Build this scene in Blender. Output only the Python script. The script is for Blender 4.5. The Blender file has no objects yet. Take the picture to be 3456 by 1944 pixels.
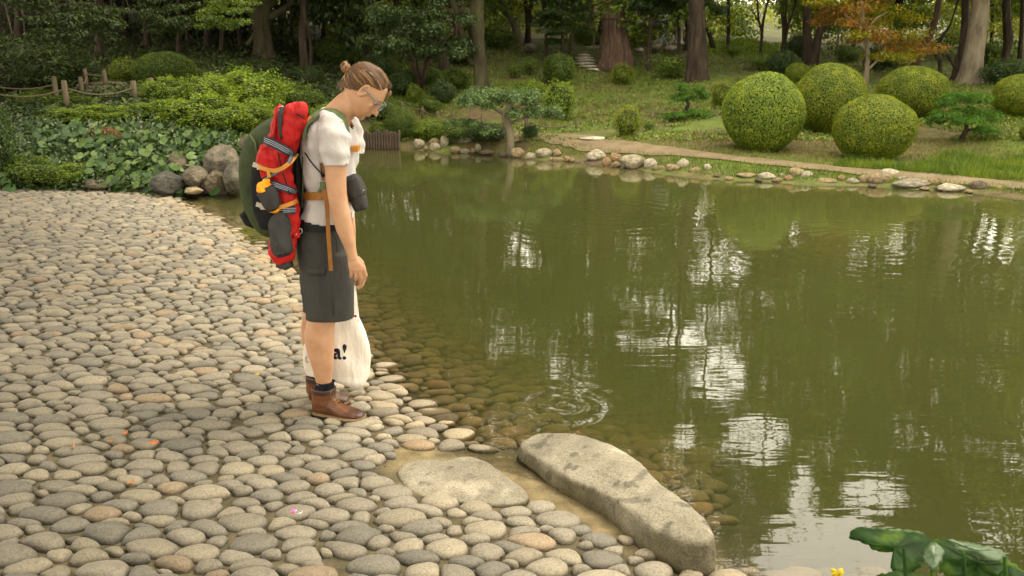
import bpy, bmesh, math, random
import numpy as np
from mathutils import Vector, Matrix, noise
from mathutils.kdtree import KDTree
random.seed(7)
RNG = np.random.default_rng(7)
SC = bpy.context.scene
COL = SC.collection
PI = math.pi

# ------------------------------------------------------------------ camera, sky, sun, exposure
CAMZ = 1.8
PITCH = math.radians(14.93)
FPX = 2993.0                       # focal length in pixels of the 3456 px wide photograph
cam_d = bpy.data.cameras.new('camera')
cam = bpy.data.objects.new('camera', cam_d)
COL.objects.link(cam)
cam.location = (0, 0, CAMZ)
cam.rotation_euler = (PI / 2 - PITCH, 0, 0)
cam_d.sensor_width = 36
cam_d.lens = 36 * FPX / 3456
cam_d.clip_end = 400
cam_d.dof.use_dof = True
cam_d.dof.focus_distance = 4.4
cam_d.dof.aperture_fstop = 7.0
SC.camera = cam

SUN_EL, SUN_AZ = math.radians(58), math.radians(62)     # azimuth measured from +Y towards +X
world = bpy.data.worlds.new('World')
SC.world = world
world.use_nodes = True
wn, wl = world.node_tree.nodes, world.node_tree.links
wn.clear()
w_out = wn.new('ShaderNodeOutputWorld')
w_bg = wn.new('ShaderNodeBackground')
w_bg.inputs['Strength'].default_value = 0.12
w_sky = wn.new('ShaderNodeTexSky')
w_sky.sky_type = 'NISHITA'
w_sky.sun_disc = False
w_sky.sun_elevation = SUN_EL
w_sky.sun_rotation = SUN_AZ
w_mix = wn.new('ShaderNodeMix')
w_mix.data_type = 'RGBA'
w_mix.inputs[0].default_value = 0.86                      # thin bright cloud over the blue
w_mix.inputs[7].default_value = (28, 25.8, 21.4, 1)
wl.new(w_sky.outputs[0], w_mix.inputs[6])
wl.new(w_mix.outputs[2], w_bg.inputs['Color'])
wl.new(w_bg.outputs[0], w_out.inputs[0])
sun_d = bpy.data.lights.new('sun', 'SUN')
sun_d.energy = 1.5
sun_d.angle = math.radians(18)
sun_d.color = (1.0, 0.88, 0.7)
sun = bpy.data.objects.new('sun', sun_d)
COL.objects.link(sun)
_sd = Vector((math.sin(SUN_AZ) * math.cos(SUN_EL), math.cos(SUN_AZ) * math.cos(SUN_EL), math.sin(SUN_EL)))
sun.rotation_euler = _sd.to_track_quat('Z', 'Y').to_euler()
sun.location = (4, -4, 14)
vs = SC.view_settings
vs.view_transform = 'Standard'
vs.look = 'None'
vs.gamma = 1
vs.use_curve_mapping = False
vs.exposure = .68
SC.cycles.max_bounces = 7
SC.cycles.diffuse_bounces = 3
SC.cycles.glossy_bounces = 3
SC.cycles.transmission_bounces = 4
SC.cycles.transparent_max_bounces = 8
SC.cycles.volume_bounces = 1
SC.cycles.sample_clamp_indirect = 6
SC.cycles.use_denoising = True

# ------------------------------------------------------------------ pixels of the photograph -> places
SP, CP = math.sin(PITCH), math.cos(PITCH)


def ray(px, py):
    v = (py - 972) / FPX
    return np.array([(px - 1728) / FPX, CP - v * SP, -SP - v * CP])


def Q(px, py, Y):
    d = ray(px, py)
    t = Y / d[1]
    return Vector((d[0] * t, Y, CAMZ + d[2] * t))


def QZ(px, py, z):
    d = ray(px, py)
    t = (z - CAMZ) / d[2]
    return Vector((d[0] * t, d[1] * t, z))


def mpp(py, Y):
    return (Y / ray(1728, py)[1]) / FPX       # metres per pixel at depth plane Y


def pix(p):
    """world -> photo pixel and depth (arrays)"""
    p = np.atleast_2d(p)
    dy, dz = p[:, 1], p[:, 2] - CAMZ
    dep = dy * CP - dz * SP
    up = dy * SP + dz * CP
    dep = np.where(dep < .05, .05, dep)
    return 1728 + p[:, 0] / dep * FPX, 972 - up / dep * FPX, dep


# ------------------------------------------------------------------ object helpers
def tag(o, label=None, cat=None, group=None, kind=None):
    if label: o['label'] = label
    if cat: o['category'] = cat
    if group: o['group'] = group
    if kind: o['kind'] = kind
    return o


def empty(name, loc, label=None, cat=None, group=None, rz=0):
    o = bpy.data.objects.new(name, None)
    o.empty_display_size = .1
    o.location = loc
    o.rotation_euler.z = rz
    COL.objects.link(o)
    return tag(o, label, cat, group)


def link(name, me, parent=None, loc=None, world=False):
    """world=True: the mesh is in world coordinates, the parent sits at parent.location"""
    o = bpy.data.objects.new(name, me)
    COL.objects.link(o)
    if parent is not None:
        o.parent = parent
        if world:
            q = parent
            off = Vector((0, 0, 0))
            while q is not None:
                off += q.location
                q = q.parent
            o.location = -off
    if loc is not None:
        o.location = loc
    return o


def copy_tree(o, parent=None):
    c = o.copy()
    COL.objects.link(c)
    if parent is not None:
        c.parent = parent
    for ch in list(o.children):
        copy_tree(ch, c)
    return c


def npmesh(name, verts, quads=None, tris=None, mats=(), smooth=False, mi=None, color=None):
    verts = np.asarray(verts, dtype=np.float32)
    me = bpy.data.meshes.new(name)
    nq = 0 if quads is None else len(quads)
    nt = 0 if tris is None else len(tris)
    loops = []
    if nq: loops.append(np.asarray(quads, dtype=np.int32).ravel())
    if nt: loops.append(np.asarray(tris, dtype=np.int32).ravel())
    loops = np.concatenate(loops)
    me.vertices.add(len(verts))
    me.vertices.foreach_set('co', verts.ravel())
    me.loops.add(len(loops))
    me.loops.foreach_set('vertex_index', loops)
    me.polygons.add(nq + nt)
    st = np.concatenate([np.arange(nq) * 4, nq * 4 + np.arange(nt) * 3]).astype(np.int32)
    me.polygons.foreach_set('loop_start', st)
    if mi is not None:
        me.polygons.foreach_set('material_index', np.asarray(mi, dtype=np.int32))
    if smooth:
        me.polygons.foreach_set('use_smooth', np.ones(nq + nt, dtype=bool))
    for m in mats: me.materials.append(m)
    me.update(calc_edges=True)
    me.validate()
    if color is not None:
        ca = me.color_attributes.new('Col', 'FLOAT_COLOR', 'POINT')
        c4 = np.ones((len(verts), 4), dtype=np.float32)
        c4[:, :3] = color
        ca.data.foreach_set('color', c4.ravel())
    return me


def pymesh(name, verts, faces, mats=(), smooth=True):
    me = bpy.data.meshes.new(name)
    me.from_pydata([tuple(v) for v in verts], [], faces)
    for m in mats: me.materials.append(m)
    if smooth:
        me.polygons.foreach_set('use_smooth', np.ones(len(me.polygons), dtype=bool))
    me.update()
    return me


class Geo:
    """collects shapes for one mesh"""
    def __init__(s):
        s.v, s.f, s.m = [], [], []

    def add(s, v, f, m=0):
        b = len(s.v)
        s.v += [Vector(x) for x in v]
        s.f += [[i + b for i in q] for q in f]
        s.m += [m] * len(f)

    def box(s, c, h, rot=None, m=0, taper=1.0):
        c = Vector(c)
        vs_ = []
        for z in (-1, 1):
            k = taper if z > 0 else 1
            for x, y in ((-1, -1), (1, -1), (1, 1), (-1, 1)):
                p = Vector((x * h[0] * k, y * h[1] * k, z * h[2]))
                if rot is not None: p = rot @ p
                vs_.append(c + p)
        s.add(vs_, [[3, 2, 1, 0], [4, 5, 6, 7], [0, 1, 5, 4], [1, 2, 6, 5], [2, 3, 7, 6], [3, 0, 4, 7]], m)

    def tube(s, pts, rads, n=8, m=0, cap=True, flat=1.0):
        pts = [Vector(p) for p in pts]
        if not hasattr(rads, '__len__'): rads = [rads] * len(pts)
        vs_, fs = [], []
        ref = None
        for i, p in enumerate(pts):
            t = (pts[min(i + 1, len(pts) - 1)] - pts[max(i - 1, 0)]).normalized()
            if ref is None:
                ref = Vector((0, 1, 0)) if abs(t.y) < .8 else Vector((1, 0, 0))
            a = (ref - t * ref.dot(t)).normalized()
            b = t.cross(a)
            ref = a
            for k in range(n):
                an = 2 * PI * k / n
                vs_.append(p + a * math.cos(an) * rads[i] * flat + b * math.sin(an) * rads[i])
        for i in range(len(pts) - 1):
            for k in range(n):
                k2 = (k + 1) % n
                fs.append([i * n + k, i * n + k2, (i + 1) * n + k2, (i + 1) * n + k])
        if cap:
            vs_.append(pts[0]); fs += [[len(vs_) - 1, (k + 1) % n, k] for k in range(n)]
            e = (len(pts) - 1) * n
            vs_.append(pts[-1]); fs += [[len(vs_) - 1, e + k, e + (k + 1) % n] for k in range(n)]
        s.add(vs_, fs, m)

    def loft(s, secs, n=20, m=0, cap=True):
        """secs: (centre, half-axis u, half-axis v[, exponent])"""
        vs_, fs = [], []
        for sec in secs:
            c, u, v = Vector(sec[0]), Vector(sec[1]), Vector(sec[2])
            e = sec[3] if len(sec) > 3 else 2.0
            for k in range(n):
                an = 2 * PI * k / n
                cx, sx = math.cos(an), math.sin(an)
                r = (abs(cx) ** e + abs(sx) ** e) ** (-1 / e)
                vs_.append(c + u * cx * r + v * sx * r)
        for i in range(len(secs) - 1):
            for k in range(n):
                k2 = (k + 1) % n
                fs.append([i * n + k, i * n + k2, (i + 1) * n + k2, (i + 1) * n + k])
        if cap:
            vs_.append(Vector(secs[0][0])); fs += [[len(vs_) - 1, (k + 1) % n, k] for k in range(n)]
            e = (len(secs) - 1) * n
            vs_.append(Vector(secs[-1][0])); fs += [[len(vs_) - 1, e + k, e + (k + 1) % n] for k in range(n)]
        s.add(vs_, fs, m)

    def mesh(s, name, mats=(), smooth=True):
        me = pymesh(name, s.v, s.f, mats, smooth)
        if any(s.m): me.polygons.foreach_set('material_index', s.m)
        return me


def fused(name, geo, mats, voxel=.006, smooth=3, disp=None, size=0):
    """overlapping shapes -> one continuous skin"""
    me = geo.mesh(name + '_raw', mats)
    o = bpy.data.objects.new(name + '_raw', me)
    COL.objects.link(o)
    r = o.modifiers.new('r', 'REMESH')
    r.mode = 'VOXEL'; r.voxel_size = voxel; r.use_smooth_shade = True
    if smooth:
        sm = o.modifiers.new('s', 'SMOOTH')
        sm.factor = .5; sm.iterations = smooth
    dg = bpy.context.evaluated_depsgraph_get()
    out = bpy.data.meshes.new_from_object(o.evaluated_get(dg))
    out.name = name
    COL.objects.unlink(o); bpy.data.objects.remove(o)
    n = len(out.vertices)
    if disp is not None and n:
        co = np.empty(n * 3, dtype=np.float32); out.vertices.foreach_get('co', co)
        no = np.empty(n * 3, dtype=np.float32); out.vertices.foreach_get('normal', no)
        co, no = co.reshape(-1, 3), no.reshape(-1, 3)
        co = co + no * disp(co)[:, None]
        out.vertices.foreach_set('co', co.astype(np.float32).ravel())
    out.polygons.foreach_set('use_smooth', np.ones(len(out.polygons), dtype=bool))
    if not len(out.materials):
        for m in mats: out.materials.append(m)
    out.update()
    return out


def waves(p, f, seed=0, octs=3):
    """cheap smooth noise for numpy points, about -1..1"""
    r = np.random.default_rng(seed)
    p = np.asarray(p, dtype=np.float64)
    out = np.zeros(len(p)); amp = 1.0; tot = 0
    for o in range(octs):
        for _ in range(4):
            d = r.normal(size=p.shape[1]); d /= np.linalg.norm(d)
            ph = r.uniform(0, 6.28)
            q = p @ d * f + ph
            d2 = r.normal(size=p.shape[1]); d2 /= np.linalg.norm(d2)
            out += amp * np.sin(q + 1.7 * np.sin(p @ d2 * f * .7 + ph * 2))
        tot += amp * 2.2
        amp *= .5; f *= 2.1
    return np.clip(out / tot, -1.3, 1.3)


# ------------------------------------------------------------------ materials
def mat(name):
    m = bpy.data.materials.new(name)
    m.use_nodes = True
    nt = m.node_tree
    for n in list(nt.nodes): nt.nodes.remove(n)
    return m, nt.nodes, nt.links


def ramp(N, cols):
    r = N.new('ShaderNodeValToRGB')
    el = r.color_ramp.elements
    while len(el) < len(cols): el.new(.5)
    for e, (p, c) in zip(el, cols):
        e.position = p
        e.color = (*c, 1) if len(c) == 3 else c
    return r


def surf(name, cols, scale=6, rough=.8, bump=.3, bscale=None, bdist=.01, spec=.3, stretch=(1, 1, 1), detail=6, sheen=0, speck=0, speckscale=150, sss=0, attr=False, coords='Object', metallic=0):
    m, N, L = mat(name)
    out = N.new('ShaderNodeOutputMaterial')
    b = N.new('ShaderNodeBsdfPrincipled')
    tc = N.new('ShaderNodeTexCoord')
    mp = N.new('ShaderNodeMapping')
    mp.inputs['Scale'].default_value = stretch
    L.new(tc.outputs[coords], mp.inputs[0])
    nz = N.new('ShaderNodeTexNoise')
    nz.inputs['Scale'].default_value = scale
    nz.inputs['Detail'].default_value = detail
    nz.inputs['Roughness'].default_value = .6
    L.new(mp.outputs[0], nz.inputs['Vector'])
    k = len(cols)
    r = ramp(N, [(.3 + .4 * i / max(1, k - 1), c) for i, c in enumerate(cols)])
    L.new(nz.outputs[0], r.inputs[0])
    col = r.outputs[0]
    if attr:
        at = N.new('ShaderNodeAttribute'); at.attribute_name = 'Col'
        mx = N.new('ShaderNodeMix'); mx.data_type = 'RGBA'; mx.blend_type = 'MULTIPLY'
        mx.inputs[0].default_value = 1
        L.new(at.outputs['Color'], mx.inputs[6]); L.new(col, mx.inputs[7])
        col = mx.outputs[2]
    if speck:
        n2 = N.new('ShaderNodeTexNoise'); n2.inputs['Scale'].default_value = speckscale
        n2.inputs['Detail'].default_value = 3
        L.new(tc.outputs[coords], n2.inputs['Vector'])
        r2 = ramp(N, [(.36, (1 - speck,) * 3), (.5, (1, 1, 1)), (.66, (1 + speck * .5,) * 3)])
        L.new(n2.outputs[0], r2.inputs[0])
        mx = N.new('ShaderNodeMix'); mx.data_type = 'RGBA'; mx.blend_type = 'MULTIPLY'
        mx.inputs[0].default_value = 1
        L.new(col, mx.inputs[6]); L.new(r2.outputs[0], mx.inputs[7])
        col = mx.outputs[2]
    L.new(col, b.inputs['Base Color'])
    b.inputs['Roughness'].default_value = rough
    b.inputs['Specular IOR Level'].default_value = spec
    b.inputs['Metallic'].default_value = metallic
    if sheen: b.inputs['Sheen Weight'].default_value = sheen
    if sss:
        b.inputs['Subsurface Weight'].default_value = sss
        b.inputs['Subsurface Radius'].default_value = (.012, .005, .003)
        b.inputs['Subsurface Scale'].default_value = 1
    if bump:
        n3 = N.new('ShaderNodeTexNoise')
        n3.inputs['Scale'].default_value = bscale or scale * 4
        n3.inputs['Detail'].default_value = 5
        L.new(mp.outputs[0], n3.inputs['Vector'])
        bp = N.new('ShaderNodeBump')
        bp.inputs['Strength'].default_value = bump
        bp.inputs['Distance'].default_value = bdist
        L.new(n3.outputs[0], bp.inputs['Height'])
        L.new(bp.outputs[0], b.inputs['Normal'])
    L.new(b.outputs[0], out.inputs[0])
    return m


GAIN = {'leaf_mid': (1.45, 1.3, .9), 'leaf_dark': (1.4, 1.3, .9), 'leaf_bright': (1.35, 1.2, .9), 'leaf_far': (1.25, 1.15, .9), 'leaf_clipped': (1.42, 1.4, .7), 'leaf_clipped_green': (1.5, 1.35, .75), 'leaf_yellow': (1.3, 1.2, .9), 'leaf_pine': (1.5, 1.35, 1), 'cover_leaf': (1.4, 1.4, .8), 'grass_blade': (1.6, 1.4, .9), 'grass_bright': (.95, .8, .8), 'leaf_orange': (1.4, 1.2, 1)}


def leafmat(name, cols, rough=.5, trans=.3, spec=.4, bump=0):
    """each leaf (mesh island) takes its own colour from the ramp"""
    m, N, L = mat(name)
    gn = GAIN.get(name, (1.15, 1.1, 1))
    cols = [tuple(a * b for a, b in zip(c, gn)) for c in cols]
    out = N.new('ShaderNodeOutputMaterial')
    g = N.new('ShaderNodeNewGeometry')
    k = len(cols)
    r = ramp(N, [(i / max(1, k - 1), c) for i, c in enumerate(cols)])
    L.new(g.outputs['Random Per Island'], r.inputs[0])
    tc = N.new('ShaderNodeTexCoord')
    nz = N.new('ShaderNodeTexNoise'); nz.inputs['Scale'].default_value = 2.2
    nz.inputs['Detail'].default_value = 2
    L.new(tc.outputs['Object'], nz.inputs['Vector'])
    hs = N.new('ShaderNodeHueSaturation')
    mr = N.new('ShaderNodeMapRange')
    mr.inputs[1].default_value = .3; mr.inputs[2].default_value = .7
    mr.inputs[3].default_value = .7; mr.inputs[4].default_value = 1.3
    L.new(nz.outputs[0], mr.inputs[0]); L.new(mr.outputs[0], hs.inputs['Value'])
    mr2 = N.new('ShaderNodeMapRange')
    mr2.inputs[1].default_value = .3; mr2.inputs[2].default_value = .7
    mr2.inputs[3].default_value = .515; mr2.inputs[4].default_value = .485
    L.new(nz.outputs[0], mr2.inputs[0]); L.new(mr2.outputs[0], hs.inputs['Hue'])
    L.new(r.outputs[0], hs.inputs['Color'])
    b = N.new('ShaderNodeBsdfPrincipled')
    L.new(hs.outputs[0], b.inputs['Base Color'])
    b.inputs['Roughness'].default_value = rough
    b.inputs['Specular IOR Level'].default_value = spec
    t = N.new('ShaderNodeBsdfTranslucent')
    h2 = N.new('ShaderNodeHueSaturation'); h2.inputs['Value'].default_value = 1.6
    h2.inputs['Saturation'].default_value = 1.1; h2.inputs['Hue'].default_value = .49
    L.new(hs.outputs[0], h2.inputs['Color']); L.new(h2.outputs[0], t.inputs['Color'])
    mx = N.new('ShaderNodeMixShader'); mx.inputs[0].default_value = trans
    L.new(b.outputs[0], mx.inputs[1]); L.new(t.outputs[0], mx.inputs[2])
    L.new(mx.outputs[0], out.inputs[0])
    return m


M = {}
M['stone'] = surf('stone', [(.75, .75, .75), (1, .99, .97), (1.15, 1.12, 1.05)], scale=14, rough=.72, bump=.5, bscale=90, bdist=.004, speck=.26, speckscale=140, attr=True, coords='Object', spec=.35)
M['rock'] = surf('rock', [(.09, .085, .07), (.2, .185, .15), (.34, .31, .25)], scale=3.5, rough=.85, bump=.8, bscale=14, bdist=.04, speck=.3, speckscale=40, attr=True)
M['slab'] = surf('slab', [(.16, .145, .108), (.22, .203, .155), (.27, .25, .195)], scale=4, rough=.85, bump=.9, bscale=30, bdist=.012, speck=.3, speckscale=120, attr=True)
M['mortar'] = surf('mortar', [(.055, .044, .022), (.10, .082, .045), (.15, .12, .065)], scale=9, rough=.95, bump=.6, bscale=70, bdist=.006, speck=.3, speckscale=220, attr=True)
M['ground'] = surf('ground', [(.6, .6, .6), (1, 1, 1), (1.35, 1.3, 1.2)], scale=4, rough=.95, bump=.8, bscale=22, bdist=.03, speck=.35, speckscale=60, attr=True)
M['path'] = surf('path', [(.12, .085, .045), (.165, .122, .068), (.205, .155, .09)], scale=3, rough=.95, bump=.3, bscale=40, bdist=.01, speck=.15, speckscale=80)
M['bark'] = surf('bark', [(.014, .009, .005), (.04, .027, .017), (.075, .055, .036)], scale=5, rough=.95, bump=1, bscale=9, bdist=.08, stretch=(2.5, 2.5, .35))
M['bark_red'] = surf('bark_red', [(.05, .028, .018), (.105, .062, .042), (.17, .11, .08)], scale=5, rough=.95, bump=1, bscale=7, bdist=.12, stretch=(4, 4, .25))
M['bark_pale'] = surf('bark_pale', [(.09, .07, .045), (.16, .13, .085), (.22, .19, .13)], scale=4, rough=.9, bump=.8, bscale=8, bdist=.03, stretch=(1.5, 1.5, .5))
M['bark_moss'] = surf('bark_moss', [(.018, .014, .008), (.05, .042, .02), (.07, .075, .025)], scale=3, rough=.95, bump=1, bscale=10, bdist=.03, stretch=(1.5, 1.5, .6))
M['wood'] = surf('wood', [(.06, .043, .024), (.115, .088, .052), (.165, .13, .08)], scale=6, rough=.85, bump=.5, bscale=14, bdist=.01, stretch=(4, 4, .5))
M['rope'] = surf('rope', [(.08, .06, .035), (.14, .11, .065)], scale=60, rough=.9, bump=.5, bdist=.003)
M['log'] = surf('log', [(.03, .02, .012), (.085, .06, .04), (.14, .1, .07)], scale=7, rough=.9, bump=.8, bscale=12, bdist=.02, stretch=(3, 3, .5))
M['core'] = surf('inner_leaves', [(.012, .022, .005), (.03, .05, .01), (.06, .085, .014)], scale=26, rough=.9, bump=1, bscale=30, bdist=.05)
M['twig'] = surf('twig', [(.012, .012, .006), (.03, .028, .014)], scale=9, rough=1, bump=0)
G_ = lambda *c: [tuple(x) for x in c]
M['lf_mid'] = leafmat('leaf_mid', G_((0.033, 0.061, 0.008), (.045, .085, .014), (.075, .125, .02), (.12, .17, .03)))
M['lf_dark'] = leafmat('leaf_dark', G_((0.015, 0.032, 0.008), (.022, .048, .014), (.038, .072, .022), (.075, .11, .04)), rough=.38, spec=.5)
M['lf_bright'] = leafmat('leaf_bright', G_((0.062, 0.115, 0.012), (.09, .16, .02), (.14, .22, .028), (.2, .27, .05)), trans=.35)
M['lf_topi'] = leafmat('leaf_clipped', G_((.07, .105, .007), (.10, .135, .009), (.125, .16, .010), (.155, .165, .013)), trans=.28)
M['lf_topi2'] = leafmat('leaf_clipped_green', G_((.07, .125, .014), (.09, .15, .018), (.115, .175, .022), (.16, .21, .04)), trans=.28)
M['lf_yellow'] = leafmat('leaf_yellow', G_((0.108, 0.143, 0.010), (.15, .18, .014), (.23, .23, .02), (.32, .28, .03)), trans=.5)
M['lf_orange'] = leafmat('leaf_orange', G_((.07, .10, .012), (.14, .13, .015), (.24, .13, .02), (.20, .065, .02)), trans=.4)
M['lf_blue'] = leafmat('leaf_bluish', G_((.03, .07, .018), (.055, .11, .03), (.085, .145, .04), (.13, .19, .07)), trans=.2)
M['lf_pine'] = leafmat('leaf_pine', G_((0.025, 0.078, 0.009), (.04, .11, .012), (.07, .17, .02)), trans=.25)
M['lf_shade'] = leafmat('leaf_shade_green', G_((.010, .021, .005), (.020, .036, .007), (.033, .055, .011), (.055, .078, .017)), rough=.55, spec=.25, trans=.15)  # darker leaf colour that paints in the shade of the left wood
M['lf_red'] = leafmat('leaf_red', G_((.12, .02, .01), (.25, .04, .02), (.1, .08, .02)), trans=.35)
M['lf_far'] = leafmat('leaf_far', G_((0.090, 0.126, 0.017), (.11, .15, .02), (.17, .2, .03), (.12, .16, .05)), trans=.45)
M['lf_pink'] = leafmat('leaf_pink', G_((.3, .2, .17), (.4, .28, .24), (.08, .1, .04)), trans=.2)
M['grass'] = leafmat('grass_blade', G_((.04, .065, .008), (.065, .10, .011), (.09, .13, .015), (.11, .12, .028)), trans=.3)
M['grass_b'] = leafmat('grass_bright', G_((.06, .12, .01), (.1, .19, .014), (.16, .26, .025)), trans=.35)
M['cover'] = leafmat('cover_leaf', G_((.035, .075, .008), (.065, .115, .012), (.10, .14, .02), (.14, .12, .035)), trans=.2)
M['black'] = surf('black_cloth', [(.008, .008, .009), (.02, .02, .022)], scale=12, rough=.85, bump=.5, bscale=120, bdist=.002, spec=.2)
M['metal'] = surf('metal', [(.5, .5, .5), (.6, .6, .58)], scale=10, rough=.35, bump=0, metallic=1)

# ------------------------------------------------------------------ the shape of the land
NS = [QZ(*p, 0) for p in ((537, 671), (640, 722), (751, 791), (860, 862), (939, 926), (1020, 1073), (1130, 1190), (1261, 1315), (1435, 1476), (1560, 1545), (1740, 1600), (1880, 1640), (2060, 1745), (2270, 1880), (2420, 1985))]
NS = np.array([[p.x, p.y] for p in NS])
d0 = (NS[0] - NS[2]); d0 /= np.linalg.norm(d0)
d1 = (NS[-1] - NS[-4]); d1 /= np.linalg.norm(d1)
NS = np.vstack([NS[0] + d0 * 12, NS, NS[-1] + d1 * 2, NS[-1] + d1 * 2 + np.array([9., -4.])])


def near_d(x, y):
    """signed distance to the near waterline, positive on land"""
    p = np.stack([x, y], -1)
    best = np.full(x.shape, 1e9); sg = np.ones(x.shape)
    for a, b in zip(NS[:-1], NS[1:]):
        ab = b - a
        t = np.clip(((p - a) @ ab) / (ab @ ab), 0, 1)
        q = p - (a + t[..., None] * ab)
        dd = np.hypot(q[..., 0], q[..., 1])
        cr = ab[0] * (p[..., 1] - a[1]) - ab[1] * (p[..., 0] - a[0])
        up = dd < best - 1e-9
        best = np.where(up, dd, best)
        sg = np.where(up, np.where(cr < 0, 1, -1), sg)
    return best * sg


def nearZ(x, y):
    d = near_d(x, y)
    land = .085 * d + .012 * np.sin(x * 1.3 + 1) * np.clip(d, 0, 1)
    wet = np.maximum(.15 * d - .05 * np.clip(-d, 0, 2) ** 2, -1.1)
    return np.where(d > 0, np.minimum(land, .9), wet)


WL = [(380, 672), (500, 664), (660, 656), (800, 642), (980, 575), (1100, 520), (1207, 498), (1330, 502), (1401, 507), (1560, 516), (1724, 529), (1926, 545), (2137, 567), (2300, 594), (2590, 613), (2928, 628), (3266, 647), (3456, 671), (3800, 705)]
WLP = [QZ(a, b, 0) for a, b in WL]
CT = [tuple(p) for p in WLP]
for i in range(len(WLP) - 1):        # bed just off the far shore
    p, q = WLP[i], WLP[i + 1]
    n = Vector((q.y - p.y, -(q.x - p.x), 0)).normalized()
    CT.append(tuple((p + q) / 2 + n * 1.0 + Vector((0, 0, -.14))))
    if i > 7: CT.append(tuple((p + q) / 2 - n * .4 + Vector((0, 0, .12))))
    CT.append(tuple((p + q) / 2 + n * 3.0 + Vector((0, 0, -.7))))
LP = [(50, 385, 13.3), (300, 372, 14), (520, 372, 14.2), (750, 400, 14.6), (850, 430, 15), (1000, 330, 18.5), (1100, 420, 18), (100, 330, 16), (300, 300, 17.5),
      (500, 200, 22), (300, 60, 27), (60, 120, 24), (700, 150, 25), (900, 225, 22), (1000, 270, 20.5), (1250, 440, 18.2), (1350, 410, 19), (1300, 310, 21.5), (1250, 230, 25), (1550, 350, 20),
      (1617, 302, 20.6), (1500, 195, 26.5), (1700, 205, 26.5), (1560, 440, 17.9), (1800, 452, 17.4), (2030, 488, 15.9), (2400, 530, 14.25), (2900, 582, 12.85), (3456, 630, 11.75),
      (1900, 405, 19.3), (1900, 335, 21.5), (2000, 236, 25), (1975, 160, 29), (2100, 290, 23), (2350, 272, 23), (2250, 380, 18.8), (2500, 340, 19), (2500, 460, 16.2), (2600, 500, 15.2), (2780, 440, 17),
      (2950, 530, 14.5), (3070, 390, 18), (2900, 290, 21.5), (3300, 285, 21.8), (3250, 480, 15.5), (3420, 375, 17.5), (3400, 262, 24), (3400, 235, 28), (2520, 128, 31), (2500, 190, 27.5), (2420, 160, 31), (2640, 165, 31),
      (2750, 205, 27), (3100, 215, 27), (1700, 130, 32), (2300, 140, 32), (1100, 130, 31)]
for a, b, Y in LP: CT.append(tuple(Q(a, b, Y)))
CT += [(-16, 18, 2.2), (-14, 24, 3.2), (-22, 30, 4), (-9, 13, .75), (-7.2, 11.4, .45), (-12, 9, .6), (-16, 12, 1.2), (-10, 40, 3.4), (0, 44, 3), (10, 44, 2.7), (22, 44, 2.6), (-30, 45, 5), (12, 20, 1.1), (18, 24, 1.4), (12, 28, 1.5), (20, 33, 2),
       (9, 10.2, 0), (12, 10, .1), (16, 10, .6), (16, 4, .6), (20, 14, 1.2), (14, 14, .7), (8, 6, -.8), (11, 5, -.5), (6, 1, -.6), (10, -2, .2), (3, 7, -1.1), (0, 10, -1.1), (0, 4, -1.1), (-2, 12, -1),
       (-4.6, 9.6, -.8), (-6.6, 9, -.5), (-3, 4, -1), (-8, 3, -1), (-14, 3, -.8), (0, -5, -1.2), (-8, -6, -1.2), (30, 20, 2), (30, 40, 2.5)]
CT = np.array(CT)


def _phi(r): return np.sqrt(r * r + .36)


_A = _phi(np.hypot(CT[:, None, 0] - CT[None, :, 0], CT[:, None, 1] - CT[None, :, 1]))
_n = len(CT)
_K = np.zeros((_n + 3, _n + 3)); _K[:_n, :_n] = _A + np.eye(_n) * -.02
_K[:_n, _n] = 1; _K[:_n, _n + 1] = CT[:, 0]; _K[:_n, _n + 2] = CT[:, 1]
_K[_n, :_n] = 1; _K[_n + 1, :_n] = CT[:, 0]; _K[_n + 2, :_n] = CT[:, 1]
_W = np.linalg.solve(_K, np.concatenate([CT[:, 2], [0, 0, 0]]))


def farZ(x, y):
    sh = x.shape
    x, y = x.ravel(), y.ravel()
    out = np.empty(len(x))
    for i in range(0, len(x), 20000):
        X, Y = x[i:i + 20000], y[i:i + 20000]
        f = _phi(np.hypot(X[:, None] - CT[None, :, 0], Y[:, None] - CT[None, :, 1]))
        out[i:i + 20000] = f @ _W[:_n] + _W[_n] + _W[_n + 1] * X + _W[_n + 2] * Y
    return out.reshape(sh)


def H(x, y):
    x = np.asarray(x, dtype=float); y = np.asarray(y, dtype=float)
    x, y = np.broadcast_arrays(x, y)
    f = np.clip(farZ(x, y), -1.3, 6)
    f = f + np.clip(f, 0, .5) * .04 * (np.sin(x * 2.1 + y) + np.sin(y * 1.7 - x * 1.1))
    return np.maximum(nearZ(x, y), f)


def h1(x, y): return float(H(np.array([x]), np.array([y]))[0])


def on_ground(px, py, ymin=3.0, ymax=40.0):
    """where the view ray through a photo pixel meets the land"""
    d = ray(px, py)
    ys = np.linspace(ymin, ymax, 900)
    t = ys / d[1]
    z = CAMZ + d[2] * t
    g = H(d[0] * t, ys)
    k = np.nonzero(z < g)[0]
    i = k[0] if len(k) else len(ys) - 1
    return Vector((d[0] * t[i], ys[i], g[i]))


def at(px, Y):
    """point on the land at photo column px (near the horizon) and distance Y"""
    x = (px - 1728) / FPX * Y / ray(px, 300)[1]
    return Vector((x, Y, h1(x, Y)))


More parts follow.
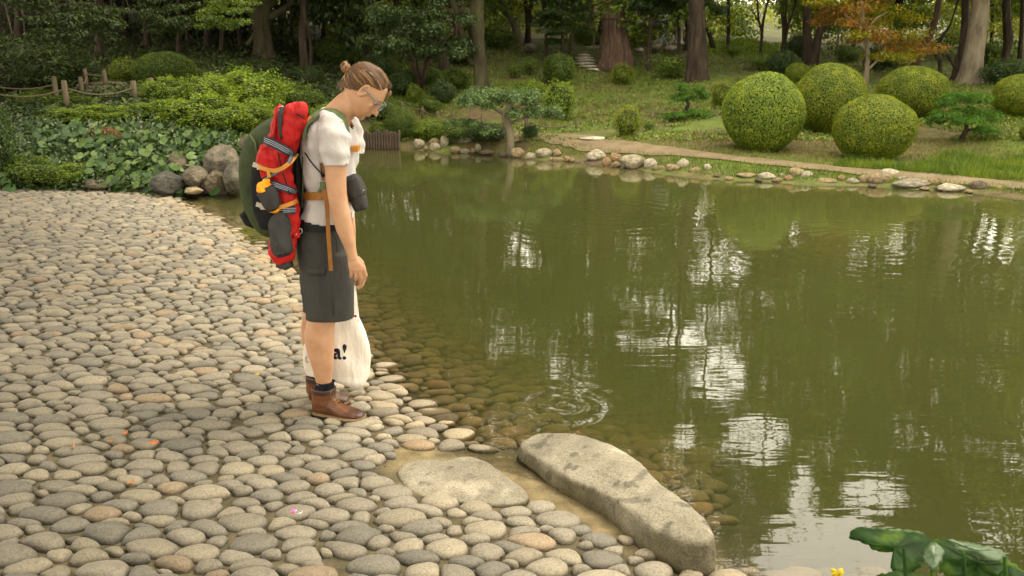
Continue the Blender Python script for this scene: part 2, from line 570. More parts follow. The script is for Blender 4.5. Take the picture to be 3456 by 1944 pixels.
# ground sheet
gx = np.concatenate([np.linspace(-60, -16, 23)[:-1], np.linspace(-16, -9, 29)[:-1], np.linspace(-9, 9.5, 186)[:-1], np.linspace(9.5, 16, 27)[:-1], np.linspace(16, 60, 23)])
gy = np.concatenate([np.linspace(-30, -2, 12)[:-1], np.linspace(-2, 9, 56)[:-1], np.linspace(9, 20, 121)[:-1], np.linspace(20, 34, 71)[:-1], np.linspace(34, 90, 29)])
GX, GY = np.meshgrid(gx, gy)
GZ = H(GX, GY)
fx, fy = GX.ravel(), GY.ravel()
zz = GZ.ravel() - np.where(near_d(fx, fy) > -2.6, np.where(nearZ(fx, fy) >= GZ.ravel() - 1e-6, .03, 0), 0)
P3 = np.stack([fx, fy, zz], -1)
n1 = waves(P3[:, :2], 1.1, 1); n2 = waves(P3[:, :2], 3.3, 2)
ppx, ppy, pd = pix(P3)
soil = np.array([.105, .066, .036]); grass = np.array([.09, .125, .018]); moss = np.array([.11, .13, .02]); dark = np.array([.035, .026, .013]); mud = np.array([.10, .085, .03])
g = np.clip(.62 + .5 * n1 + .35 * n2, 0, 1)
col = soil * (1 - g[:, None]) + grass * g[:, None]


def near_px(a, b, rx, ry):
    return np.clip(1.3 - np.hypot((ppx - a) / rx, (ppy - b) / ry), 0, 1)


bare = np.clip(near_px(2650, 480, 330, 60) + near_px(3200, 440, 260, 55) + near_px(2900, 480, 300, 60) + near_px(2230, 380, 110, 40) + near_px(1900, 500, 120, 30), 0, 1) * (.6 + .4 * n2) * (fy > 9) * (fy < 20)
bare = np.clip(bare, 0, 1)
col = col * (1 - bare[:, None]) + soil * bare[:, None]
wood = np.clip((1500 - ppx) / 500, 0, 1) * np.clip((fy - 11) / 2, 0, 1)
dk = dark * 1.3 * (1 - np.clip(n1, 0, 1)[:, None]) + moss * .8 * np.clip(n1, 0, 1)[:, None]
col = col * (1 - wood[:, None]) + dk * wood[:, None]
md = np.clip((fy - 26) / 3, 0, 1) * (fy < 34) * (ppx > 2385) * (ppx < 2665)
shd = np.clip((fy - 23) / 4, 0, 1)[:, None] * (1 - md[:, None])  # far ground darkened with painted tree shade, mound left out
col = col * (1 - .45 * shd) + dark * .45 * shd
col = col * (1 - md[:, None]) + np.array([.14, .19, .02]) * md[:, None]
wet = np.clip(-P3[:, 2] / .05 + .3, 0, 1)
col = col * (1 - wet[:, None]) + mud * wet[:, None]
nx_, ny_ = len(gx), len(gy)
ii = np.arange(nx_ * ny_).reshape(ny_, nx_)
qd = np.stack([ii[:-1, :-1], ii[:-1, 1:], ii[1:, 1:], ii[1:, :-1]], -1).reshape(-1, 4)
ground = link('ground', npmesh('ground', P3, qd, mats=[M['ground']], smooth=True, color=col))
tag(ground, 'sloping soil and grass ground around the pond and under its water', kind='structure')

# ------------------------------------------------------------------ water
m, N, L = mat('pond_water')
o_ = N.new('ShaderNodeOutputMaterial')
gl = N.new('ShaderNodeBsdfGlossy'); gl.inputs['Roughness'].default_value = .015
gl.inputs['Color'].default_value = (1, .99, .96, 1)
tr = N.new('ShaderNodeBsdfTransparent')
fr = N.new('ShaderNodeFresnel'); fr.inputs['IOR'].default_value = 1.5
mx = N.new('ShaderNodeMixShader')
tc = N.new('ShaderNodeTexCoord')


def wnoise(sc, stretch, det, rot=0):
    mp = N.new('ShaderNodeMapping'); mp.inputs['Scale'].default_value = stretch
    mp.inputs['Rotation'].default_value = (0, 0, rot)
    L.new(tc.outputs['Object'], mp.inputs[0])
    n = N.new('ShaderNodeTexNoise'); n.inputs['Scale'].default_value = sc; n.inputs['Detail'].default_value = det
    n.inputs['Distortion'].default_value = .4
    L.new(mp.outputs[0], n.inputs['Vector'])
    return n.outputs[0]


def mth(op, a, b=None, c=None):
    n = N.new('ShaderNodeMath'); n.operation = op
    for i, v in enumerate((a, b, c)):
        if v is None: continue
        if isinstance(v, (int, float)): n.inputs[i].default_value = v
        else: L.new(v, n.inputs[i])
    return n.outputs[0]


hgt = mth('MULTIPLY', wnoise(1.4, (1, 1.5, 1), 1), .0030)
hgt = mth('ADD', hgt, mth('MULTIPLY', wnoise(9, (.45, 2.2, 1), 1, .12), .00050))
hgt = mth('ADD', hgt, mth('MULTIPLY', wnoise(34, (.6, 1.5, 1), 1, -.3), .00005))
wob = wnoise(1.6, (1, 1, 1), 2, .7)
for (cx_, cy_, amp, fall, freq) in ((*QZ(1905, 1370, 0)[:2], .0006, .36, 46), (*QZ(2050, 720, 0)[:2], .0005, 1.9, 30), (*QZ(2950, 830, 0)[:2], .00035, 2.2, 34)):
    vm = N.new('ShaderNodeVectorMath'); vm.operation = 'DISTANCE'
    L.new(tc.outputs['Object'], vm.inputs[0]); vm.inputs[1].default_value = (cx_, cy_, 0)
    d = mth('ADD', vm.outputs['Value'], mth('MULTIPLY', wob, .35 * min(1, fall)))
    w = mth('SINE', mth('MULTIPLY', d, freq))
    e = mth('EXPONENT', mth('MULTIPLY', mth('MULTIPLY', d, d), -1 / (fall * fall)))
    hgt = mth('ADD', hgt, mth('MULTIPLY', mth('MULTIPLY', w, e), amp))
bp = N.new('ShaderNodeBump'); bp.inputs['Strength'].default_value = 1; bp.inputs['Distance'].default_value = 1
L.new(hgt, bp.inputs['Height'])
L.new(bp.outputs[0], gl.inputs['Normal']); L.new(bp.outputs[0], fr.inputs['Normal'])
L.new(fr.outputs[0], mx.inputs[0]); L.new(tr.outputs[0], mx.inputs[1]); L.new(gl.outputs[0], mx.inputs[2])
L.new(mx.outputs[0], o_.inputs[0])
va = N.new('ShaderNodeVolumeAbsorption'); va.inputs['Color'].default_value = (.57, .60, .20, 1); va.inputs['Density'].default_value = 4.0
vsn = N.new('ShaderNodeVolumeScatter'); vsn.inputs['Color'].default_value = (.82, .86, .44, 1); vsn.inputs['Density'].default_value = .74
va2 = N.new('ShaderNodeAddShader')
L.new(va.outputs[0], va2.inputs[0]); L.new(vsn.outputs[0], va2.inputs[1]); L.new(va2.outputs[0], o_.inputs['Volume'])
M['water'] = m
gw = Geo()
gw.box((9, 9, -.75), (21, 14, .75))
water = link('pond_water', gw.mesh('pond_water', [m], False))
tag(water, 'still olive green pond water with reflections and soft ripples', kind='structure')

# ------------------------------------------------------------------ cobbled shore
def inpoly(x, y, poly):
    c = np.zeros(x.shape, dtype=bool)
    for (x1, y1), (x2, y2) in zip(poly, poly[1:] + poly[:1]):
        k = ((y1 > y) != (y2 > y)) & (x < (x2 - x1) * (y - y1) / (y2 - y1 + 1e-12) + x1)
        c ^= k
    return c


def C6(l): return [(1150 + a / 1.908, 1350 + b / 1.908) for a, b in l]


SAND = C6([(345, 300), (700, 330), (1140, 260), (1250, 190), (1500, 190), (2430, 800), (2440, 1100), (2200, 1110), (2010, 1020), (1650, 850), (1400, 760), (1215, 690), (1240, 660), (740, 655), (450, 600), (345, 470)])
SANDW = [(QZ(a, b, .02).x, QZ(a, b, .02).y) for a, b in SAND]
sx = np.arange(-9.4, 5.0, .07); sy = np.arange(.2, 13.4, .07)
SX, SY = np.meshgrid(sx, sy)
NZ, FZ, ND = nearZ(SX, SY), farZ(SX, SY), near_d(SX, SY)
keep = (FZ < NZ + .03) & (ND > -2.4)
ii = np.arange(SX.size).reshape(SX.shape)
qd = np.stack([ii[:-1, :-1], ii[:-1, 1:], ii[1:, 1:], ii[1:, :-1]], -1)
kq = keep[:-1, :-1] & keep[1:, 1:] & keep[:-1, 1:] & keep[1:, :-1]
P3 = np.stack([SX.ravel(), SY.ravel(), NZ.ravel()], -1)
sand_in = inpoly(P3[:, 0], P3[:, 1], SANDW)
mud_ = np.array([1, 1, 1.]) * np.ones((len(P3), 1))
mud_[sand_in] = np.array([2.0, 1.9, 1.75])
wet = np.clip(-P3[:, 2] / .04 + .2, 0, 1)[:, None]
mud_ = mud_ * (1 - .45 * wet)
shore = link('cobbled_shore', npmesh('cobbled_shore', P3, qd[kq], mats=[M['mortar']], smooth=True, color=mud_))
tag(shore, 'cobbled shore sloping down into the pond', kind='structure')

FLATP_ = C6([(350, 430), (370, 385), (500, 362), (600, 372), (660, 388), (700, 392), (770, 345), (850, 355), (1000, 430), (1100, 500), (1180, 550), (1245, 625), (1190, 652), (1000, 665), (740, 650), (600, 632), (450, 582), (360, 500)])
SLABP_ = C6([(1135, 285), (1142, 240), (1180, 212), (1260, 188), (1370, 180), (1500, 198), (1700, 262), (1900, 350), (2000, 430), (2060, 500), (2140, 560), (2250, 650), (2330, 730), (2385, 800), (2412, 870), (2390, 905), (2300, 915), (2210, 900), (2120, 855), (2000, 800), (1900, 720), (1800, 650), (1740, 600), (1600, 548), (1500, 505), (1400, 450), (1300, 385), (1200, 320)])
SLABW_ = [(QZ(a, b, .1).x, QZ(a, b, .1).y) for a, b in SLABP_]
AN = 1.5
cell = .134
# sites: jittered brick rows, then a few rounds of pushing apart
rows = np.arange(.8, 12.8, cell * .87 / AN)
pts = []
for k, yy in enumerate(rows):
    xs = np.arange(-8.8, 3.2, cell) + (k % 2) * cell / 2
    pts.append(np.stack([xs, np.full(len(xs), yy)], -1))
pts = np.concatenate(pts)
pts[:, 0] += RNG.normal(0, .026, len(pts)); pts[:, 1] += RNG.normal(0, .018, len(pts))
a_, b_, dep_ = pix(np.stack([pts[:, 0], pts[:, 1], nearZ(pts[:, 0], pts[:, 1])], -1))
nd_ = near_d(pts[:, 0], pts[:, 1])
k = (a_ > -260) & (a_ < 3000) & (b_ < 2150) & (nd_ > -2.0) & (farZ(pts[:, 0], pts[:, 1]) < nearZ(pts[:, 0], pts[:, 1]) + .06) & (dep_ > .5)
pts = pts[k]
wgt = np.clip(RNG.normal(0, 1, len(pts)), -1.5, 2.2) * .0040
W2 = pts * np.array([1, AN])


def neigh(P, n):
    t = KDTree(len(P))
    for i, p in enumerate(P): t.insert((p[0], p[1], 0), i)
    t.balance()
    return np.array([[h[1] for h in t.find_n((p[0], p[1], 0), n + 1)][1:] for p in P])


for it in range(3):
    nb = neigh(W2, 7)
    dv = W2[:, None, :] - W2[nb]
    dd = np.linalg.norm(dv, axis=-1)
    tgt = cell * .98 + (wgt[:, None] + wgt[nb]) * 4.2
    push = np.clip(tgt - dd, -.016, .04) / np.maximum(dd, 1e-4)
    W2 = W2 + (dv * push[..., None]).mean(1) * .55
pts = W2 / np.array([1, AN])
nb = neigh(W2, 14)
dv = W2[nb] - W2[:, None, :]
dd = np.linalg.norm(dv, axis=-1)
pl = np.clip((dd ** 2 + wgt[:, None] * 1.6 - wgt[nb] * 1.6) / (2 * dd), .24 * dd, .76 * dd)
NTH = 15
th = np.linspace(0, 2 * PI, NTH, endpoint=False)
dirs = np.stack([np.cos(th), np.sin(th)], -1)
cs = np.clip(np.einsum('ijk,tk->ijt', dv / dd[..., None], dirs), 0, 1) / pl[..., None]
RR = (np.sum(cs ** 5.5, axis=1)) ** (-1 / 5.5)            # rounded cell outline
RR = np.minimum(RR, np.median(RR, axis=1, keepdims=True) * 1.45)
RR = RR * RNG.uniform(.90, .99, (len(pts), 1)) + .001
vm_ = inpoly(pts[:, 0], pts[:, 1], SANDW)
a_k, b_k, _ = pix(np.stack([pts[:, 0], pts[:, 1], nearZ(pts[:, 0], pts[:, 1])], -1))
for SET, zz_ in ((FLATP_, .05), (SLABP_, .12)):
    pw = [(QZ(a, b, zz_).x, QZ(a, b, zz_).y) for a, b in SET]
    for an in range(8): vm_ |= inpoly(pts[:, 0] + .045 * math.cos(an * PI / 4), pts[:, 1] + .035 * math.sin(an * PI / 4), pw)
keepi = [i for i in range(len(pts)) if (not vm_[i]) and not (a_k[i] > 2440 and b_k[i] < 1930)]
lone = [i for i in range(len(pts)) if vm_[i] and not inpoly(pts[i:i + 1, 0], pts[i:i + 1, 1], SLABW_)[0] and RNG.random() < .16 and nd_.shape and near_d(pts[i:i + 1, 0], pts[i:i + 1, 1])[0] < .3 and pts[i, 1] < 3.6 and pts[i, 0] > .2]
prof = [(.93, -.5), (1.0, -.05), (.985, .25), (.91, .55), (.75, .80), (.48, .95), (.2, 1.0)]
snd = near_d(pts[:, 0], pts[:, 1])


PROF2 = [(.96, -.3), (1.0, .1), (.93, .52), (.68, .86), (.25, 1.0)]


def cobble(i, small=1.0, prof=prof):
    r = RR[i] * small
    out = dirs * r[:, None] / np.array([1, AN])
    rm = r.mean()
    h = (.028 + .18 * (rm - .043)) * RNG.uniform(.75, 1.2)
    h = max(.014, h)
    x0, y0 = pts[i]
    tx, ty = RNG.normal(0, .05, 2)
    vs_, fs = [], []
    flat = RNG.uniform(.85, 1.15)
    dent = RNG.uniform(-.06, .06, 3)
    for q, (s, z) in enumerate(prof):
        s2 = s ** flat if s < 1 else s
        for t in range(NTH):
            ox, oy = out[t] * s2
            vs_.append((ox, oy, z * h * (1 + dent[0] * math.cos(th[t] * 2 + dent[1] * 40)) + tx * ox + ty * oy))
    n = NTH
    for q in range(len(prof) - 1):
        for t in range(n):
            fs.append((q * n + t, q * n + (t + 1) % n, (q + 1) * n + (t + 1) % n, (q + 1) * n + t))
    vs_.append((0, 0, h)); e = (len(prof) - 1) * n
    tri = [(len(vs_) - 1, e + t, e + (t + 1) % n) for t in range(n)]
    vs_ = np.array(vs_)
    zb = float(nearZ(np.array([x0]), np.array([y0]))[0])
    base = RNG.choice([0, 0, 0, 0, 0, 0, 0, 0, 1, 1, 1, 1, 2, 2, 2, 2, 3], 1)[0]
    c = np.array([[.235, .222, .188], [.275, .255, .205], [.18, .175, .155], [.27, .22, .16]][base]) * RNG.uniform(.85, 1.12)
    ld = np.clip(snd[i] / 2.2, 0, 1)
    c = c * (1.10 - .58 * ld) * np.array([1.03, .965, .875])  # darker landward: canopy shade painted in, along with real weathering
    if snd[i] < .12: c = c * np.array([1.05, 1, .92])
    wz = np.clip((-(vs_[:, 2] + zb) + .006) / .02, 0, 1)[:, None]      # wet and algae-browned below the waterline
    lowv = np.clip(1 - (vs_[:, 2] / h) / .55, 0, 1)[:, None]          # painted contact shade, with damp and soil, round the foot of the stone
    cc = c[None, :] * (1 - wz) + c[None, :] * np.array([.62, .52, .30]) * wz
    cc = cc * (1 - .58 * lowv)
    return vs_, fs, tri, cc, (x0, y0, zb)


ppx_, ppy_, dp_ = pix(np.stack([pts[:, 0], pts[:, 1], nearZ(pts[:, 0], pts[:, 1]) + .03], -1))
score = []
for i in keepi:
    infr = -30 < ppx_[i] < 3490 and 0 < ppy_[i] < 1975
    hid = snd[i] < -.25
    behind = (1045 < ppx_[i] < 1235 and 1100 < ppy_[i] < 1400)
    score.append((0 if (not infr or hid or behind) else RR[i].mean() / dp_[i] ** 2, i))
score.sort(reverse=True)
top = set(i for s, i in score[:292] if s > 0)
BV, BQ, BT, BC = [], [], [], []
nb_ = 0
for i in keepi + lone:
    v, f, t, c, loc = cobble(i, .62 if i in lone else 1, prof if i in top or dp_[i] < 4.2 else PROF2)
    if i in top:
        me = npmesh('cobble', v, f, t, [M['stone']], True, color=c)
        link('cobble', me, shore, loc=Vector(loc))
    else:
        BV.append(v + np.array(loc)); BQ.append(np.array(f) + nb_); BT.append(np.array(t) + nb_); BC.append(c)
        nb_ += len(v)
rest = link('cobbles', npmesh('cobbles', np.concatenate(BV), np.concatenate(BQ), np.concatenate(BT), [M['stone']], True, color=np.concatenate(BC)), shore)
rest['kind'] = 'stuff'
print('cobbles', len(keepi), len(top))


def cobble_top(x, y): return float(nearZ(np.array([x]), np.array([y]))[0]) + .04


# ------------------------------------------------------------------ stones
def slab_mesh(name, top, zt, zb, bevel, mats, seed, bulge=.02, tilt=None, undercut=.0):
    """solid stone from its upper outline (photo pixels), real thickness"""
    P = [QZ(a, b, zt(a, b)) for a, b in top]
    n = len(P)
    # resample
    L_ = []
    for i in range(n):
        p, q = P[i], P[(i + 1) % n]
        k = max(1, int((q - p).length / .035))
        for j in range(k): L_.append(p.lerp(q, j / k))
    for _ in range(2):
        L_ = [(L_[i - 1] + L_[i] * 2 + L_[(i + 1) % len(L_)]) / 4 for i in range(len(L_))]
    n = len(L_)
    A = np.array(L_)
    cx = A[:, :2].mean(0)
    # inward normal
    tn = np.roll(A, -1, 0) - np.roll(A, 1, 0)
    nn = np.stack([-tn[:, 1], tn[:, 0]], -1); nn /= np.linalg.norm(nn, axis=1)[:, None]
    if ((cx - A[:, :2]) * nn).sum() < 0: nn = -nn
    rings = []
    for off, dz in ((-undercut * .3, None), (-undercut, -.12), (-.004, -.06), (0, -bevel * .9), (bevel * .3, -bevel * .35), (bevel, -.004), (bevel * 2.2, .0)):
        R = A.copy(); R[:, :2] += nn * off
        R[:, 2] = zb if dz is None else A[:, 2] + dz
        if dz is not None: R[:, 2] = np.maximum(R[:, 2], zb + .002)
        rings.append(R)
    last = rings[-1]
    for s in (.8, .55, .3, .1):
        R = last.copy(); R[:, :2] = cx + (last[:, :2] - cx) * s
        R[:, 2] = last[:, 2] * s + last[:, 2].mean() * (1 - s) + bulge * (1 - s)
        rings.append(R)
    V = np.concatenate(rings); f = []
    for r in range(len(rings) - 1):
        for t in range(n):
            f.append((r * n + t, r * n + (t + 1) % n, (r + 1) * n + (t + 1) % n, (r + 1) * n + t))
    me = pymesh(name, V, f + [tuple(range((len(rings) - 1) * n, len(rings) * n))] + [tuple(range(n))[::-1]], mats)
    g = Geo(); g.v = [v.co.copy() for v in me.vertices]; g.f = [list(p.vertices) for p in me.polygons]; g.m = [0] * len(g.f)

    def dsp(co):
        return waves(co, 7, seed, 2) * .010 + waves(co, 24, seed + 1, 3) * .0045 + waves(co, 90, seed + 2, 2) * .0013
    out = fused(name, g, mats, .0115, 2, dsp)
    co = np.empty(len(out.vertices) * 3, dtype=np.float32); out.vertices.foreach_get('co', co); co = co.reshape(-1, 3)
    no = np.empty(len(out.vertices) * 3, dtype=np.float32); out.vertices.foreach_get('normal', no); no = no.reshape(-1, 3)
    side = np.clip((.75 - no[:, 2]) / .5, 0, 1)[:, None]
    damp = np.clip((.05 - co[:, 2]) / .05, 0, 1)[:, None]
    c = np.array([1.04, 1.0, .95]) * (1 + .20 * waves(co, 5, seed + 5)[:, None] + .14 * waves(co, 22, seed + 7)[:, None])
    pit = np.clip((waves(co, 46, seed + 8, 2)[:, None] - .52) / .2, 0, 1) * np.clip(waves(co, 8, seed + 9)[:, None] + .6, 0, 1)
    c = c * (1 - .5 * pit)
    lich = np.clip((waves(co, 13, seed + 10, 3)[:, None] - .45) / .15, 0, 1)
    c = c * (1 + .35 * lich)
    mottle = np.clip(.8 + .4 * waves(co, 9, seed + 6)[:, None], 0, 1)  # sides darkened and browned more than the top, unevenly
    c = c * (1 - side * np.array([.66, .68, .78]) * mottle) * (1 - damp * np.array([.35, .4, .55]))
    ca = out.color_attributes.new('Col', 'FLOAT_COLOR', 'POINT')
    c4 = np.ones((len(co), 4), dtype=np.float32); c4[:, :3] = c
    ca.data.foreach_set('color', c4.ravel())
    return out


FLATP = FLATP_
fr_ = tag(link('flat_rock', slab_mesh('flat_rock', FLATP, lambda a, b: .055, -.06, .018, [M['slab']], 11, .012)), 'flat pale grey heart shaped rock set among the cobbles beside the long slab', 'rock')
SLABP = SLABP_
tag(link('rock_slab', slab_mesh('rock_slab', SLABP, lambda a, b: .072 + .085 * (a - 1745) / 670, -.14, .024, [M['slab']], 21, .015, undercut=.012)), 'long thick pale rock slab lying at the water edge', 'rock')


def boulder_mesh(name, r, seed, sharp=.5, sub=4):
    bm = bmesh.new()
    bmesh.ops.create_icosphere(bm, subdivisions=sub, radius=1)
    rg = random.Random(seed)
    pl_ = []
    for _ in range(11):
        d = Vector((rg.gauss(0, 1), rg.gauss(0, 1), rg.gauss(0, 1))).normalized()
        pl_.append((d, rg.uniform(.62, .92)))
    for v in bm.verts:
        p = v.co.normalized()
        s = 1.0
        for d, h in pl_:
            c = p.dot(d)
            if c > 0: s = min(s, h / c)
        s = s * sharp + (1 - sharp) * .9
        s *= 1 + .07 * noise.noise(p * 2.3 + Vector((seed, 0, 0))) + .05 * noise.noise(p * 6 + Vector((seed, 3, 0))) + .03 * noise.noise(p * 14 + Vector((seed, 7, 0)))
        v.co = p * s
        v.co = Vector((v.co.x * r[0], v.co.y * r[1], v.co.z * r[2]))
    me = bpy.data.meshes.new(name); bm.to_mesh(me); bm.free()
    me.polygons.foreach_set('use_smooth', np.ones(len(me.polygons), dtype=bool))
    me.materials.append(M['rock'])
    return me


def tint(me, c):
    n = len(me.vertices)
    ca = me.color_attributes.new('Col', 'FLOAT_COLOR', 'POINT')
    c4 = np.ones((n, 4), dtype=np.float32); c4[:, :3] = c
    ca.data.foreach_set('color', c4.ravel())
    return me


# boulders at the left end of the water
for (px, py, w, h, Y, c, lab) in (
        (762, 560, 120, 150, 11.9, (.95, .88, .76), 'tall craggy grey boulder with a pale top at the foot of the leafy bank'),
        (735, 615, 95, 90, 11.6, (.6, .52, .4), 'rounded brown boulder under the tall craggy boulder'),
        (662, 597, 72, 68, 11.5, (.72, .66, .55), 'small grey boulder left of the craggy boulder'),
        (800, 600, 70, 110, 11.5, (.6, .57, .5), 'dark shaded boulder beside the backpack'),
        (568, 618, 85, 70, 11.35, (.42, .42, .42), 'dark grey wet boulder at the end of the leafy bank'),
        (838, 530, 90, 130, 12.7, (.7, .64, .5), 'mossy grey boulder half hidden behind the green backpack'),
        (330, 618, 110, 46, 10.7, (.65, .6, .5), 'low flat grey rock at the top edge of the cobbles'),
        (600, 555, 60, 80, 12.1, (.5, .42, .33), 'brown rock peeping through the broad leaves')):
    p = Q(px, py, Y)
    k = mpp(py, Y)
    if px == 330: p = on_ground(338, 634, 8, 13) + Vector((0, .05, .05))
    me = tint(boulder_mesh('boulder', (w / 2 * k * 1.15, .28, h / 2 * k * 1.12), int(px), 1.0, 5), tuple(q * .72 for q in c))
    o = link('boulder', me, loc=p)
    o.rotation_euler = (0, 0, (px % 7) * .12 - .3)
    tag(o, lab, 'boulder', 'boulders below the leafy bank')
me = tint(boulder_mesh('driftwood_stone', (.13, .12, .05), 5, .8), (1.2, 1.0, .7))
tag(link('flat_stone', me, loc=Q(655, 642, 11.2)), 'small flat tan stone lying in the shallow water by the boulders', 'stone')

# stone edging along the far waterline
edge = empty('stone_edging', Q(2300, 590, 13.4), 'row of pale and tan edging stones along the far waterline', 'stone edging')
EST = [  # px, py(base), width, height, colour
    (1414, 500, 36, 34, 0), (1437, 508, 12, 16, 1), (1466, 488, 38, 24, 1), (1468, 508, 42, 26, 0), (1500, 498, 32, 40, 0), (1535, 484, 30, 46, 2), (1571, 486, 56, 46, 2), (1538, 514, 36, 20, 1), (1570, 517, 34, 18, 0), (1596, 516, 14, 18, 1), (1612, 512, 22, 28, 0), (1640, 521, 46, 18, 3),
    (1746, 528, 52, 30, 1), (1792, 536, 38, 22, 0), (1836, 533, 54, 34, 0), (1880, 526, 30, 24, 1), (1858, 544, 12, 14, 1), (1884, 545, 38, 16, 1), (1914, 546, 20, 22, 4), (1931, 548, 16, 16, 1),
    (2010, 541, 62, 40, 5), (2047, 559, 32, 28, 4), (2075, 545, 42, 30, 4), (2134, 566, 82, 46, 0), (2082, 562, 26, 18, 1), (2195, 566, 46, 32, 5), (2226, 574, 46, 18, 1), (2270, 577, 44, 26, 1), (2305, 570, 40, 36, 5), (2347, 582, 46, 20, 1), (2387, 579, 30, 26, 5),
    (2460, 592, 20, 12, 3), (2520, 600, 66, 18, 1), (2590, 603, 56, 22, 5), (2640, 600, 22, 16, 0), (2625, 612, 36, 14, 1), (2688, 600, 54, 38, 1), (2722, 604, 40, 28, 5), (2660, 610, 30, 22, 4), (2750, 608, 20, 18, 3), (2790, 616, 64, 16, 1), (2838, 612, 26, 22, 4), (2880, 618, 40, 18, 0), (2914, 616, 32, 26, 1),
    (2968, 616, 90, 38, 1), (3004, 602, 62, 36, 5), (3045, 616, 42, 22, 5), (3075, 630, 120, 30, 2), (3150, 628, 40, 26, 4), (3205, 642, 78, 24, 5), (3245, 642, 26, 16, 0), (3310, 640, 64, 32, 3), (3380, 645, 42, 20, 1), (3430, 648, 46, 24, 0), (3475, 655, 40, 22, 1), (3530, 662, 60, 30, 0),
    (3270, 650, 22, 12, 1), (3170, 642, 24, 12, 3), (2460, 606, 30, 12, 1), (2420, 600, 26, 14, 3), (1960, 556, 30, 14, 3), (1990, 560, 22, 14, 3), (1700, 527, 30, 16, 3), (2560, 612, 22, 12, 3), (2945, 632, 26, 12, 3), (3120, 640, 30, 12, 1)]
ECOL = [(1.5, 1.4, 1.15), (1.35, 1.1, .75), (1.15, 1.1, 1.0), (.6, .5, .4), (1.35, .95, .6), (1.95, 1.85, 1.65)]
wlx = np.array([p.x for p in WLP]); wly = np.array([p.y for p in WLP]); wpx = np.array([a for a, b in WL])
emesh = [boulder_mesh('edging_stone', (1, 1, 1), 40 + i, .75, 3) for i in range(9)]
ecol = {}
for i, (px, py, w, h, c) in enumerate(EST):
    wl_y = np.interp(px, wpx, [b for a, b in WL])
    Yw = float(np.interp(px, wpx, wly))
    Y = Yw - .07 + max(0, (wl_y + 2 - py)) * .018
    k = mpp(py, Y)
    pz = Q(px, py - h * .38, Y)
    key = (i % 9, c)
    if key not in ecol:
        ecol[key] = tint(emesh[i % 9].copy(), ECOL[c])
    o = link('edging_stone', ecol[key], edge)
    o.location = pz - edge.location
    o.scale = (w / 2 * k * 1.18, min(.3, max(.08, w / 2 * k * .8)), h / 2 * k * 1.25)
    o.rotation_euler = (0, 0, RNG.uniform(-.3, .3))

# ------------------------------------------------------------------ foliage
def leaves(P, Nn, size, aspect=.5, jit=.5, seed=0, fold=.15):
    """one small folded leaf (4 vertices, 2 faces) at each point, facing roughly along Nn"""
    r = np.random.default_rng(seed)
    n = len(P)
    Nn = Nn + r.normal(0, jit, (n, 3)); Nn /= np.linalg.norm(Nn, axis=1)[:, None] + 1e-9
    a = r.normal(size=(n, 3)); a -= Nn * (a * Nn).sum(1)[:, None]; a /= np.linalg.norm(a, axis=1)[:, None] + 1e-9
    b = np.cross(Nn, a)
    s = (size * r.uniform(.6, 1.35, n))[:, None]
    w = s * aspect
    v = np.stack([P - a * s * .5, P + b * w * .5 + Nn * s * fold, P + a * s * .5, P - b * w * .5 + Nn * s * fold], 1).reshape(-1, 3)
    i = np.arange(n)[:, None] * 4
    t = np.concatenate([i + np.array([0, 1, 2]), i + np.array([0, 2, 3])], 0)
    return v, t


def ico(r, sub=2):
    bm = bmesh.new(); bmesh.ops.create_icosphere(bm, subdivisions=sub, radius=1)
    v = np.array([p.co[:] for p in bm.verts]); f = np.array([[q.index for q in p.verts] for p in bm.faces]); bm.free()
    return v * np.array(r), f


def join(*parts):
    V, T, MI = [], [], []
    b = 0
    for v, t, m_ in parts:
        V.append(v); T.append(t + b); MI += [m_] * len(t); b += len(v)
    return np.concatenate(V), np.concatenate(T), MI


def sph(n, r):
    d = r.normal(size=(n, 3)); return d / np.linalg.norm(d, axis=1)[:, None]


def bush_mesh(name, n, leaf, mats, seed=0, lump=.1, lf=3.0, shell=.16, clipped=False, aspect=.5, bottom=-.96, core=.84, jit=.5):
    """unit bush, radius 1 in each direction: scale the object. leaf is in units of the radius"""
    r = np.random.default_rng(seed)
    d = sph(n, r); d = d[d[:, 2] > bottom]
    rad = 1 + lump * waves(d, lf, seed + 1, 2) + (0 if clipped else .5 * lump * waves(d, lf * 3, seed + 2, 1))
    q = 1 - shell * r.random(len(d)) ** (2.2 if clipped else 1.3)
    if not clipped: q += (r.random(len(d)) < .05) * r.uniform(0, .12, len(d))
    P = d * (rad * q)[:, None]
    v, t = leaves(P, d, leaf, aspect, jit, seed)
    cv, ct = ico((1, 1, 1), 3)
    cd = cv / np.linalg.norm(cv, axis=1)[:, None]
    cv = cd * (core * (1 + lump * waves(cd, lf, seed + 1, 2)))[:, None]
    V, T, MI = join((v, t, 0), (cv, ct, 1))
    return npmesh(name, V, None, T, mats, False, MI)


def blob_cloud(blobs, per, leaf, seed, aspect=.5, flat=1, jit=.6, up=.3):
    """blobs: (centre, radii); leaves spread through the outer part of each"""
    r = np.random.default_rng(seed)
    VV, TT, b = [], [], 0
    for c, rd in blobs:
        n = max(6, int(per * (rd[0] * rd[1]) ** .5))
        d = sph(n, r)
        q = r.random(n) ** .45
        P = np.array(c) + d * q[:, None] * np.array(rd)
        v, t = leaves(P, d + np.array([0, 0, up]), leaf, aspect, jit, int(r.integers(1e9)))
        VV.append(v); TT.append(t + b); b += len(v)
    return np.concatenate(VV), np.concatenate(TT)


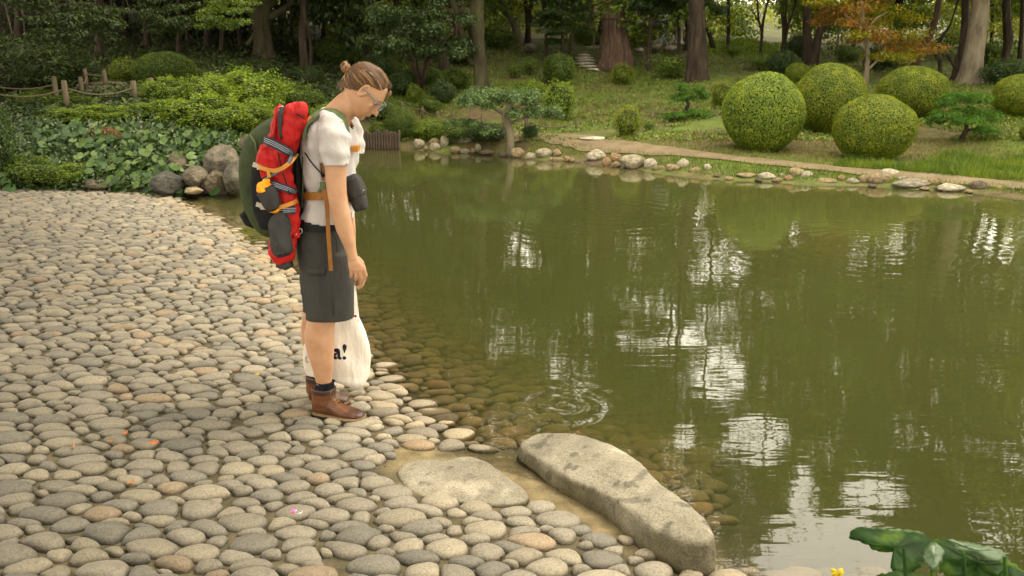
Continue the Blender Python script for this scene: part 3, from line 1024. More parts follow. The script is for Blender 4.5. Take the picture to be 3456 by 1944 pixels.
def foot(px, py, Y):
    ys = np.linspace(Y - 2.5, Y + 3.5, 90)
    d = ray(px, py); X = d[0] / d[1] * ys; Z = CAMZ + d[2] / d[1] * ys
    g = H(X, ys); k_ = np.nonzero(Z <= g + .02)[0]
    if len(k_) == 0:
        i = int(np.argmin(Z - g)); return Vector((X[i], ys[i], g[i]))
    i = k_[np.argmin(np.abs(ys[k_] - Y))] if Z[0] <= g[0] else k_[0]
    return Vector((X[i], ys[i], g[i]))


def bush(px, base, w, h, Y, proto, lab, cat='shrub', group=None, name='shrub', depth=None, rz=None, part='foliage', stem=True):
    """bush whose outline is w x h photo pixels with its foot at (px, base)"""
    k = mpp(base, Y)
    p = Q(px, base, Y)
    gp = foot(px, base, Y)
    if gp is not None: p = gp; k = mpp(base, p.y)
    root = empty(name, p, lab, cat, group)
    o = link(part, proto, root)
    hh = h * k / 2
    o.location = (0, 0, hh * .92)
    o.scale = (w * k / 2, depth or w * k / 2, hh)
    o.rotation_euler = (0, 0, rz if rz is not None else (px * .37) % 6.28)
    if abs(w - h) > .3 * h and rz is None: o.rotation_euler = (0, 0, 0 if int(px) % 2 else PI)
    if stem:
        g_ = Geo(); g_.tube([Vector((0, 0, -.25)), Vector((.01, 0, hh * .6))], [.03, .02], 6)
        link('stem', g_.mesh('stem', [M['twig']]), root)
    return root


PB = {
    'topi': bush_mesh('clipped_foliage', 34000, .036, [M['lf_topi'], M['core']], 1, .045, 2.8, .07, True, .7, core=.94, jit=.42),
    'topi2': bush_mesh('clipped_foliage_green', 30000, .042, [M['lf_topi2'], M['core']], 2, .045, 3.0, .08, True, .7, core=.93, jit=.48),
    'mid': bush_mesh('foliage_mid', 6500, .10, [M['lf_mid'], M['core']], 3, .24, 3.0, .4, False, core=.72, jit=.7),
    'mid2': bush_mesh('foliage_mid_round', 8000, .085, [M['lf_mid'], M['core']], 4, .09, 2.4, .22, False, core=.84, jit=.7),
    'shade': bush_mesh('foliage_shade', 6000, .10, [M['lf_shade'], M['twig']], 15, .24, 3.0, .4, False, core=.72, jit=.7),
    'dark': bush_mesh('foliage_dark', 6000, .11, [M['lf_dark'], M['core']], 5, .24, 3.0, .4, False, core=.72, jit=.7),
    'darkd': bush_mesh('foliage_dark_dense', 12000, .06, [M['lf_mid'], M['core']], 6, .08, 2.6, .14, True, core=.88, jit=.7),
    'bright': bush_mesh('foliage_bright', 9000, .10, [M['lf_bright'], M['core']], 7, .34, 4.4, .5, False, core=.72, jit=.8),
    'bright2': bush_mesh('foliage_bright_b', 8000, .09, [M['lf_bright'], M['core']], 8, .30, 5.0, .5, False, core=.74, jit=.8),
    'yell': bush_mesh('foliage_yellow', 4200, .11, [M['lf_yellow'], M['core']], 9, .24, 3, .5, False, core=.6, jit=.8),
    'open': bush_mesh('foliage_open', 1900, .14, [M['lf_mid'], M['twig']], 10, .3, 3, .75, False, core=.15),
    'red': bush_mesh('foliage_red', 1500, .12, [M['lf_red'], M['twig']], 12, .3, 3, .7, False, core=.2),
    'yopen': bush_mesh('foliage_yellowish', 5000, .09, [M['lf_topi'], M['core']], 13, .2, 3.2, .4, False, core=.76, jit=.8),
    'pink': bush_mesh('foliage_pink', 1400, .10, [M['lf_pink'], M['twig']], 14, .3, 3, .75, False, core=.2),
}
# clipped round bushes on the right bank
CG = 'clipped round bushes on the grassy bank'
for px, base, w, h, Y, pr, lab in (
        (2568, 500, 272, 264, 15.4, 'topi2', 'leftmost of the big clipped round bushes, tall and egg shaped'),
        (2793, 440, 240, 234, 17.0, 'topi', 'big clipped round bush standing behind and between the two front ones'),
        (2942, 534, 268, 224, 14.6, 'topi', 'olive clipped round bush in front, lowest on the bank'),
        (3072, 390, 230, 172, 18.0, 'topi', 'clipped dome bush behind, to the left of the small pine'),
        (3432, 384, 170, 140, 17.7, 'topi', 'clipped round bush cut by the right edge of the photo'),
        (2690, 275, 84, 66, 21.0, 'topi', 'small clipped bush peeping out behind the big round bushes')):
    bush(px, base, w, h, Y, PB[pr], lab, 'clipped bush', CG, 'clipped_bush', depth=w * mpp(base, Y) / 2 * .95)
SG = 'shrubs on the far bank'
for px, base, w, h, Y, pr, lab in (
        (1886, 285, 112, 108, 22.0, 'mid2', 'round green shrub just left of the stone steps'),
        (1888, 400, 112, 128, 18.4, 'bright2', 'round light green shrub right behind the spreading cloud pruned tree'),
        (1780, 330, 130, 62, 19.4, 'bright', 'low light green shrub behind the top of the cloud pruned tree'),
        (2100, 282, 86, 66, 23.2, 'yopen', 'small domed olive shrub at the foot of the big reddish trunk'),
        (2258, 264, 130, 90, 23.5, 'open', 'loose dark green shrub left of the second big trunk'),
        (2435, 358, 86, 82, 18.6, 'yopen', 'dull olive shrub squeezed against the leftmost big round bush'),
        (2118, 455, 100, 96, 17.6, 'yopen', 'azalea like shrub with tufts beside the path'),
        (2190, 440, 50, 40, 17.4, 'open', 'small leafy plant on the slope above the path'),
        (1350, 465, 100, 108, 17.6, 'darkd', 'dense dark green shrub in front of the log edging'),
        (1300, 400, 90, 75, 18.2, 'mid', 'green shrub just right of the man’s glasses'),
        (1495, 345, 90, 86, 20.3, 'dark', 'dark shrub left of the foot of the twisting tree'),
        (1450, 380, 80, 60, 20.0, 'mid', 'low green shrub above the rope fence on the hillside'),
        (1440, 285, 100, 62, 21.5, 'darkd', 'dark rounded shrub below the big glossy bush'),
        (1540, 300, 90, 74, 21.2, 'mid', 'tufted shrub left of the twisting trunk'),
        (1360, 320, 120, 90, 20.5, 'dark', 'dark leafy shrub behind the man’s head'),
        (1270, 275, 130, 100, 21.5, 'dark', 'dark shrub hidden partly by the man’s hair'),
        (1400, 345, 60, 60, 20.2, 'yopen', 'small olive shrub on the shaded hillside'),
        (1738, 262, 60, 62, 23.5, 'open', 'small thin shrub on the mossy slope'),
        (1790, 250, 60, 64, 24.0, 'open', 'second thin shrub on the mossy slope near the round shrub'),
        (1550, 470, 150, 60, 17.2, 'mid', 'low leafy plants under the cloud pruned tree above the edging stones'),
        (1640, 478, 150, 66, 16.9, 'dark', 'dark low shrub beside the trunk of the cloud pruned tree'),
        (1455, 470, 90, 70, 17.0, 'bright2', 'bright leafy plant above the edging stones behind the man'),
        (1410, 462, 70, 56, 17.3, 'mid', 'leafy plant between the log edging and the edging stones'),
        (1790, 462, 60, 46, 17.6, 'dark', 'dark grassy tuft beside the prop pole'),
        (2560, 235, 120, 60, 24.5, 'open', 'loose shrub right of the second big trunk'),
        (2640, 245, 110, 78, 24.5, 'dark', 'dark shrub under the thin maples'),
        (2470, 190, 80, 44, 27.5, 'open', 'small open shrub at the foot of the bright mound'),
        (2700, 190, 100, 80, 27.0, 'dark', 'dark layered shrub beside the leaning trunk'),
        (2980, 235, 140, 90, 25.5, 'dark', 'dark green shrub behind the clipped bushes under the maple'),
        (2860, 210, 90, 60, 27.0, 'mid', 'green shrub under the red maple foliage'),
        (3390, 285, 160, 90, 23.5, 'dark', 'dark shrub at the foot of the big pale trunk'),
        (3330, 210, 110, 70, 27.5, 'mid', 'grey green shrub behind the big pale trunk'),
        (2150, 150, 110, 60, 29.5, 'yell', 'yellow green bush behind the big reddish trunk'),
        (1975, 150, 90, 70, 29.5, 'mid', 'green shrub at the top left of the stone steps'),
        (2330, 165, 90, 55, 29.5, 'yell', 'yellow green shrub beside the stone lantern'),
        (1560, 215, 160, 90, 24.5, 'dark', 'dark shrub between the dark trunks behind the twisting tree'),
        (3020, 300, 60, 30, 21.4, 'mid', 'low tuft between the two rear clipped bushes'),
        (3470, 470, 60, 60, 15.6, 'topi', 'edge of a clipped bush at the right border of the photo'),
        (1680, 160, 130, 70, 28, 'mid', 'green shrub beyond the leaning grey trunk'),
        (1140, 215, 150, 90, 23.5, 'mid', 'shrub among the thin trunks behind the hair bun'),
        (1040, 290, 120, 70, 21.0, 'shade', 'dark undergrowth shrub above the red jacket'),
        (880, 262, 150, 60, 22.0, 'shade', 'dark undergrowth shrub left of the forked trunk'),
        (1180, 130, 170, 60, 29.0, 'yell', 'yellow green shrub at the back of the wood')):
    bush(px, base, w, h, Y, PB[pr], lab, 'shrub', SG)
LG = 'shrubs on the left bank'
for px, base, w, h, Y, pr, lab, dep in (
        (560, 300, 210, 128, 16.6, 'darkd', 'clipped dark green dome shrub behind the rope posts', None),
        (425, 290, 110, 92, 16.3, 'yopen', 'yellow green shrub next to the wooden steps', None),
        (470, 292, 90, 46, 16.0, 'red', 'sprig of red leaves at the foot of the yellow green shrub', None),
        (650, 285, 90, 60, 16.4, 'darkd', 'small lobe of clipped dark shrub right of the dome', None),
        (560, 345, 150, 90, 15.2, 'bright2', 'bright shrub below the dark dome shrub', None),
        (700, 350, 170, 105, 15.2, 'bright', 'bright yellow green shrub in the middle of the left bank', None),
        (855, 380, 240, 150, 15.0, 'bright', 'largest bright green shrub, left of the red jacket', .8),
        (690, 440, 250, 130, 14.0, 'bright2', 'low spreading light green shrub above the broad leaves', .7),
        (840, 440, 180, 100, 13.9, 'bright', 'light green shrub above the boulders', .6),
        (1010, 360, 150, 80, 16.5, 'mid', 'green shrub behind the red jacket hood', None),
        (1090, 440, 120, 90, 16.2, 'bright2', 'soft feathery green shrub right behind the shoulder', None),
        (60, 330, 330, 210, 15.6, 'shade', 'big shaded shrub at the left edge behind the rope', 1.0),
        (190, 300, 210, 150, 16.2, 'shade', 'shaded drooping green shrub left of the rope posts', .9),
        (-10, 600, 120, 260, 11.6, 'dark', 'dark small leaved shrub cut by the left edge', .4),
        (120, 615, 190, 90, 11.2, 'mid', 'low small leaved shrub at the top left corner of the cobbles', .35),
        (230, 622, 130, 70, 11.1, 'bright2', 'fresh green low plant beside the flat grey rock', .3),
        (180, 360, 260, 60, 14.6, 'mid', 'green ground plants below the sagging rope', .5),
        (300, 410, 300, 60, 13.7, 'bright2', 'bright ground plants under the path edge', .4),
        (930, 600, 190, 110, 12.6, 'mid', 'green shrub on the bank hidden behind the backpack', .5),
        (1030, 545, 210, 120, 14.4, 'mid', 'shrub at the waterside hidden behind the shirt', .6),
        (1130, 505, 150, 100, 16.2, 'bright2', 'light green shrub between the shoulder and the log edging', .6),
        (540, 395, 200, 60, 14.1, 'bright2', 'feathery grass like plants in front of the wooden steps', .4)):
    bush(px, base, w, h, Y, PB[pr], lab, 'shrub', LG, depth=dep)
bush(1375, 305, 90, 60, 20.9, PB['pink'], 'shrub with pale pink blossom in the shade behind the face', 'shrub', SG)
bush(1290, 460, 90, 50, 17.2, PB['mid'], 'broad leaved plant growing over the log edging', 'plant', SG, 'leafy_plant')

# big glossy dark shrub behind the man's head
k = 1 / 130.
BL = []
rr_ = np.random.default_rng(5)
for _ in range(46):
    a = rr_.uniform(0, 6.28); q = rr_.uniform(.1, 1) ** .6
    BL.append(((q * math.cos(a) * 1.15, q * math.sin(a) * .8, rr_.uniform(-.65, .85) * (1 - .35 * q)), (.30, .30, .15)))
v, t = blob_cloud(BL, 950, .075, 77, .42)
big = empty('large_shrub', Q(1420, 268, 20.5), 'big spreading glossy dark green shrub right of the man’s hair', 'shrub', SG)
o = link('foliage', npmesh('glossy_foliage', v, None, t, [M['lf_dark']]), big); o.location = (0, 0, 1.0)
g_ = Geo()
for a in range(7):
    g_.tube([Vector((0, 0, -.2)), Vector((.2 * math.cos(a), .2 * math.sin(a), .35)), Vector((.7 * math.cos(a * 1.1), .5 * math.sin(a * 1.1), 1.0))], [.04, .03, .015], 6)
link('stem', g_.mesh('stem', [M['bark']]), big)


# ------------------------------------------------------------------ trees
def crown_mesh(name, mat_, seed, R=2.6, Hh=5.2, nb=60, per=330, leaf=.13, drop=0, aspect=.5):
    r = np.random.default_rng(seed)
    B = []
    for _ in range(nb):
        z = r.uniform(0, 1)
        rad = R * (math.sin(PI * (.18 + .74 * z)) ** .7) * r.uniform(.25, 1)
        a = r.uniform(0, 6.28)
        s = r.uniform(.42, .8)
        B.append(((rad * math.cos(a), rad * math.sin(a), z * Hh - drop * rad / R), (s, s, s * .42)))
    v, t = blob_cloud(B, per, leaf, seed + 1, aspect, up=.6)
    return npmesh(name, v, None, t, [mat_]), B


CR = {}
for nm, mt_, sd, R_, H_, nb, per_, lf_, dr in (
        ('a', 'lf_mid', 1, 2.7, 5.6, 46, 400, .14, 0), ('b', 'lf_dark', 2, 2.6, 5.0, 46, 400, .14, 0), ('c', 'lf_far', 3, 2.6, 5.2, 42, 380, .14, .3),
        ('d', 'lf_mid', 4, 3.0, 4.6, 46, 380, .14, .5), ('e', 'lf_pine', 5, 2.4, 5.0, 44, 400, .12, 0), ('s', 'lf_shade', 6, 2.9, 4.8, 46, 400, .14, .4)):
    CR[nm], _b = crown_mesh('crown_' + {'a': 'broad', 'b': 'dark', 'c': 'light', 'd': 'wide', 'e': 'pine', 's': 'shaded'}[nm], M[mt_], sd, R_, H_, nb, per_, lf_, dr)


# gaps between the crowns, where the sky shows in the pond's mirror
GAPS = [(1330, 880, 45, 95), (1700, 812, 115, 52), (2210, 1095, 140, 105), (1915, 1235, 60, 60), (2420, 1275, 110, 58), (1960, 1350, 100, 60), (2560, 1480, 115, 80), (2960, 1665, 140, 62), (2790, 1880, 240, 150), (3390, 1680, 90, 60), (2700, 1660, 45, 100), (2330, 1130, 60, 40), (2300, 1480, 60, 40), (3150, 1500, 70, 26)]


def open_gaps(v, org, r, left=.012):
    n = len(v) // 4
    c = v.reshape(n, 4, 3).mean(1) + np.array(org)
    x, y, _ = pix(c * np.array([1, 1, -1]))
    x = x + 26 * waves(c, 2.2, 5, 2); y = y + 26 * waves(c, 2.2, 6, 2)
    kill = np.zeros(n, dtype=bool)
    for gx_, gy_, rx, ry in GAPS: kill |= ((x - gx_) / rx) ** 2 + ((y - gy_) / ry) ** 2 < 1
    keep_ = ~(kill & (r.random(n) > left))
    v = v.reshape(n, 4, 3)[keep_].reshape(-1, 3)
    i = np.arange(int(keep_.sum()))[:, None] * 4
    return v, np.concatenate([i + np.array([0, 1, 2]), i + np.array([0, 2, 3])], 0)


def tall_crown(name, mat_, seed, org, R, Hh, nb=72, per=165, leaf=.17):
    r = np.random.default_rng(seed)
    B = []
    for _ in range(nb):
        z = r.uniform(0, 1)
        rad = R * (math.sin(PI * (.14 + .80 * z)) ** .6) * r.uniform(.15, 1)
        a = r.uniform(0, 6.28); s = r.uniform(.4, .85)
        B.append(((rad * math.cos(a), rad * math.sin(a), z * Hh), (s, s, s * .45)))
    v, t = blob_cloud(B, per, leaf, seed + 1, .5, up=.6)
    v, t = open_gaps(v, org, r)
    return npmesh(name, v, None, t, [mat_])


def limbs_mesh(name, seed, mat_, R=2.2, Hh=4.6, n=9, r0=.08):
    r = random.Random(seed)
    g_ = Geo()
    for i in range(n):
        a = i * 2.4 + r.uniform(-.4, .4); z0 = r.uniform(.0, .75) * Hh; ln = R * r.uniform(.55, 1)
        p0 = Vector((0, 0, z0)); p3 = Vector((ln * math.cos(a), ln * math.sin(a), z0 + r.uniform(.3, 1.3)))
        mid = p0.lerp(p3, .5) + Vector((r.uniform(-.2, .2), r.uniform(-.2, .2), r.uniform(-.1, .3)))
        g_.tube([p0, mid, p3], [r0, r0 * .6, r0 * .2], 6)
        for j in range(3):
            q = mid.lerp(p3, r.random()); g_.tube([q, q + Vector((r.uniform(-.7, .7), r.uniform(-.7, .7), r.uniform(.1, .6)))], [r0 * .35, r0 * .1], 4)
    g_.tube([Vector((0, 0, -.1)), Vector((.05, 0, Hh * .5)), Vector((0, 0, Hh * .95))], [r0 * 1.6, r0 * 1.1, r0 * .3], 8)
    return g_.mesh(name, [M[mat_]])


LM = {b: [limbs_mesh('limbs', 10 + i, b) for i in range(2)] for b in ('bark', 'bark_red', 'bark_pale', 'bark_moss')}


LT = [limbs_mesh('limbs_slender', 20 + i, 'bark', n=5, r0=.035) for i in range(3)]


def trunk_geo(path, rads, seed, n=14, flare=True):
    """path: world points; rough, slightly fluted trunk"""
    g_ = Geo()
    sm_ = []; sr = []
    for i in range(len(path) - 1):
        k_ = max(2, int((path[i + 1] - path[i]).length / .22))
        p0, p1, p2, p3 = path[max(i - 1, 0)], path[i], path[i + 1], path[min(i + 2, len(path) - 1)]
        for j in range(k_):
            t = j / k_
            sm_.append(.5 * ((2 * p1) + (p2 - p0) * t + (2 * p0 - 5 * p1 + 4 * p2 - p3) * t * t + (3 * p1 - p0 - 3 * p2 + p3) * t ** 3))
            sr.append(rads[i] * (1 - t) + rads[i + 1] * t)
    sm_.append(path[-1]); sr.append(rads[-1])
    g_.tube(sm_, sr, n)
    ctr_i = 0
    z0 = path[0].z
    k_ = len(sm_)
    for i in range(k_):
        for j in range(n):
            v = g_.v[i * n + j]; c = sm_[i]; d = v - c
            an = 2 * PI * j / n
            hgt_ = (c - sm_[0]).length
            fl = 1 + (.55 * math.exp(-hgt_ / (sr[i] * 2.0 + .01)) * (1 + .5 * math.sin(an * 3 + seed)) if flare else 0)
            rough_ = 1 + (.035 * math.sin(an * 9 + hgt_ * .6 + seed) + .03 * math.sin(an * 13 - hgt_) if n > 20 else 0) + .07 * math.sin(an * 4 + seed + hgt_ * .8) + .15 * noise.noise(Vector((v.x * 7, v.y * 7, v.z * 2.2)))
            g_.v[i * n + j] = c + d * fl * rough_
    return g_


def tree(pts_, rads, Y, bark, lab, crown='a', cs=1.0, group='trees on the far bank', crown_at=None, extra=(), cz=None, name='tree', crown_parts=True, rz=None, base_sink=.15):
    """pts_: photo pixels of the trunk from the foot upwards; rads in photo pixels"""
    base = foot(pts_[0][0], pts_[0][1], Y); Y = base.y
    root = empty(name, base, lab, 'tree', group)
    W = [base + Vector((0, 0, -base_sink))] + [Q(a, b, Y) for a, b in pts_[1:]]
    k_ = mpp(200, Y)
    R_ = [r_ * k_ for r_ in rads]
    top = W[-1]
    dirn = (W[-1] - W[-2]).normalized()
    if dirn.z < .5: dirn = Vector((dirn.x * .3, 0, 1)).normalized()
    zt = crown_at if crown_at is not None else max(top.z + .2, base.z + 3.2)
    if zt > top.z + .2:
        up_ = top + Vector((dirn.x / dirn.z * (zt - top.z) * .8, .15, zt - top.z))
        W.append(up_); R_.append(R_[-1] * .8)
    tk = link('trunk', trunk_geo(W, R_, len(lab), 40 if R_[0] > .15 else 14).mesh('trunk', [M[bark]]), root, world=True)
    for e_, er in extra:
        pe = [Q(a, b, Y) if not isinstance(a, Vector) else a for a, b in e_]
        link('branch', trunk_geo(pe, [q * k_ for q in er], 3, 9, False).mesh('branch', [M[bark]]), root, world=True)
    if pts_[0][0] > 1280 and Y < 30.5:
        tl = {'a': 'lf_mid', 'b': 'lf_dark', 'c': 'lf_far', 'd': 'lf_mid', 'e': 'lf_pine', 's': 'lf_shade', None: 'lf_mid'}[crown]
        off = W[-1] - base + Vector((0, 0, -.6))
        zt_ = Y * .66 - 1.0
        Hc = max(5.0, zt_ - W[-1].z) * (.8 + .3 * ((pts_[0][0] * .137) % 1))
        c = link('crown', tall_crown('tall_crown', M[tl], int(pts_[0][0]), tuple(W[-1] + Vector((0, 0, -.6))), 3.0 if cs > 1 else 2.3, Hc), root)
        c.location = off
        if crown is not None:
            l_ = link('limbs', LT[len(lab) % 3], root)
            l_.location = off + Vector((0, 0, .3)); l_.scale = (1.1, 1.1, Hc / 5.2)
    elif crown:
        c = link('crown', CR[crown], root)
        c.location = W[-1] - base + Vector((0, 0, -.6))
        c.scale = (cs, cs, cs * (1.15 + .55 * ((pts_[0][0] * .137) % 1)) * (.8 if pts_[0][0] > 3050 else 1)); c.rotation_euler = (0, 0, (pts_[0][0] * .7) % 6.28 if rz is None else rz)
        l_ = link('limbs', LM[bark][len(lab) % 2], root)
        l_.location = c.location + Vector((0, 0, .3)); l_.scale = (cs, cs, cs); l_.rotation_euler = c.rotation_euler
    return root


T = tree
T([(2072, 228), (2075, 150), (2072, 60), (2070, -60)], [43, 40, 35, 32], 24.6, 'bark_red', 'huge straight reddish brown trunk with flaking bark, widest of all the trees', 'e', 1.35, crown_at=4.6)
T([(2351, 270), (2351, 190), (2353, 90), (2350, -40)], [31, 28, 25, 22], 23.0, 'bark', 'thick straight dark brown trunk with a flared foot, centre right', 'b', 1.25, crown_at=3.7)
T([(1624, 302), (1620, 240), (1613, 160), (1608, 100), (1607, 40), (1612, -40)], [22, 21, 22, 26, 24, 20], 20.6, 'bark_moss', 'mossy twisting tree with a thick horizontal bough reaching left', 'b', 1.15, crown_at=3.6,
  extra=[([(1606, 75), (1588, 42), (1560, 38), (1530, 40), (1505, 32), (1494, 22)], [15, 15, 14, 11, 9, 7]), ([(1500, 26), (1485, 30), (1470, 48), (1454, 68)], [7, 6, 5, 3]), ([(1540, 40), (1530, 10), (1525, -40)], [12, 13, 12]), ([(1600, 218), (1582, 195), (1566, 150), (1554, 100)], [11, 12, 12, 11])])
T([(1503, 235), (1496, 170), (1488, 110), (1480, 50), (1476, -40)], [17, 14, 14, 13, 13], 22.8, 'bark', 'dark purplish trunk leaning left behind the glossy shrub', 'a', 1.2)
T([(1553, 165), (1545, 90), (1535, 40), (1528, -40)], [15, 13, 12, 11], 24.0, 'bark_red', 'reddish trunk behind the horizontal bough', None, 1.2, crown_at=6)
T([(1758, 128), (1735, 80), (1708, 40), (1682, -10), (1665, -60)], [13, 11, 9, 8, 7], 27.0, 'bark_pale', 'grey trunk leaning to the left, standing alone in front of the pale building', None, 1.15)
T([(1782, 150), (1782, 95), (1784, 55), (1776, 20), (1768, -40)], [11, 10, 13, 7, 6], 28.0, 'bark', 'dark forked trunk just right of the leaning grey trunk', 'b', 1.2, extra=[([(1784, 55), (1792, 20), (1800, -30)], [7, 7, 6])])
T([(1845, 195), (1843, 120), (1840, 50), (1838, -40)], [6, 5, 4.5, 4], 24.5, 'bark', 'very thin dark upright pine trunk above the round shrub', 'e', .9, crown_at=3.3)
T([(1925, 180), (1928, 100), (1934, 40), (1940, -30)], [6, 5, 5, 4], 26.5, 'bark_red', 'thin reddish trunk left of the stone steps', 'e', 1.0)
T([(1995, 130), (1990, 90), (1992, 40), (1992, -30)], [19, 14, 13, 12], 29.5, 'bark_pale', 'pale trunk behind the top of the stone steps', 'c', 1.3)
T([(2020, 148), (2030, 100), (2038, 40), (2044, -30)], [14, 12, 11, 10], 28.0, 'bark', 'dark trunk leaning right just left of the huge reddish trunk', 'a', 1.2)
T([(2190, 235), (2192, 160), (2194, 95), (2196, 84)], [9, 8, 8, 9], 24.0, 'bark', 'small dark tree with branches spreading flat like an umbrella', None, .8, crown_at=2.9,
  extra=[([(2194, 92), (2170, 80), (2130, 74), (2095, 66), (2030, 64)], [8, 5, 4, 3, 2]), ([(2196, 88), (2165, 62), (2152, 30), (2140, -20)], [7, 5, 4, 3]), ([(2198, 88), (2216, 60), (2224, 20), (2240, -20)], [7, 5, 4, 3]), ([(2198, 86), (2230, 76), (2280, 66)], [6, 3, 2])], name='pine_tree')
T([(2412, 160), (2396, 120), (2380, 80), (2374, 40), (2372, -20)], [8, 7, 6, 5, 5], 27.0, 'bark', 'thin curved dark trunk right behind the thick straight trunk', 'c', .9)
T([(2567, 190), (2572, 110), (2576, 70), (2588, 20), (2600, -30)], [6, 5, 5, 3.5, 3], 26.5, 'bark', 'slim forked maple on the right edge of the bright mound', None, 1, extra=[([(2573, 110), (2560, 65), (2556, 0), (2552, -40)], [4, 3.5, 3, 2.5]), ([(2566, 85), (2548, 50), (2535, 30)], [3, 2, 1])])
T([(2640, 180), (2650, 130), (2662, 80), (2680, 30), (2690, -30)], [8, 6, 5, 4, 4], 26.5, 'bark', 'slim leaning maple with forked stem, next to the mound', 'c', .9, extra=[([(2657, 100), (2652, 50), (2656, -20)], [4, 3, 3])])
T([(2724, 215), (2724, 140), (2722, 60), (2718, -40)], [16, 14, 12, 11], 26.0, 'bark', 'straight dark trunk above the second big round bush', 'a', 1.25)
T([(2745, 215), (2758, 140), (2776, 75), (2790, 20), (2800, -30)], [16, 14, 12, 11, 10], 25.5, 'bark', 'dark trunk leaning to the right with a side branch, above the round bushes', 'a', 1.2, extra=[([(2766, 125), (2790, 95), (2815, 75)], [6, 4, 3])])
T([(2825, 190), (2830, 110), (2834, 60), (2838, -20)], [5, 4, 4, 3], 29.0, 'bark_pale', 'thin stem in front of the white gap right of the leaning trunk', 'c', 1.0)
T([(3092, 225), (3100, 190), (3130, 140), (3150, 90), (3165, 30), (3170, -30)], [16, 14, 12, 11, 10, 9], 27.0, 'bark_red', 'reddish trunk leaning right behind the rear clipped dome', 'a', 1.2)
T([(3176, 255), (3172, 210), (3160, 180), (3172, 140), (3200, 95), (3215, 60)], [7, 7, 8, 6, 5, 3], 25.0, 'bark', 'thin crooked dark tree left of the big pale trunk', 'b', .9)
T([(3228, 268), (3238, 210), (3250, 150), (3256, 80), (3258, -30)], [18, 15, 13, 12, 12], 24.0, 'bark', 'dark trunk standing against the left side of the big pale trunk', 'b', 1.2, extra=[([(3230, 235), (3212, 205), (3195, 185)], [8, 6, 4])])
T([(3275, 280), (3285, 200), (3295, 120), (3305, 60), (3310, -30)], [30, 27, 26, 27, 26], 23.5, 'bark_pale', 'thick pale grey trunk near the right edge, with a knot', 'b', 1.35)
T([(3382, 245), (3392, 190), (3404, 140), (3400, 90), (3396, 20), (3400, -30)], [12, 11, 14, 14, 12, 11], 25.5, 'bark', 'dark bulging trunk near the right edge behind the small pine', 'b', 1.2)
T([(3440, 235), (3446, 150), (3450, 60), (3452, -20)], [9, 8, 7, 6], 28.5, 'bark', 'thin dark trunk at the very right edge', 'a', 1.2)
T([(2650, 165), (2646, 90), (2640, 30), (2640, -30)], [9, 8, 7, 7], 33.0, 'bark_red', 'far brown trunk above the bright mound between the slim maples', None, 1.3, crown_at=7)
for i_, (px_, Y_, l_b) in enumerate(((2315, 28.5, 'far thin trunk just left of the thick straight dark trunk'), (2455, 29.5, 'far thin trunk at the left of the bright mound'), (2880, 28.5, 'far thin trunk left of the orange maple'), (3035, 29.0, 'far thin trunk right of the orange maple'), (3345, 29.5, 'far thin trunk right of the big pale trunk'), (3500, 27.0, 'tree just beyond the right edge of the photo'))):
    T([(px_, 170), (px_ + 4, 90), (px_ + 2, -30)], [6, 5.5, 5], Y_, 'bark', l_b, 'abdacd'[i_], 1.2, crown_at=4.0)
# left and centre woods
T([(890, 205), (888, 150), (882, 100), (880, 40), (905, 0), (915, -40)], [30, 27, 26, 30, 22, 18], 21.5, 'bark_moss', 'gnarled forked tree with a knot hole, left of the hair bun', 's', 1.15, crown_at=3.4,
  extra=[([(884, 70), (850, 45), (822, 10), (815, -30)], [18, 14, 12, 10]), ([(894, 60), (945, 40), (985, 5), (1000, -40)], [16, 13, 11, 10]), ([(862, 110), (850, 130), (835, 152)], [8, 7, 8])])
T([(1032, 250), (1026, 200), (1020, 120), (1024, 50), (1026, -40)], [18, 15, 13, 12, 11], 21.0, 'bark', 'dark trunk with a crooked creeper stem, above the red jacket', 's', 1.1, extra=[([(1046, 235), (1050, 170), (1040, 100), (1030, 60)], [6, 6, 5, 4])])
for i, (a, b, lab, bk) in enumerate((
        ([(1160, 170), (1164, 100), (1160, 20), (1166, -30)], [6, 5, 5, 4], 'thin dark trunk directly above the hair bun', 'bark'),
        ([(1226, 212), (1212, 140), (1195, 60), (1172, 0), (1165, -40)], [9, 8, 7, 6, 6], 'slim dark trunk leaning left above the man’s head', 'bark'),
        ([(1242, 212), (1244, 140), (1248, 70), (1250, -30)], [8, 7, 7, 7], 'slim straight dark trunk above the man’s forehead', 'bark'),
        ([(1262, 190), (1260, 120), (1262, 60), (1256, -30)], [6, 5, 4, 4], 'thinnest of the dark stems above the man’s head', 'bark'),
        ([(1305, 160), (1310, 100), (1330, 50), (1340, -20)], [10, 9, 8, 8], 'V shaped dark tree right of the slim trunks', 'bark'),
        ([(1220, 110), (1222, 50), (1216, -30)], [12, 11, 10], 'wider brown trunk behind the slim dark trunks', 'bark_red'))):
    T(a, b, (22, 22, 22.5, 23, 24, 27)[i], bk, lab, ('a', 'd', None, 'a', 'c', 'a')[i], 1.0, group='slim trunks above the man', extra=[([(1307, 110), (1296, 60), (1282, 10), (1276, -40)], [7, 6, 5, 5])] if i == 4 else ())
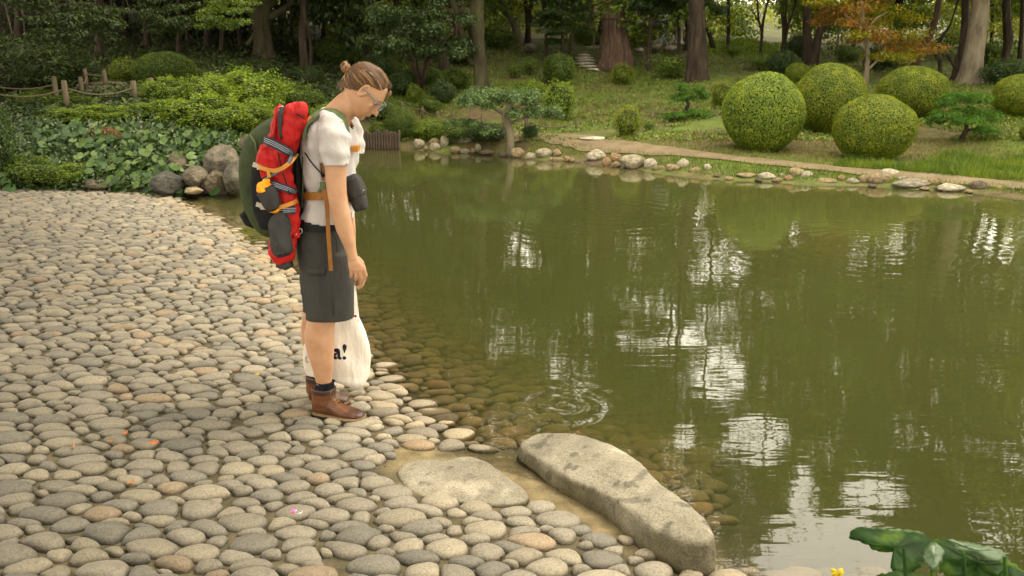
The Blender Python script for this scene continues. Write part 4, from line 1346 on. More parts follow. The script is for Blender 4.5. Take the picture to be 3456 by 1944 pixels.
for i, (px, b0, r_, Y, lean, lab) in enumerate((
        (700, 165, 12, 23, .0, 'dark straight trunk in the shade left of the gnarled tree'), (815, 165, 9, 23.5, -18, 'dark trunk leaning left beside the gnarled tree'), (745, 180, 8, 24, 8, 'thin shaded trunk between two darker ones'),
        (600, 190, 8, 22, 6, 'slim shaded trunk above the clipped dome shrub'), (630, 150, 6, 24, 3, 'thinnest shaded trunk above the clipped dome'), (495, 170, 13, 23, 0, 'shaded trunk above the yellow green shrub'),
        (660, 110, 14, 27, -6, 'far shaded trunk between the left trees'), (330, 200, 14, 21, 5, 'trunk in deep shade left of the wooden steps'), (210, 150, 16, 23, -6, 'trunk in deep shade near the left edge'),
        (60, 160, 14, 21, 4, 'trunk in deep shade at the left edge'), (950, 120, 14, 27, 10, 'pale lit trunk behind the forked boughs'), (1000, 90, 10, 29, 0, 'far lit trunk left of the creeper clad trunk'),
        (985, 150, 6, 26, -4, 'thin stem left of the creeper clad trunk'), (1090, 120, 7, 27, 6, 'thin trunk in the bright gap above the backpack'), (1400, 95, 10, 29, 8, 'dark trunk rising behind the glossy shrub'), (1430, 90, 9, 28, -12, 'dark trunk leaning left behind the glossy shrub'),
        (420, 120, 12, 26, 0, 'distant trunk in the dark wood above the steps'))):
    T([(px, b0), (px + lean * .5, b0 - 90), (px + lean, b0 - 190)], [r_, r_ * .85, r_ * .75], Y, 'bark' if 'lit' not in lab else 'bark_pale', lab, 's', 1.75, group='trunks in the shaded wood', crown_at=None)  # trunks labelled lit take paler bark, their light painted as colour

# maple with orange and red leaves, pale slim trunk
mp_ = T([(2920, 285), (2926, 230), (2928, 170), (2918, 110), (2912, 40), (2905, -20)], [10, 8, 7, 6, 5, 4], 22.0, 'bark_pale', 'small maple with orange and red leaves over the clipped bushes', None, 1,
       extra=[([(2924, 240), (2950, 215), (2975, 190), (2990, 160)], [5, 4, 3, 2]), ([(2920, 130), (2890, 80), (2850, 50)], [4, 3, 2]), ([(2918, 110), (2960, 60), (3000, 40)], [4, 3, 2])], name='maple_tree')
rr_ = np.random.default_rng(15)
for sd_, ln, cols_ in ((1, [(2790, 40, 60), (2840, 55, 55), (2880, 20, 60), (2930, 10, 60), (2870, 75, 45), (2970, 120, 55), (2930, 130, 45), (3010, 130, 55), (3060, 150, 55), (3110, 165, 45), (3000, 165, 40), (2900, 100, 40), (2780, 70, 40)], 'lf_orange'),
                       (2, [(2750, 10, 50), (2810, 5, 50), (3020, 30, 60), (3080, 60, 50), (2960, 70, 50), (3080, 110, 60), (2960, 195, 45), (3050, 190, 50), (2870, 115, 40)], 'lf_yellow')):
    B = []
    for a, b, s in ln:
        p = Q(a, b, 22.0 + rr_.uniform(-.8, .8)) - mp_.location
        for _ in range(2): B.append(((p.x + rr_.uniform(-.2, .2), p.y + rr_.uniform(-.6, .6), p.z + rr_.uniform(-.05, .05)), (s * .0085, s * .0085, s * .0028)))
    v, t = blob_cloud(B, 480, .07, 90 + sd_, .45, up=1)
    link('crown', npmesh('maple_leaves', v, None, t, [M[cols_]]), mp_)


def pads(name, lab, base_px, base_py, Y, trunk_pts, trunk_r, pad_list, mat_, bark, leaf=.05, per=1100, cat='tree', extra=(), aspect=.4, thick=.36):
    b0 = Q(base_px, base_py, Y); b0.z = h1(b0.x, b0.y)
    root = empty(name, b0, lab, cat)
    k_ = mpp(base_py, Y)
    tp = [b0 + Vector((0, 0, -.15))] + [Q(a, b, Y) for a, b in trunk_pts]
    link('trunk', trunk_geo(tp, [r_ * k_ for r_ in trunk_r], 4, 12).mesh('trunk', [M[bark]]), root, world=True)
    for e_, er in extra:
        link('branch', trunk_geo([Q(a, b, Y) for a, b in e_], [q * k_ for q in er], 3, 8, False).mesh('branch', [M[bark]]), root, world=True)
    r = np.random.default_rng(int(base_px))
    for i, (a, b, w, h) in enumerate(pad_list):
        c = Q(a, b, Y + r.uniform(-.25, .25))
        B = []
        for _ in range(max(3, int(w / 14))):
            B.append(((r.uniform(-1, 1) * w / 2 * k_ * .7, r.uniform(-1, 1) * w / 2 * k_ * .55, r.uniform(-.3, .5) * h / 2 * k_), (w / 2 * k_ * .46, w / 2 * k_ * .44, h / 2 * k_ * .85)))
        v, t = blob_cloud(B, per, leaf, 300 + i, aspect, up=1.2, jit=.45)
        o = link('foliage_pad', npmesh('foliage_pad', v, None, t, [M[mat_]]), root); o.location = c - b0
    return root


pads('cloud_pruned_tree', 'spreading cloud pruned tree with a pale trunk leaning over the water edge', 1716, 528, 15.9,
     [(1722, 500), (1722, 462), (1712, 420), (1706, 390), (1712, 370), (1726, 350)], [17, 12, 13, 15, 15, 10, 7],
     [(1590, 345, 130, 46), (1640, 318, 150, 44), (1580, 335, 70, 30), (1700, 345, 90, 50), (1760, 325, 150, 56), (1800, 345, 80, 34), (1760, 385, 120, 40), (1830, 380, 130, 46), (1880, 392, 60, 26), (1555, 415, 130, 28), (1600, 422, 90, 30), (1650, 440, 90, 34), (1660, 350, 70, 50), (1690, 320, 70, 40)],
     'lf_blue', 'bark_pale', .042, 1300, extra=[([(1712, 395), (1680, 372), (1640, 355), (1600, 350)], [8, 6, 4, 3]), ([(1714, 385), (1750, 358), (1790, 345)], [8, 5, 3]), ([(1712, 420), (1770, 398), (1830, 392)], [6, 4, 2]), ([(1712, 430), (1670, 432), (1620, 426)], [6, 4, 2])])
pads('small_pine', 'small bright green cloud pruned pine on the right bank beside the clipped bushes', 3246, 490, 15.6,
     [(3248, 462), (3262, 440), (3258, 410), (3250, 380)], [9, 8, 7, 6, 4],
     [(3215, 345, 110, 46), (3290, 335, 120, 44), (3250, 322, 110, 30), (3190, 395, 110, 40), (3260, 385, 130, 40), (3330, 400, 120, 44), (3330, 445, 90, 46), (3160, 410, 70, 26), (3360, 450, 50, 40), (3270, 410, 120, 30)],
     'lf_pine', 'bark', .06, 1100, extra=[([(3262, 440), (3300, 432), (3330, 430)], [5, 3, 2]), ([(3258, 410), (3210, 400), (3180, 400)], [5, 3, 2])], aspect=.16)
pads('small_pine', 'low bright green pine left of the leftmost big round bush', 2312, 385, 18.0,
     [(2316, 370), (2324, 350), (2310, 330)], [7, 7, 6, 4],
     [(2290, 300, 90, 34), (2340, 305, 80, 34), (2310, 330, 120, 28), (2370, 330, 60, 26), (2350, 382, 110, 20), (2280, 390, 100, 20), (2320, 395, 130, 20)],
     'lf_pine', 'bark', .06, 1100, aspect=.16)
# layered pine foliage in front of the far trunks
pads('layered_pine', 'dark layered pine with flat tiers of needles left of the huge reddish trunk', 1905, 205, 25.5,
     [(1900, 150), (1896, 90), (1892, 30), (1890, -30)], [7, 6, 5, 5, 4],
     [(1870, 110, 130, 26), (1930, 95, 130, 26), (1900, 60, 150, 26), (1960, 60, 110, 24), (1860, 45, 110, 24), (1930, 25, 130, 24), (1880, 140, 100, 22), (1830, 80, 90, 22), (1900, -5, 160, 24)],
     'lf_dark', 'bark', .1, 600, aspect=.25)

pads('pine_tree', 'dark pine canopy of flat tiers above the umbrella shaped branches', 2290, 215, 25.0,
     [(2292, 120), (2290, 40), (2288, -40)], [7, 6, 5, 4],
     [(2150, 20, 130, 34), (2210, 40, 120, 30), (2270, 20, 140, 34), (2330, 45, 110, 26), (2230, -10, 180, 30), (2110, 0, 110, 30), (2400, 10, 120, 40), (2430, 35, 90, 30), (2320, 5, 120, 34)],
     'lf_dark', 'bark', .1, 600, aspect=.25)

# far wood that reads as one mass of leaves behind all the trees
rr_ = np.random.default_rng(33)
B = []
for _ in range(900):
    x = rr_.uniform(-34, 34); y = rr_.uniform(36, 52) + abs(x) * .1
    s = rr_.uniform(.7, 1.5)
    z = rr_.uniform(1.5, 15) if rr_.random() < .75 else rr_.uniform(1.8, 4.0)
    if z > 6 + 5 * (waves(np.array([[x, 0, 0]]), .35, 8, 2)[0] + .9): continue
    if -9 < x < 2.5 and 2.0 < z < 3.4 and rr_.random() < .7: continue
    if 8 < x < 16 and 2.2 < z < 4 and rr_.random() < .55: continue
    B.append(((x, y, z), (s, s, s * .7)))
v, t = blob_cloud(B, 130, .22, 55, .6)
v, t = open_gaps(v, (0, 0, 0), rr_, .0)
fw = link('far_wood', npmesh('far_wood', v, None, t, [M['lf_far']])); tag(fw, 'light green and yellow far wood reading as one mass of leaves', kind='stuff')
# understorey between the trunks and the far wood
for nm_, mt_, sd_, cnt, lab_ in (('understorey', 'lf_mid', 61, 300, 'mid green understorey foliage between the far trunks'), ('understorey', 'lf_far', 62, 170, 'yellow green understorey foliage between the far trunks')):
    r9 = np.random.default_rng(sd_)
    B = []
    for _ in range(cnt):
        x = r9.uniform(-12, 18); y = r9.uniform(29, 37)
        z = h1(x, y) + (r9.uniform(.2, 6) if r9.random() < .6 else r9.uniform(.1, 1.6))
        pxx = 1728 + x / y * FPX
        if 2380 < pxx < 2680 and z < 3.2 and y < 33: continue
        if 1760 < pxx < 2090 and z < 3.6 and r9.random() < .5: continue
        if 2820 < pxx < 2960 and 2.0 < z < 3.2: continue
        s = r9.uniform(.45, 1.0); B.append(((x, y, z), (s, s, s * .5)))
    v, t = blob_cloud(B, 260, .13, sd_, .5)
    v, t = open_gaps(v, (0, 0, 0), rr_, .0)
    tag(link(nm_, npmesh(nm_, v, None, t, [M[mt_]])), lab_, kind='stuff')
# denser, darker wood up the hill on the left
B = []
for _ in range(420):
    x = rr_.uniform(-26, -4); y = rr_.uniform(25, 36)
    z = h1(x, y) + rr_.uniform(.0, 10)
    if x > -9 and z < 4.5 and rr_.random() < .8: continue
    s = rr_.uniform(.6, 1.2); B.append(((x, y, z), (s, s, s * .6)))
v, t = blob_cloud(B, 200, .2, 56, .6)
v, t = open_gaps(v, (0, 0, 0), rr_, .0)
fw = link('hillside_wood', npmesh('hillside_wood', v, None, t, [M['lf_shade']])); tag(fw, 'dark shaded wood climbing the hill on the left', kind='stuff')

# overhanging maple sprays at the top left
for (px, py, Y, n_, w, lab) in ((180, 20, 13.5, 9, 170, 'drooping fine leaved spray at the top left corner'), (330, 55, 14.5, 8, 110, 'drooping maple spray hanging left of centre over the dark wood'), (560, 25, 16.5, 10, 150, 'light green maple branch hanging over the shaded trunks'), (760, 30, 17, 9, 150, 'light green maple branch in front of the gnarled tree'), (40, 190, 14.2, 9, 200, 'low dark green tree foliage at the left edge')):
    B = []
    c = Q(px, py, Y)
    for i in range(n_ * 3):
        B.append((tuple(np.array([rr_.uniform(-1, 1) * w / 2 * .0048, rr_.uniform(-.6, .6), rr_.uniform(-.25, .25) - .0]) + np.array([0, 0, -.12 * abs(rr_.normal())])), (.22, .22, .06)))
    v, t = blob_cloud(B, 620, .065, 400 + int(px), .4, up=1.5)
    root = empty('hanging_branch', c, lab, 'branch', 'leafy branches hanging into the top of the picture')
    link('foliage', npmesh('foliage', v, None, t, [M['lf_mid' if px == 760 else 'lf_shade']]), root)
    g_ = Geo()
    for j in range(4): g_.tube([Vector((-.5 + .3 * j, .3, 1.2)), Vector((-.2 + .2 * j, .1, .35)), Vector((-.5 + .35 * j, 0, -.05))], [.02, .012, .005], 5)
    link('bough', g_.mesh('bough', [M['bark']]), root)

# unseen tall trees added to shade the cobbles, beside and behind the camera
for i, (x, y, dx, dy, sc_) in enumerate(((-7.5, 4.0, 2.2, .3, 1.7), (-5.5, -3.5, 1.5, 2.0, 1.7), (1.5, -5.0, -.8, 1.0, 1.6), (-9.5, 9.0, 1.5, 0, 1.6), (8.5, -6.0, -.5, .5, 1.6), (-2.0, -9.0, 0, 0, 1.7), (-13, 14.5, 3.0, -.8, 1.7), (-12, 0, .5, 0, 1.8), (5, -10, 0, 0, 1.7), (13, -3, 0, 0, 1.6))):
    z = h1(x, y)
    root = empty('shade_tree', (x, y, z), 'unseen tall leafy tree near the camera, added to shade the cobbled shore', 'tree', 'unseen trees added to shade the cobbled shore')
    link('trunk', trunk_geo([Vector((0, 0, -.2)), Vector((dx * .1, dy * .1, 2)), Vector((dx * .6, dy * .6, 4.6)), Vector((dx, dy, 5.6))], [.26, .22, .18, .14], i).mesh('trunk', [M['bark']]), root)
    c = link('crown', CR['abdadbabda'[i]], root); c.location = (dx, dy, 4.6); c.scale = (sc_, sc_, 1.3); c.rotation_euler = (0, 0, i)
    l_ = link('limbs', LM['bark'][0], root); l_.location = (dx, dy, 4.8); l_.scale = (sc_, sc_, 1.3)
    if i < 4:
        c = link('crown', CR['dbad'[i]], root); c.location = (dx + (2.4, 2.6, -1.5, 2.0)[i], dy + (1.0, 1.5, 2.0, -2.0)[i], 5.6); c.scale = (1.3, 1.3, 1.0); c.rotation_euler = (0, 0, i + 2)
# trees along the far right shore, seen in the reflections
for i, (x, y, s, cn) in enumerate(((13.2, 18.5, 1.5, 'c'), (18.5, 17, 1.6, 'a'), (17, 9.5, 1.5, 'd'), (15.5, 24, 1.6, 'b'), (20, 22, 1.7, 'a'))):
    z = h1(x, y)
    root = empty('shore_tree', (x, y, z), 'leafy tree on the right shore, known from its reflection in the pond', 'tree', 'trees mirrored at the right of the pond')
    link('trunk', trunk_geo([Vector((0, 0, -.2)), Vector((.1, 0, 2)), Vector((.2, .1, 4.0))], [.24, .2, .16], i).mesh('trunk', [M['bark']]), root)
    c = link('crown', CR[cn], root); c.location = (.2, .1, 3.4); c.scale = (s, s, s * 1.5); c.rotation_euler = (0, 0, i * 2)
    l_ = link('limbs', LM['bark'][0], root); l_.location = (.2, .1, 3.6); l_.scale = (s, s, s)

# ------------------------------------------------------------------ broad leaved plants on the left bank
def broadleaf(r=.5, cup=.25, seed=0, notch=True):
    """kidney shaped leaf with a notch, gently cupped, unit width"""
    rg_ = random.Random(seed)
    n = 13
    v = [(0, 0, 0)]; f = []
    ring = []
    for j in range(n):
        a = -PI / 2 + (.28 if notch else 0) + (2 * PI - (.56 if notch else 0)) * j / (n - 1)
        rr2 = r * (1 + .05 * rg_.uniform(-1, 1)) * (1.0 if abs(math.sin(a)) < .9 else .93)
        ring.append((rr2 * math.cos(a), rr2 * math.sin(a) + .12, 0))
    for q in (.55, 1):
        for x, y, z in ring: v.append((x * q, y * q, cup * (q * q) * .3 + .05 * math.sin(x * 9) * q - .10 * q * q * (y > .3)))
    for j in range(n - 1):
        f.append((0, 1 + j, 2 + j)); f.append((1 + j, 1 + n + j, 2 + n + j, 2 + j))
    return v, f


BLM = []
for i in range(5):
    v, f = broadleaf(.5, (.25, -.2, .1, .35, -.1)[i], i)
    m2 = []
    BLM.append(v); BLF = f
M['broad'] = surf('broad_leaf', [(.028, .058, .008), (.055, .10, .013), (.09, .14, .022)], scale=3, rough=.5, bump=.4, bscale=9, bdist=.03, spec=.3)
M['broad2'] = surf('broad_leaf_pale', [(.05, .09, .014), (.09, .14, .024), (.14, .185, .045)], scale=3, rough=.5, bump=.3, bscale=9, bdist=.02, spec=.5)
M['broad3'] = surf('broad_leaf_dark', [(.014, .036, .006), (.026, .06, .01), (.04, .08, .016)], scale=3, rough=.5, bump=.4, bscale=9, bdist=.03, spec=.3)
LMS = [pymesh('leaf', BLM[i % 5], BLF, [M[('broad', 'broad2', 'broad3')[i % 3]]]) for i in range(15)]
PATCH = [('broad leaved plants hanging over the middle of the left bank above the cobbles', [(400, 430, 95), (470, 470, 90), (330, 460, 80), (260, 430, 80), (200, 450, 90), (540, 560, 90), (460, 540, 90), (400, 590, 70), (560, 470, 80), (500, 610, 70), (300, 560, 60), (640, 440, 70), (420, 500, 80), (340, 520, 70)], 190),
         ('broad leaved plants spilling between the boulders near the backpack', [(640, 500, 80), (700, 430, 70), (760, 440, 70), (820, 470, 60), (600, 600, 50), (560, 620, 50), (850, 440, 50), (700, 470, 60), (720, 625, 22)], 80),
         ('dark broad leaves at the left edge above the cobbles', [(20, 540, 60), (50, 570, 60), (10, 610, 40), (60, 520, 50), (150, 470, 90), (120, 420, 70)], 44)]
extraV, extraF, eb = [], [], 0
for lab, cl, n_ in PATCH:
    c0 = on_ground(cl[0][0], cl[0][1] + 60, 9.8, 18)
    root = empty('broad_leaved_plants', c0, lab, 'plants')
    wts = [c[2] ** 2 for c in cl]
    for i in range(int(n_ * 4.0)):
        a, b, s = random.choices(cl, wts)[0]
        px = a + random.gauss(0, .42) * s; py = b + random.gauss(0, .36) * s
        if px > 905 or py > 640 or (px > 500 and py > 600 and px < 700 and random.random() < .5): continue
        p = on_ground(px, py + 14, 9.8, 18)
        if p.y > 16.5: continue
        d = Vector(tuple(ray(px, py)))
        Yc = p.y - random.uniform(.08, .4)
        c = Q(px, py, Yc)
        sz = random.uniform(.09, .165) * (1 if b < 480 or i % 3 else .85)
        up_ = Vector((random.gauss(0, .38), random.gauss(-.62, .3), 1)).normalized()
        q = up_.to_track_quat('Z', 'Y')
        rot = (q @ Matrix.Rotation(random.uniform(-2.2, 2.2) + PI, 3, 'Z').to_quaternion())
        me = LMS[random.choice((0, 3, 6, 9, 12, 1, 4, 7, 0, 3, 2, 5))] if px > 240 and b > 440 else LMS[random.choice((0, 3, 2, 5, 8, 11))]
        if i < n_:
            o = link('leaf', me, root); o.location = c - c0; o.rotation_mode = 'QUATERNION'; o.rotation_quaternion = rot; o.scale = (sz, sz * random.uniform(.8, 1), sz)
        else:
            vv = [c + rot @ Vector((x * sz, y * sz, z * sz)) + Vector((0, .12, -.05)) for x, y, z in BLM[i % 5]]
            extraV += vv; extraF += [tuple(k_ + eb for k_ in f) for f in BLF]; eb += len(vv)
root = empty('shaded_leaves', on_ground(400, 560, 9.8, 18), 'deeper layer of broad leaves in the shade of the left bank', 'plants')
tag(root, kind='stuff')
o = link('leaves', pymesh('leaves', extraV, extraF, [M['broad3']]), root, world=True); o['kind'] = 'stuff'
# small leaves and fern-like filler over the bank
rr_ = np.random.default_rng(44)


def scatter(px0, px1, py0, py1, n, ymin, ymax, hgt_=.1, cond=None):
    out = []
    x = rr_.uniform(px0, px1, n); y = rr_.uniform(py0, py1, n)
    ys = np.linspace(ymin, ymax, 260)
    # march all rays at once
    D = np.stack([ray(a, b) for a, b in zip(x, y)])
    for i0 in range(0, n, 3000):
        d = D[i0:i0 + 3000]
        t = ys[None, :] / d[:, 1:2]
        X = d[:, :1] * t; Z = CAMZ + d[:, 2:3] * t
        g = HI(X, np.broadcast_to(ys[None, :], X.shape))
        hit = Z < g
        k_ = hit.argmax(1); ok = hit.any(1)
        idx = np.arange(len(d))
        out.append(np.stack([X[idx, k_], ys[k_], g[idx, k_]], -1)[ok])
    return np.concatenate(out)


# fast lookup of the land height
_gx = np.arange(-26, 26, .12); _gy = np.arange(2, 46, .12)
_GXX, _GYY = np.meshgrid(_gx, _gy); _GH = H(_GXX, _GYY)


def HI(x, y):
    i = np.clip(((y - 2) / .12), 0, len(_gy) - 2); j = np.clip((x + 26) / .12, 0, len(_gx) - 2)
    i0 = i.astype(int); j0 = j.astype(int); a = i - i0; b = j - j0
    return (_GH[i0, j0] * (1 - a) * (1 - b) + _GH[i0 + 1, j0] * a * (1 - b) + _GH[i0, j0 + 1] * (1 - a) * b + _GH[i0 + 1, j0 + 1] * a * b)


P = scatter(-60, 1200, 380, 650, 14000, 9.8, 19)
P = P[(P[:, 2] > .06)]
P[:, 2] += rr_.uniform(.0, .16, len(P)); P[:, 1] -= rr_.uniform(0, .12, len(P))
v, t = leaves(P, np.tile([0, -.5, .8], (len(P), 1)), .07, .5, .6, 9)
o = link('bank_cover', npmesh('bank_cover', v, None, t, [M['lf_dark']])); tag(o, 'small leaves and ferns filling the left bank between the broad leaves', 'ground cover', kind='stuff')
# dead brown fern in the middle of the bank
p0 = on_ground(360, 450, 9.8, 18) + Vector((0, -.35, .05))
root = empty('dead_fern', p0, 'withered orange brown fern fronds among the broad leaves', 'plant')
g_ = Geo()
for i in range(16):
    a = -1.0 + i * .22; q = Vector((math.cos(a) * .5, -.1 + .1 * math.sin(i), -.16 + .35 * math.sin(i * 1.7) * .5))
    g_.tube([Vector((0, 0, 0)), q * .5 + Vector((0, 0, .06)), q], [.008, .006, .003], 4)
    for j in range(9):
        b0 = q * (j / 9); g_.tube([b0, b0 + Vector((.02, -.02, -.06))], [.010, .002], 3)
M['dead'] = surf('dead_fern', [(.12, .05, .018), (.25, .12, .04)], scale=20, rough=.9, bump=0)
link('fronds', g_.mesh('fronds', [M['dead']], False), root)

# grass and low cover on the far bank
def blades(P, hgt_, wid, mat_, name, lab, seed, lean=.35):
    r = np.random.default_rng(seed)
    n = len(P)
    a = r.uniform(0, 6.28, n); h_ = hgt_ * r.uniform(.5, 1.4, n)
    dx = np.cos(a)[:, None] * wid / 2; dy = np.sin(a)[:, None] * wid / 2
    side = np.concatenate([dx, dy, np.zeros((n, 1))], 1)
    tip = np.concatenate([r.normal(0, lean, (n, 2)) * h_[:, None], h_[:, None]], 1)
    v = np.stack([P - side, P + side, P + tip], 1).reshape(-1, 3)
    t = np.arange(n * 3).reshape(-1, 3)
    o = link(name, npmesh(name, v, None, t, [M[mat_]])); tag(o, lab, kind='stuff')
    return o


def off_path(P):
    x, y, _ = pix(P)
    pm = np.interp(x, [a for a, b in PATHC], [b for a, b in PATHC])
    return (np.abs(y - pm) > np.interp(x, [1780, 2100, 2500, 3456], [16, 15, 9, 8])) | (x < 1780)


PATHC = [(1760, 452), (1860, 462), (1950, 474), (2030, 490), (2150, 503), (2300, 517), (2500, 540), (2700, 560), (2900, 581), (3200, 606), (3456, 628), (3800, 660)]
shore_px = lambda x: np.interp(x, [a for a, b in WL], [b for a, b in WL])
P = scatter(1780, 3520, 470, 680, 26000, 9.8, 20); P = P[(P[:, 2] > .035) & off_path(P)]
xx, yy, _ = pix(P)
below = yy > np.interp(xx, [a for a, b in PATHC], [b for a, b in PATHC])
blades(P[below], .06, .012, 'grass_b', 'waterside_grass', 'bright grass strip between the path and the edging stones', 1)
P2 = P[~below]
blades(P2, .05, .012, 'grass', 'bank_grass', 'short grass on the bank below the clipped bushes', 2)
P = scatter(2700, 3520, 505, 610, 16000, 9.8, 20); P = P[off_path(P)]
xx, yy, _ = pix(P); P = P[(yy < np.interp(xx, [a for a, b in PATHC], [b for a, b in PATHC])) & (yy > 560 - (xx - 2700) * .05 - 20 * np.sin(xx * .02))]
blades(P, .10, .014, 'grass_b', 'long_grass', 'long fresh grass at the foot of the bank on the right', 3)
P = scatter(1250, 3520, 150, 480, 34000, 15, 34)
nn_ = waves(P[:, :2], 1.7, 3, 2)
P = P[nn_ > -.55]
blades(P, .07, .022, 'cover', 'slope_cover', 'low leafy cover over the far slope', 4, .6)
v, t = leaves(P[::2] + np.array([0, 0, .04]), np.tile([0, -.2, 1.0], (len(P[::2]), 1)), .06, .6, .5, 19)
o = link('slope_leaves', npmesh('slope_leaves', v, None, t, [M['cover']])); tag(o, 'small leaves of the ground cover on the far slope', kind='stuff')
P = scatter(0, 1300, 60, 420, 15000, 12.5, 30)
v, t = leaves(P + np.array([0, 0, .06]) + rr_.uniform(0, .12, (len(P), 3)), np.tile([0, -.4, 1.0], (len(P), 1)), .11, .5, .6, 20)
o = link('undergrowth', npmesh('undergrowth', v, None, t, [M['lf_shade']])); tag(o, 'dark leafy undergrowth on the shaded slope at the left', kind='stuff')
P = scatter(2380, 2660, 120, 190, 5000, 24, 34)
blades(P, .07, .03, 'grass_b', 'mound_grass', 'sunny grass on the far round mound', 6)
P = scatter(2080, 2200, 120, 150, 900, 26, 32)
blades(P, .45, .05, 'grass_b', 'tall_yellow_plants', 'tall yellow green plants behind the huge trunk', 7, .25)

# ------------------------------------------------------------------ path, fences, steps, lantern, building
vv, ff = [], []
hw = {1760: .42, 1860: .45, 1950: .45, 2030: .42, 2150: .36, 2300: .28, 2500: .22, 2700: .2, 2900: .2, 3200: .2, 3456: .22, 3800: .22}
fine = []
for (a, b), (c, d) in zip(PATHC[:-1], PATHC[1:]):
    for j in range(8): fine.append((a + (c - a) * j / 8, b + (d - b) * j / 8, hw[a] + (hw[c] - hw[a]) * j / 8))
cen = [on_ground(a, b, 9.8, 22) for a, b, _ in fine]
for _ in range(3): cen = [cen[0]] + [(cen[i - 1] + cen[i] * 2 + cen[i + 1]) / 4 for i in range(1, len(cen) - 1)] + [cen[-1]]
first = cen[0]
for i, p in enumerate(cen):
    t = (cen[min(i + 1, len(cen) - 1)] - cen[max(i - 1, 0)]); t.z = 0; t.normalize()
    s = Vector((-t.y, t.x, 0))
    for j in range(7):
        q = p + s * fine[i][2] * (j / 3 - 1) * (1 + .08 * math.sin(i * .9 + j))
        vv.append((q.x, q.y, h1(q.x, q.y) + .018 + .012 * (1 - (j / 3 - 1) ** 2)))
for i in range(len(cen) - 1):
    for j in range(6): ff.append((i * 7 + j, i * 7 + j + 1, (i + 1) * 7 + j + 1, (i + 1) * 7 + j))
tag(link('path', pymesh('path', vv, ff, [M['path']])), 'pale earth path along the far bank', kind='structure')
vv, ff = [], []
for i, (a, b, w) in enumerate(((40, 381, .30), (100, 378, .30), (160, 374, .3), (230, 368, .3), (290, 364, .3), (400, 358, .4), (470, 356, .5))):
    p = on_ground(a, b, 11, 18)
    for j in range(4):
        y = p.y + (j / 1.5 - 1) * w
        vv.append((p.x, y, h1(p.x, y) + .03))
for i in range(6):
    for j in range(3): ff.append((i * 4 + j, (i + 1) * 4 + j, (i + 1) * 4 + j + 1, i * 4 + j + 1))
tag(link('path', pymesh('path', vv, ff, [M['path']])), 'end of the earth path above the left bank', kind='structure')
M['stepst'] = surf('step_stone', [(.16, .14, .11), (.26, .23, .19), (.36, .33, .28)], scale=6, rough=.9, bump=.6)


def post_rope(name, lab, posts, r_px, mat_, sag=.12):
    base = Q(posts[0][0], posts[0][1], posts[0][3])
    root = empty(name, base, lab, 'rope fence')
    tops = []
    for i, (px, b, tp, Y) in enumerate(posts):
        p0 = Q(px, b, Y); p1 = Q(px, tp, Y)
        k_ = mpp(b, Y)
        g_ = Geo(); g_.tube([Vector((0, 0, -.12)), Vector((.004, 0, (p1.z - p0.z) * .5)), Vector((0, 0, p1.z - p0.z)), Vector((0, 0, p1.z - p0.z + .012))], [r_px * k_, r_px * k_ * 1.03, r_px * k_, r_px * k_ * .8], 10)
        o = link('post', g_.mesh('post', [M[mat_]]), root); o.location = p0 - base
        tops.append(p0.lerp(p1, .72))
    for a, b in zip(tops[:-1], tops[1:]):
        pp = []
        for j in range(11):
            s = j / 10; q = a.lerp(b, s); q.z -= sag * 4 * s * (1 - s) * min(1.3, (b - a).length); pp.append(q)
        g_ = Geo(); g_.tube(pp, .011, 6)
        link('rope', g_.mesh('rope', [M['rope']]), root, world=True)
    return root


post_rope('rope_fence', 'rope fence with two stout wooden posts beside the left path', [(-60, 330, 262, 13.6), (192, 343, 260, 14.0)], 8, 'wood', .08)
post_rope('rope_fence', 'rope fence with log posts in front of the wooden steps', [(-80, 350, 280, 13.0), (226, 359, 274, 13.6), (456, 340, 275, 14.4), (512, 305, 265, 15.6)], 9, 'wood', .10)
post_rope('rope_fence', 'short rope fence behind the wooden steps in the shade', [(278, 325, 262, 15.0), (292, 290, 234, 16.6), (357, 290, 240, 16.6)], 7, 'wood', .05)
post_rope('rope_fence', 'low rope fence running along the foot of the shaded hillside', [(1356, 360, 345, 19.2), (1426, 383, 362, 19.0), (1476, 400, 376, 18.6), (1529, 405, 376, 18.2), (1627, 425, 384, 17.9)], 4, 'wood', .12)
post_rope('rope_fence', 'low rope fence post pair above the earth path', [(1782, 436, 398, 17.9), (1945, 438, 403, 17.9)], 4.5, 'wood', .12)
g_ = Geo(); p = Q(1774, 466, 16.6); g_.tube([Vector((0, 0, -.1)), Vector((.0, .02, .42))], [.028, .026], 8)
tag(link('prop_pole', g_.mesh('prop_pole', [M['log']]), loc=p), 'dark wooden prop under the right bough of the cloud pruned tree', 'pole')
g_ = Geo(); g_.tube([Vector((0, 0, -.1)), Vector((.0, .0, .2))], [.035, .035], 8)
tag(link('stump_post', g_.mesh('stump_post', [M['wood']]), loc=Q(2200, 412, 18.5)), 'short wooden stake on the slope above the path', 'post')

# wooden steps on the left path
root = empty('wooden_steps', Q(380, 330, 15.2), 'broad log edged steps climbing into the dark wood on the left', 'steps')
for i, (px, py, w, Y) in enumerate(((395, 332, 190, 15.0), (385, 316, 190, 15.5), (375, 301, 160, 16.1), (362, 288, 130, 16.7))):
    c = Q(px, py, Y); wm = w * mpp(py, Y) / 2
    g_ = Geo(); g_.tube([Vector((-wm, 0, 0)), Vector((0, .02, .01)), Vector((wm, .0, 0))], [.055, .06, .055], 8)
    o = link('step_log', g_.mesh('step_log', [M['wood']]), root); o.location = c - root.location
    g_ = Geo(); g_.box((0, .32, -.02), (wm, .3, .03)); o = link('tread', g_.mesh('tread', [M['path']], False), root); o.location = c - root.location

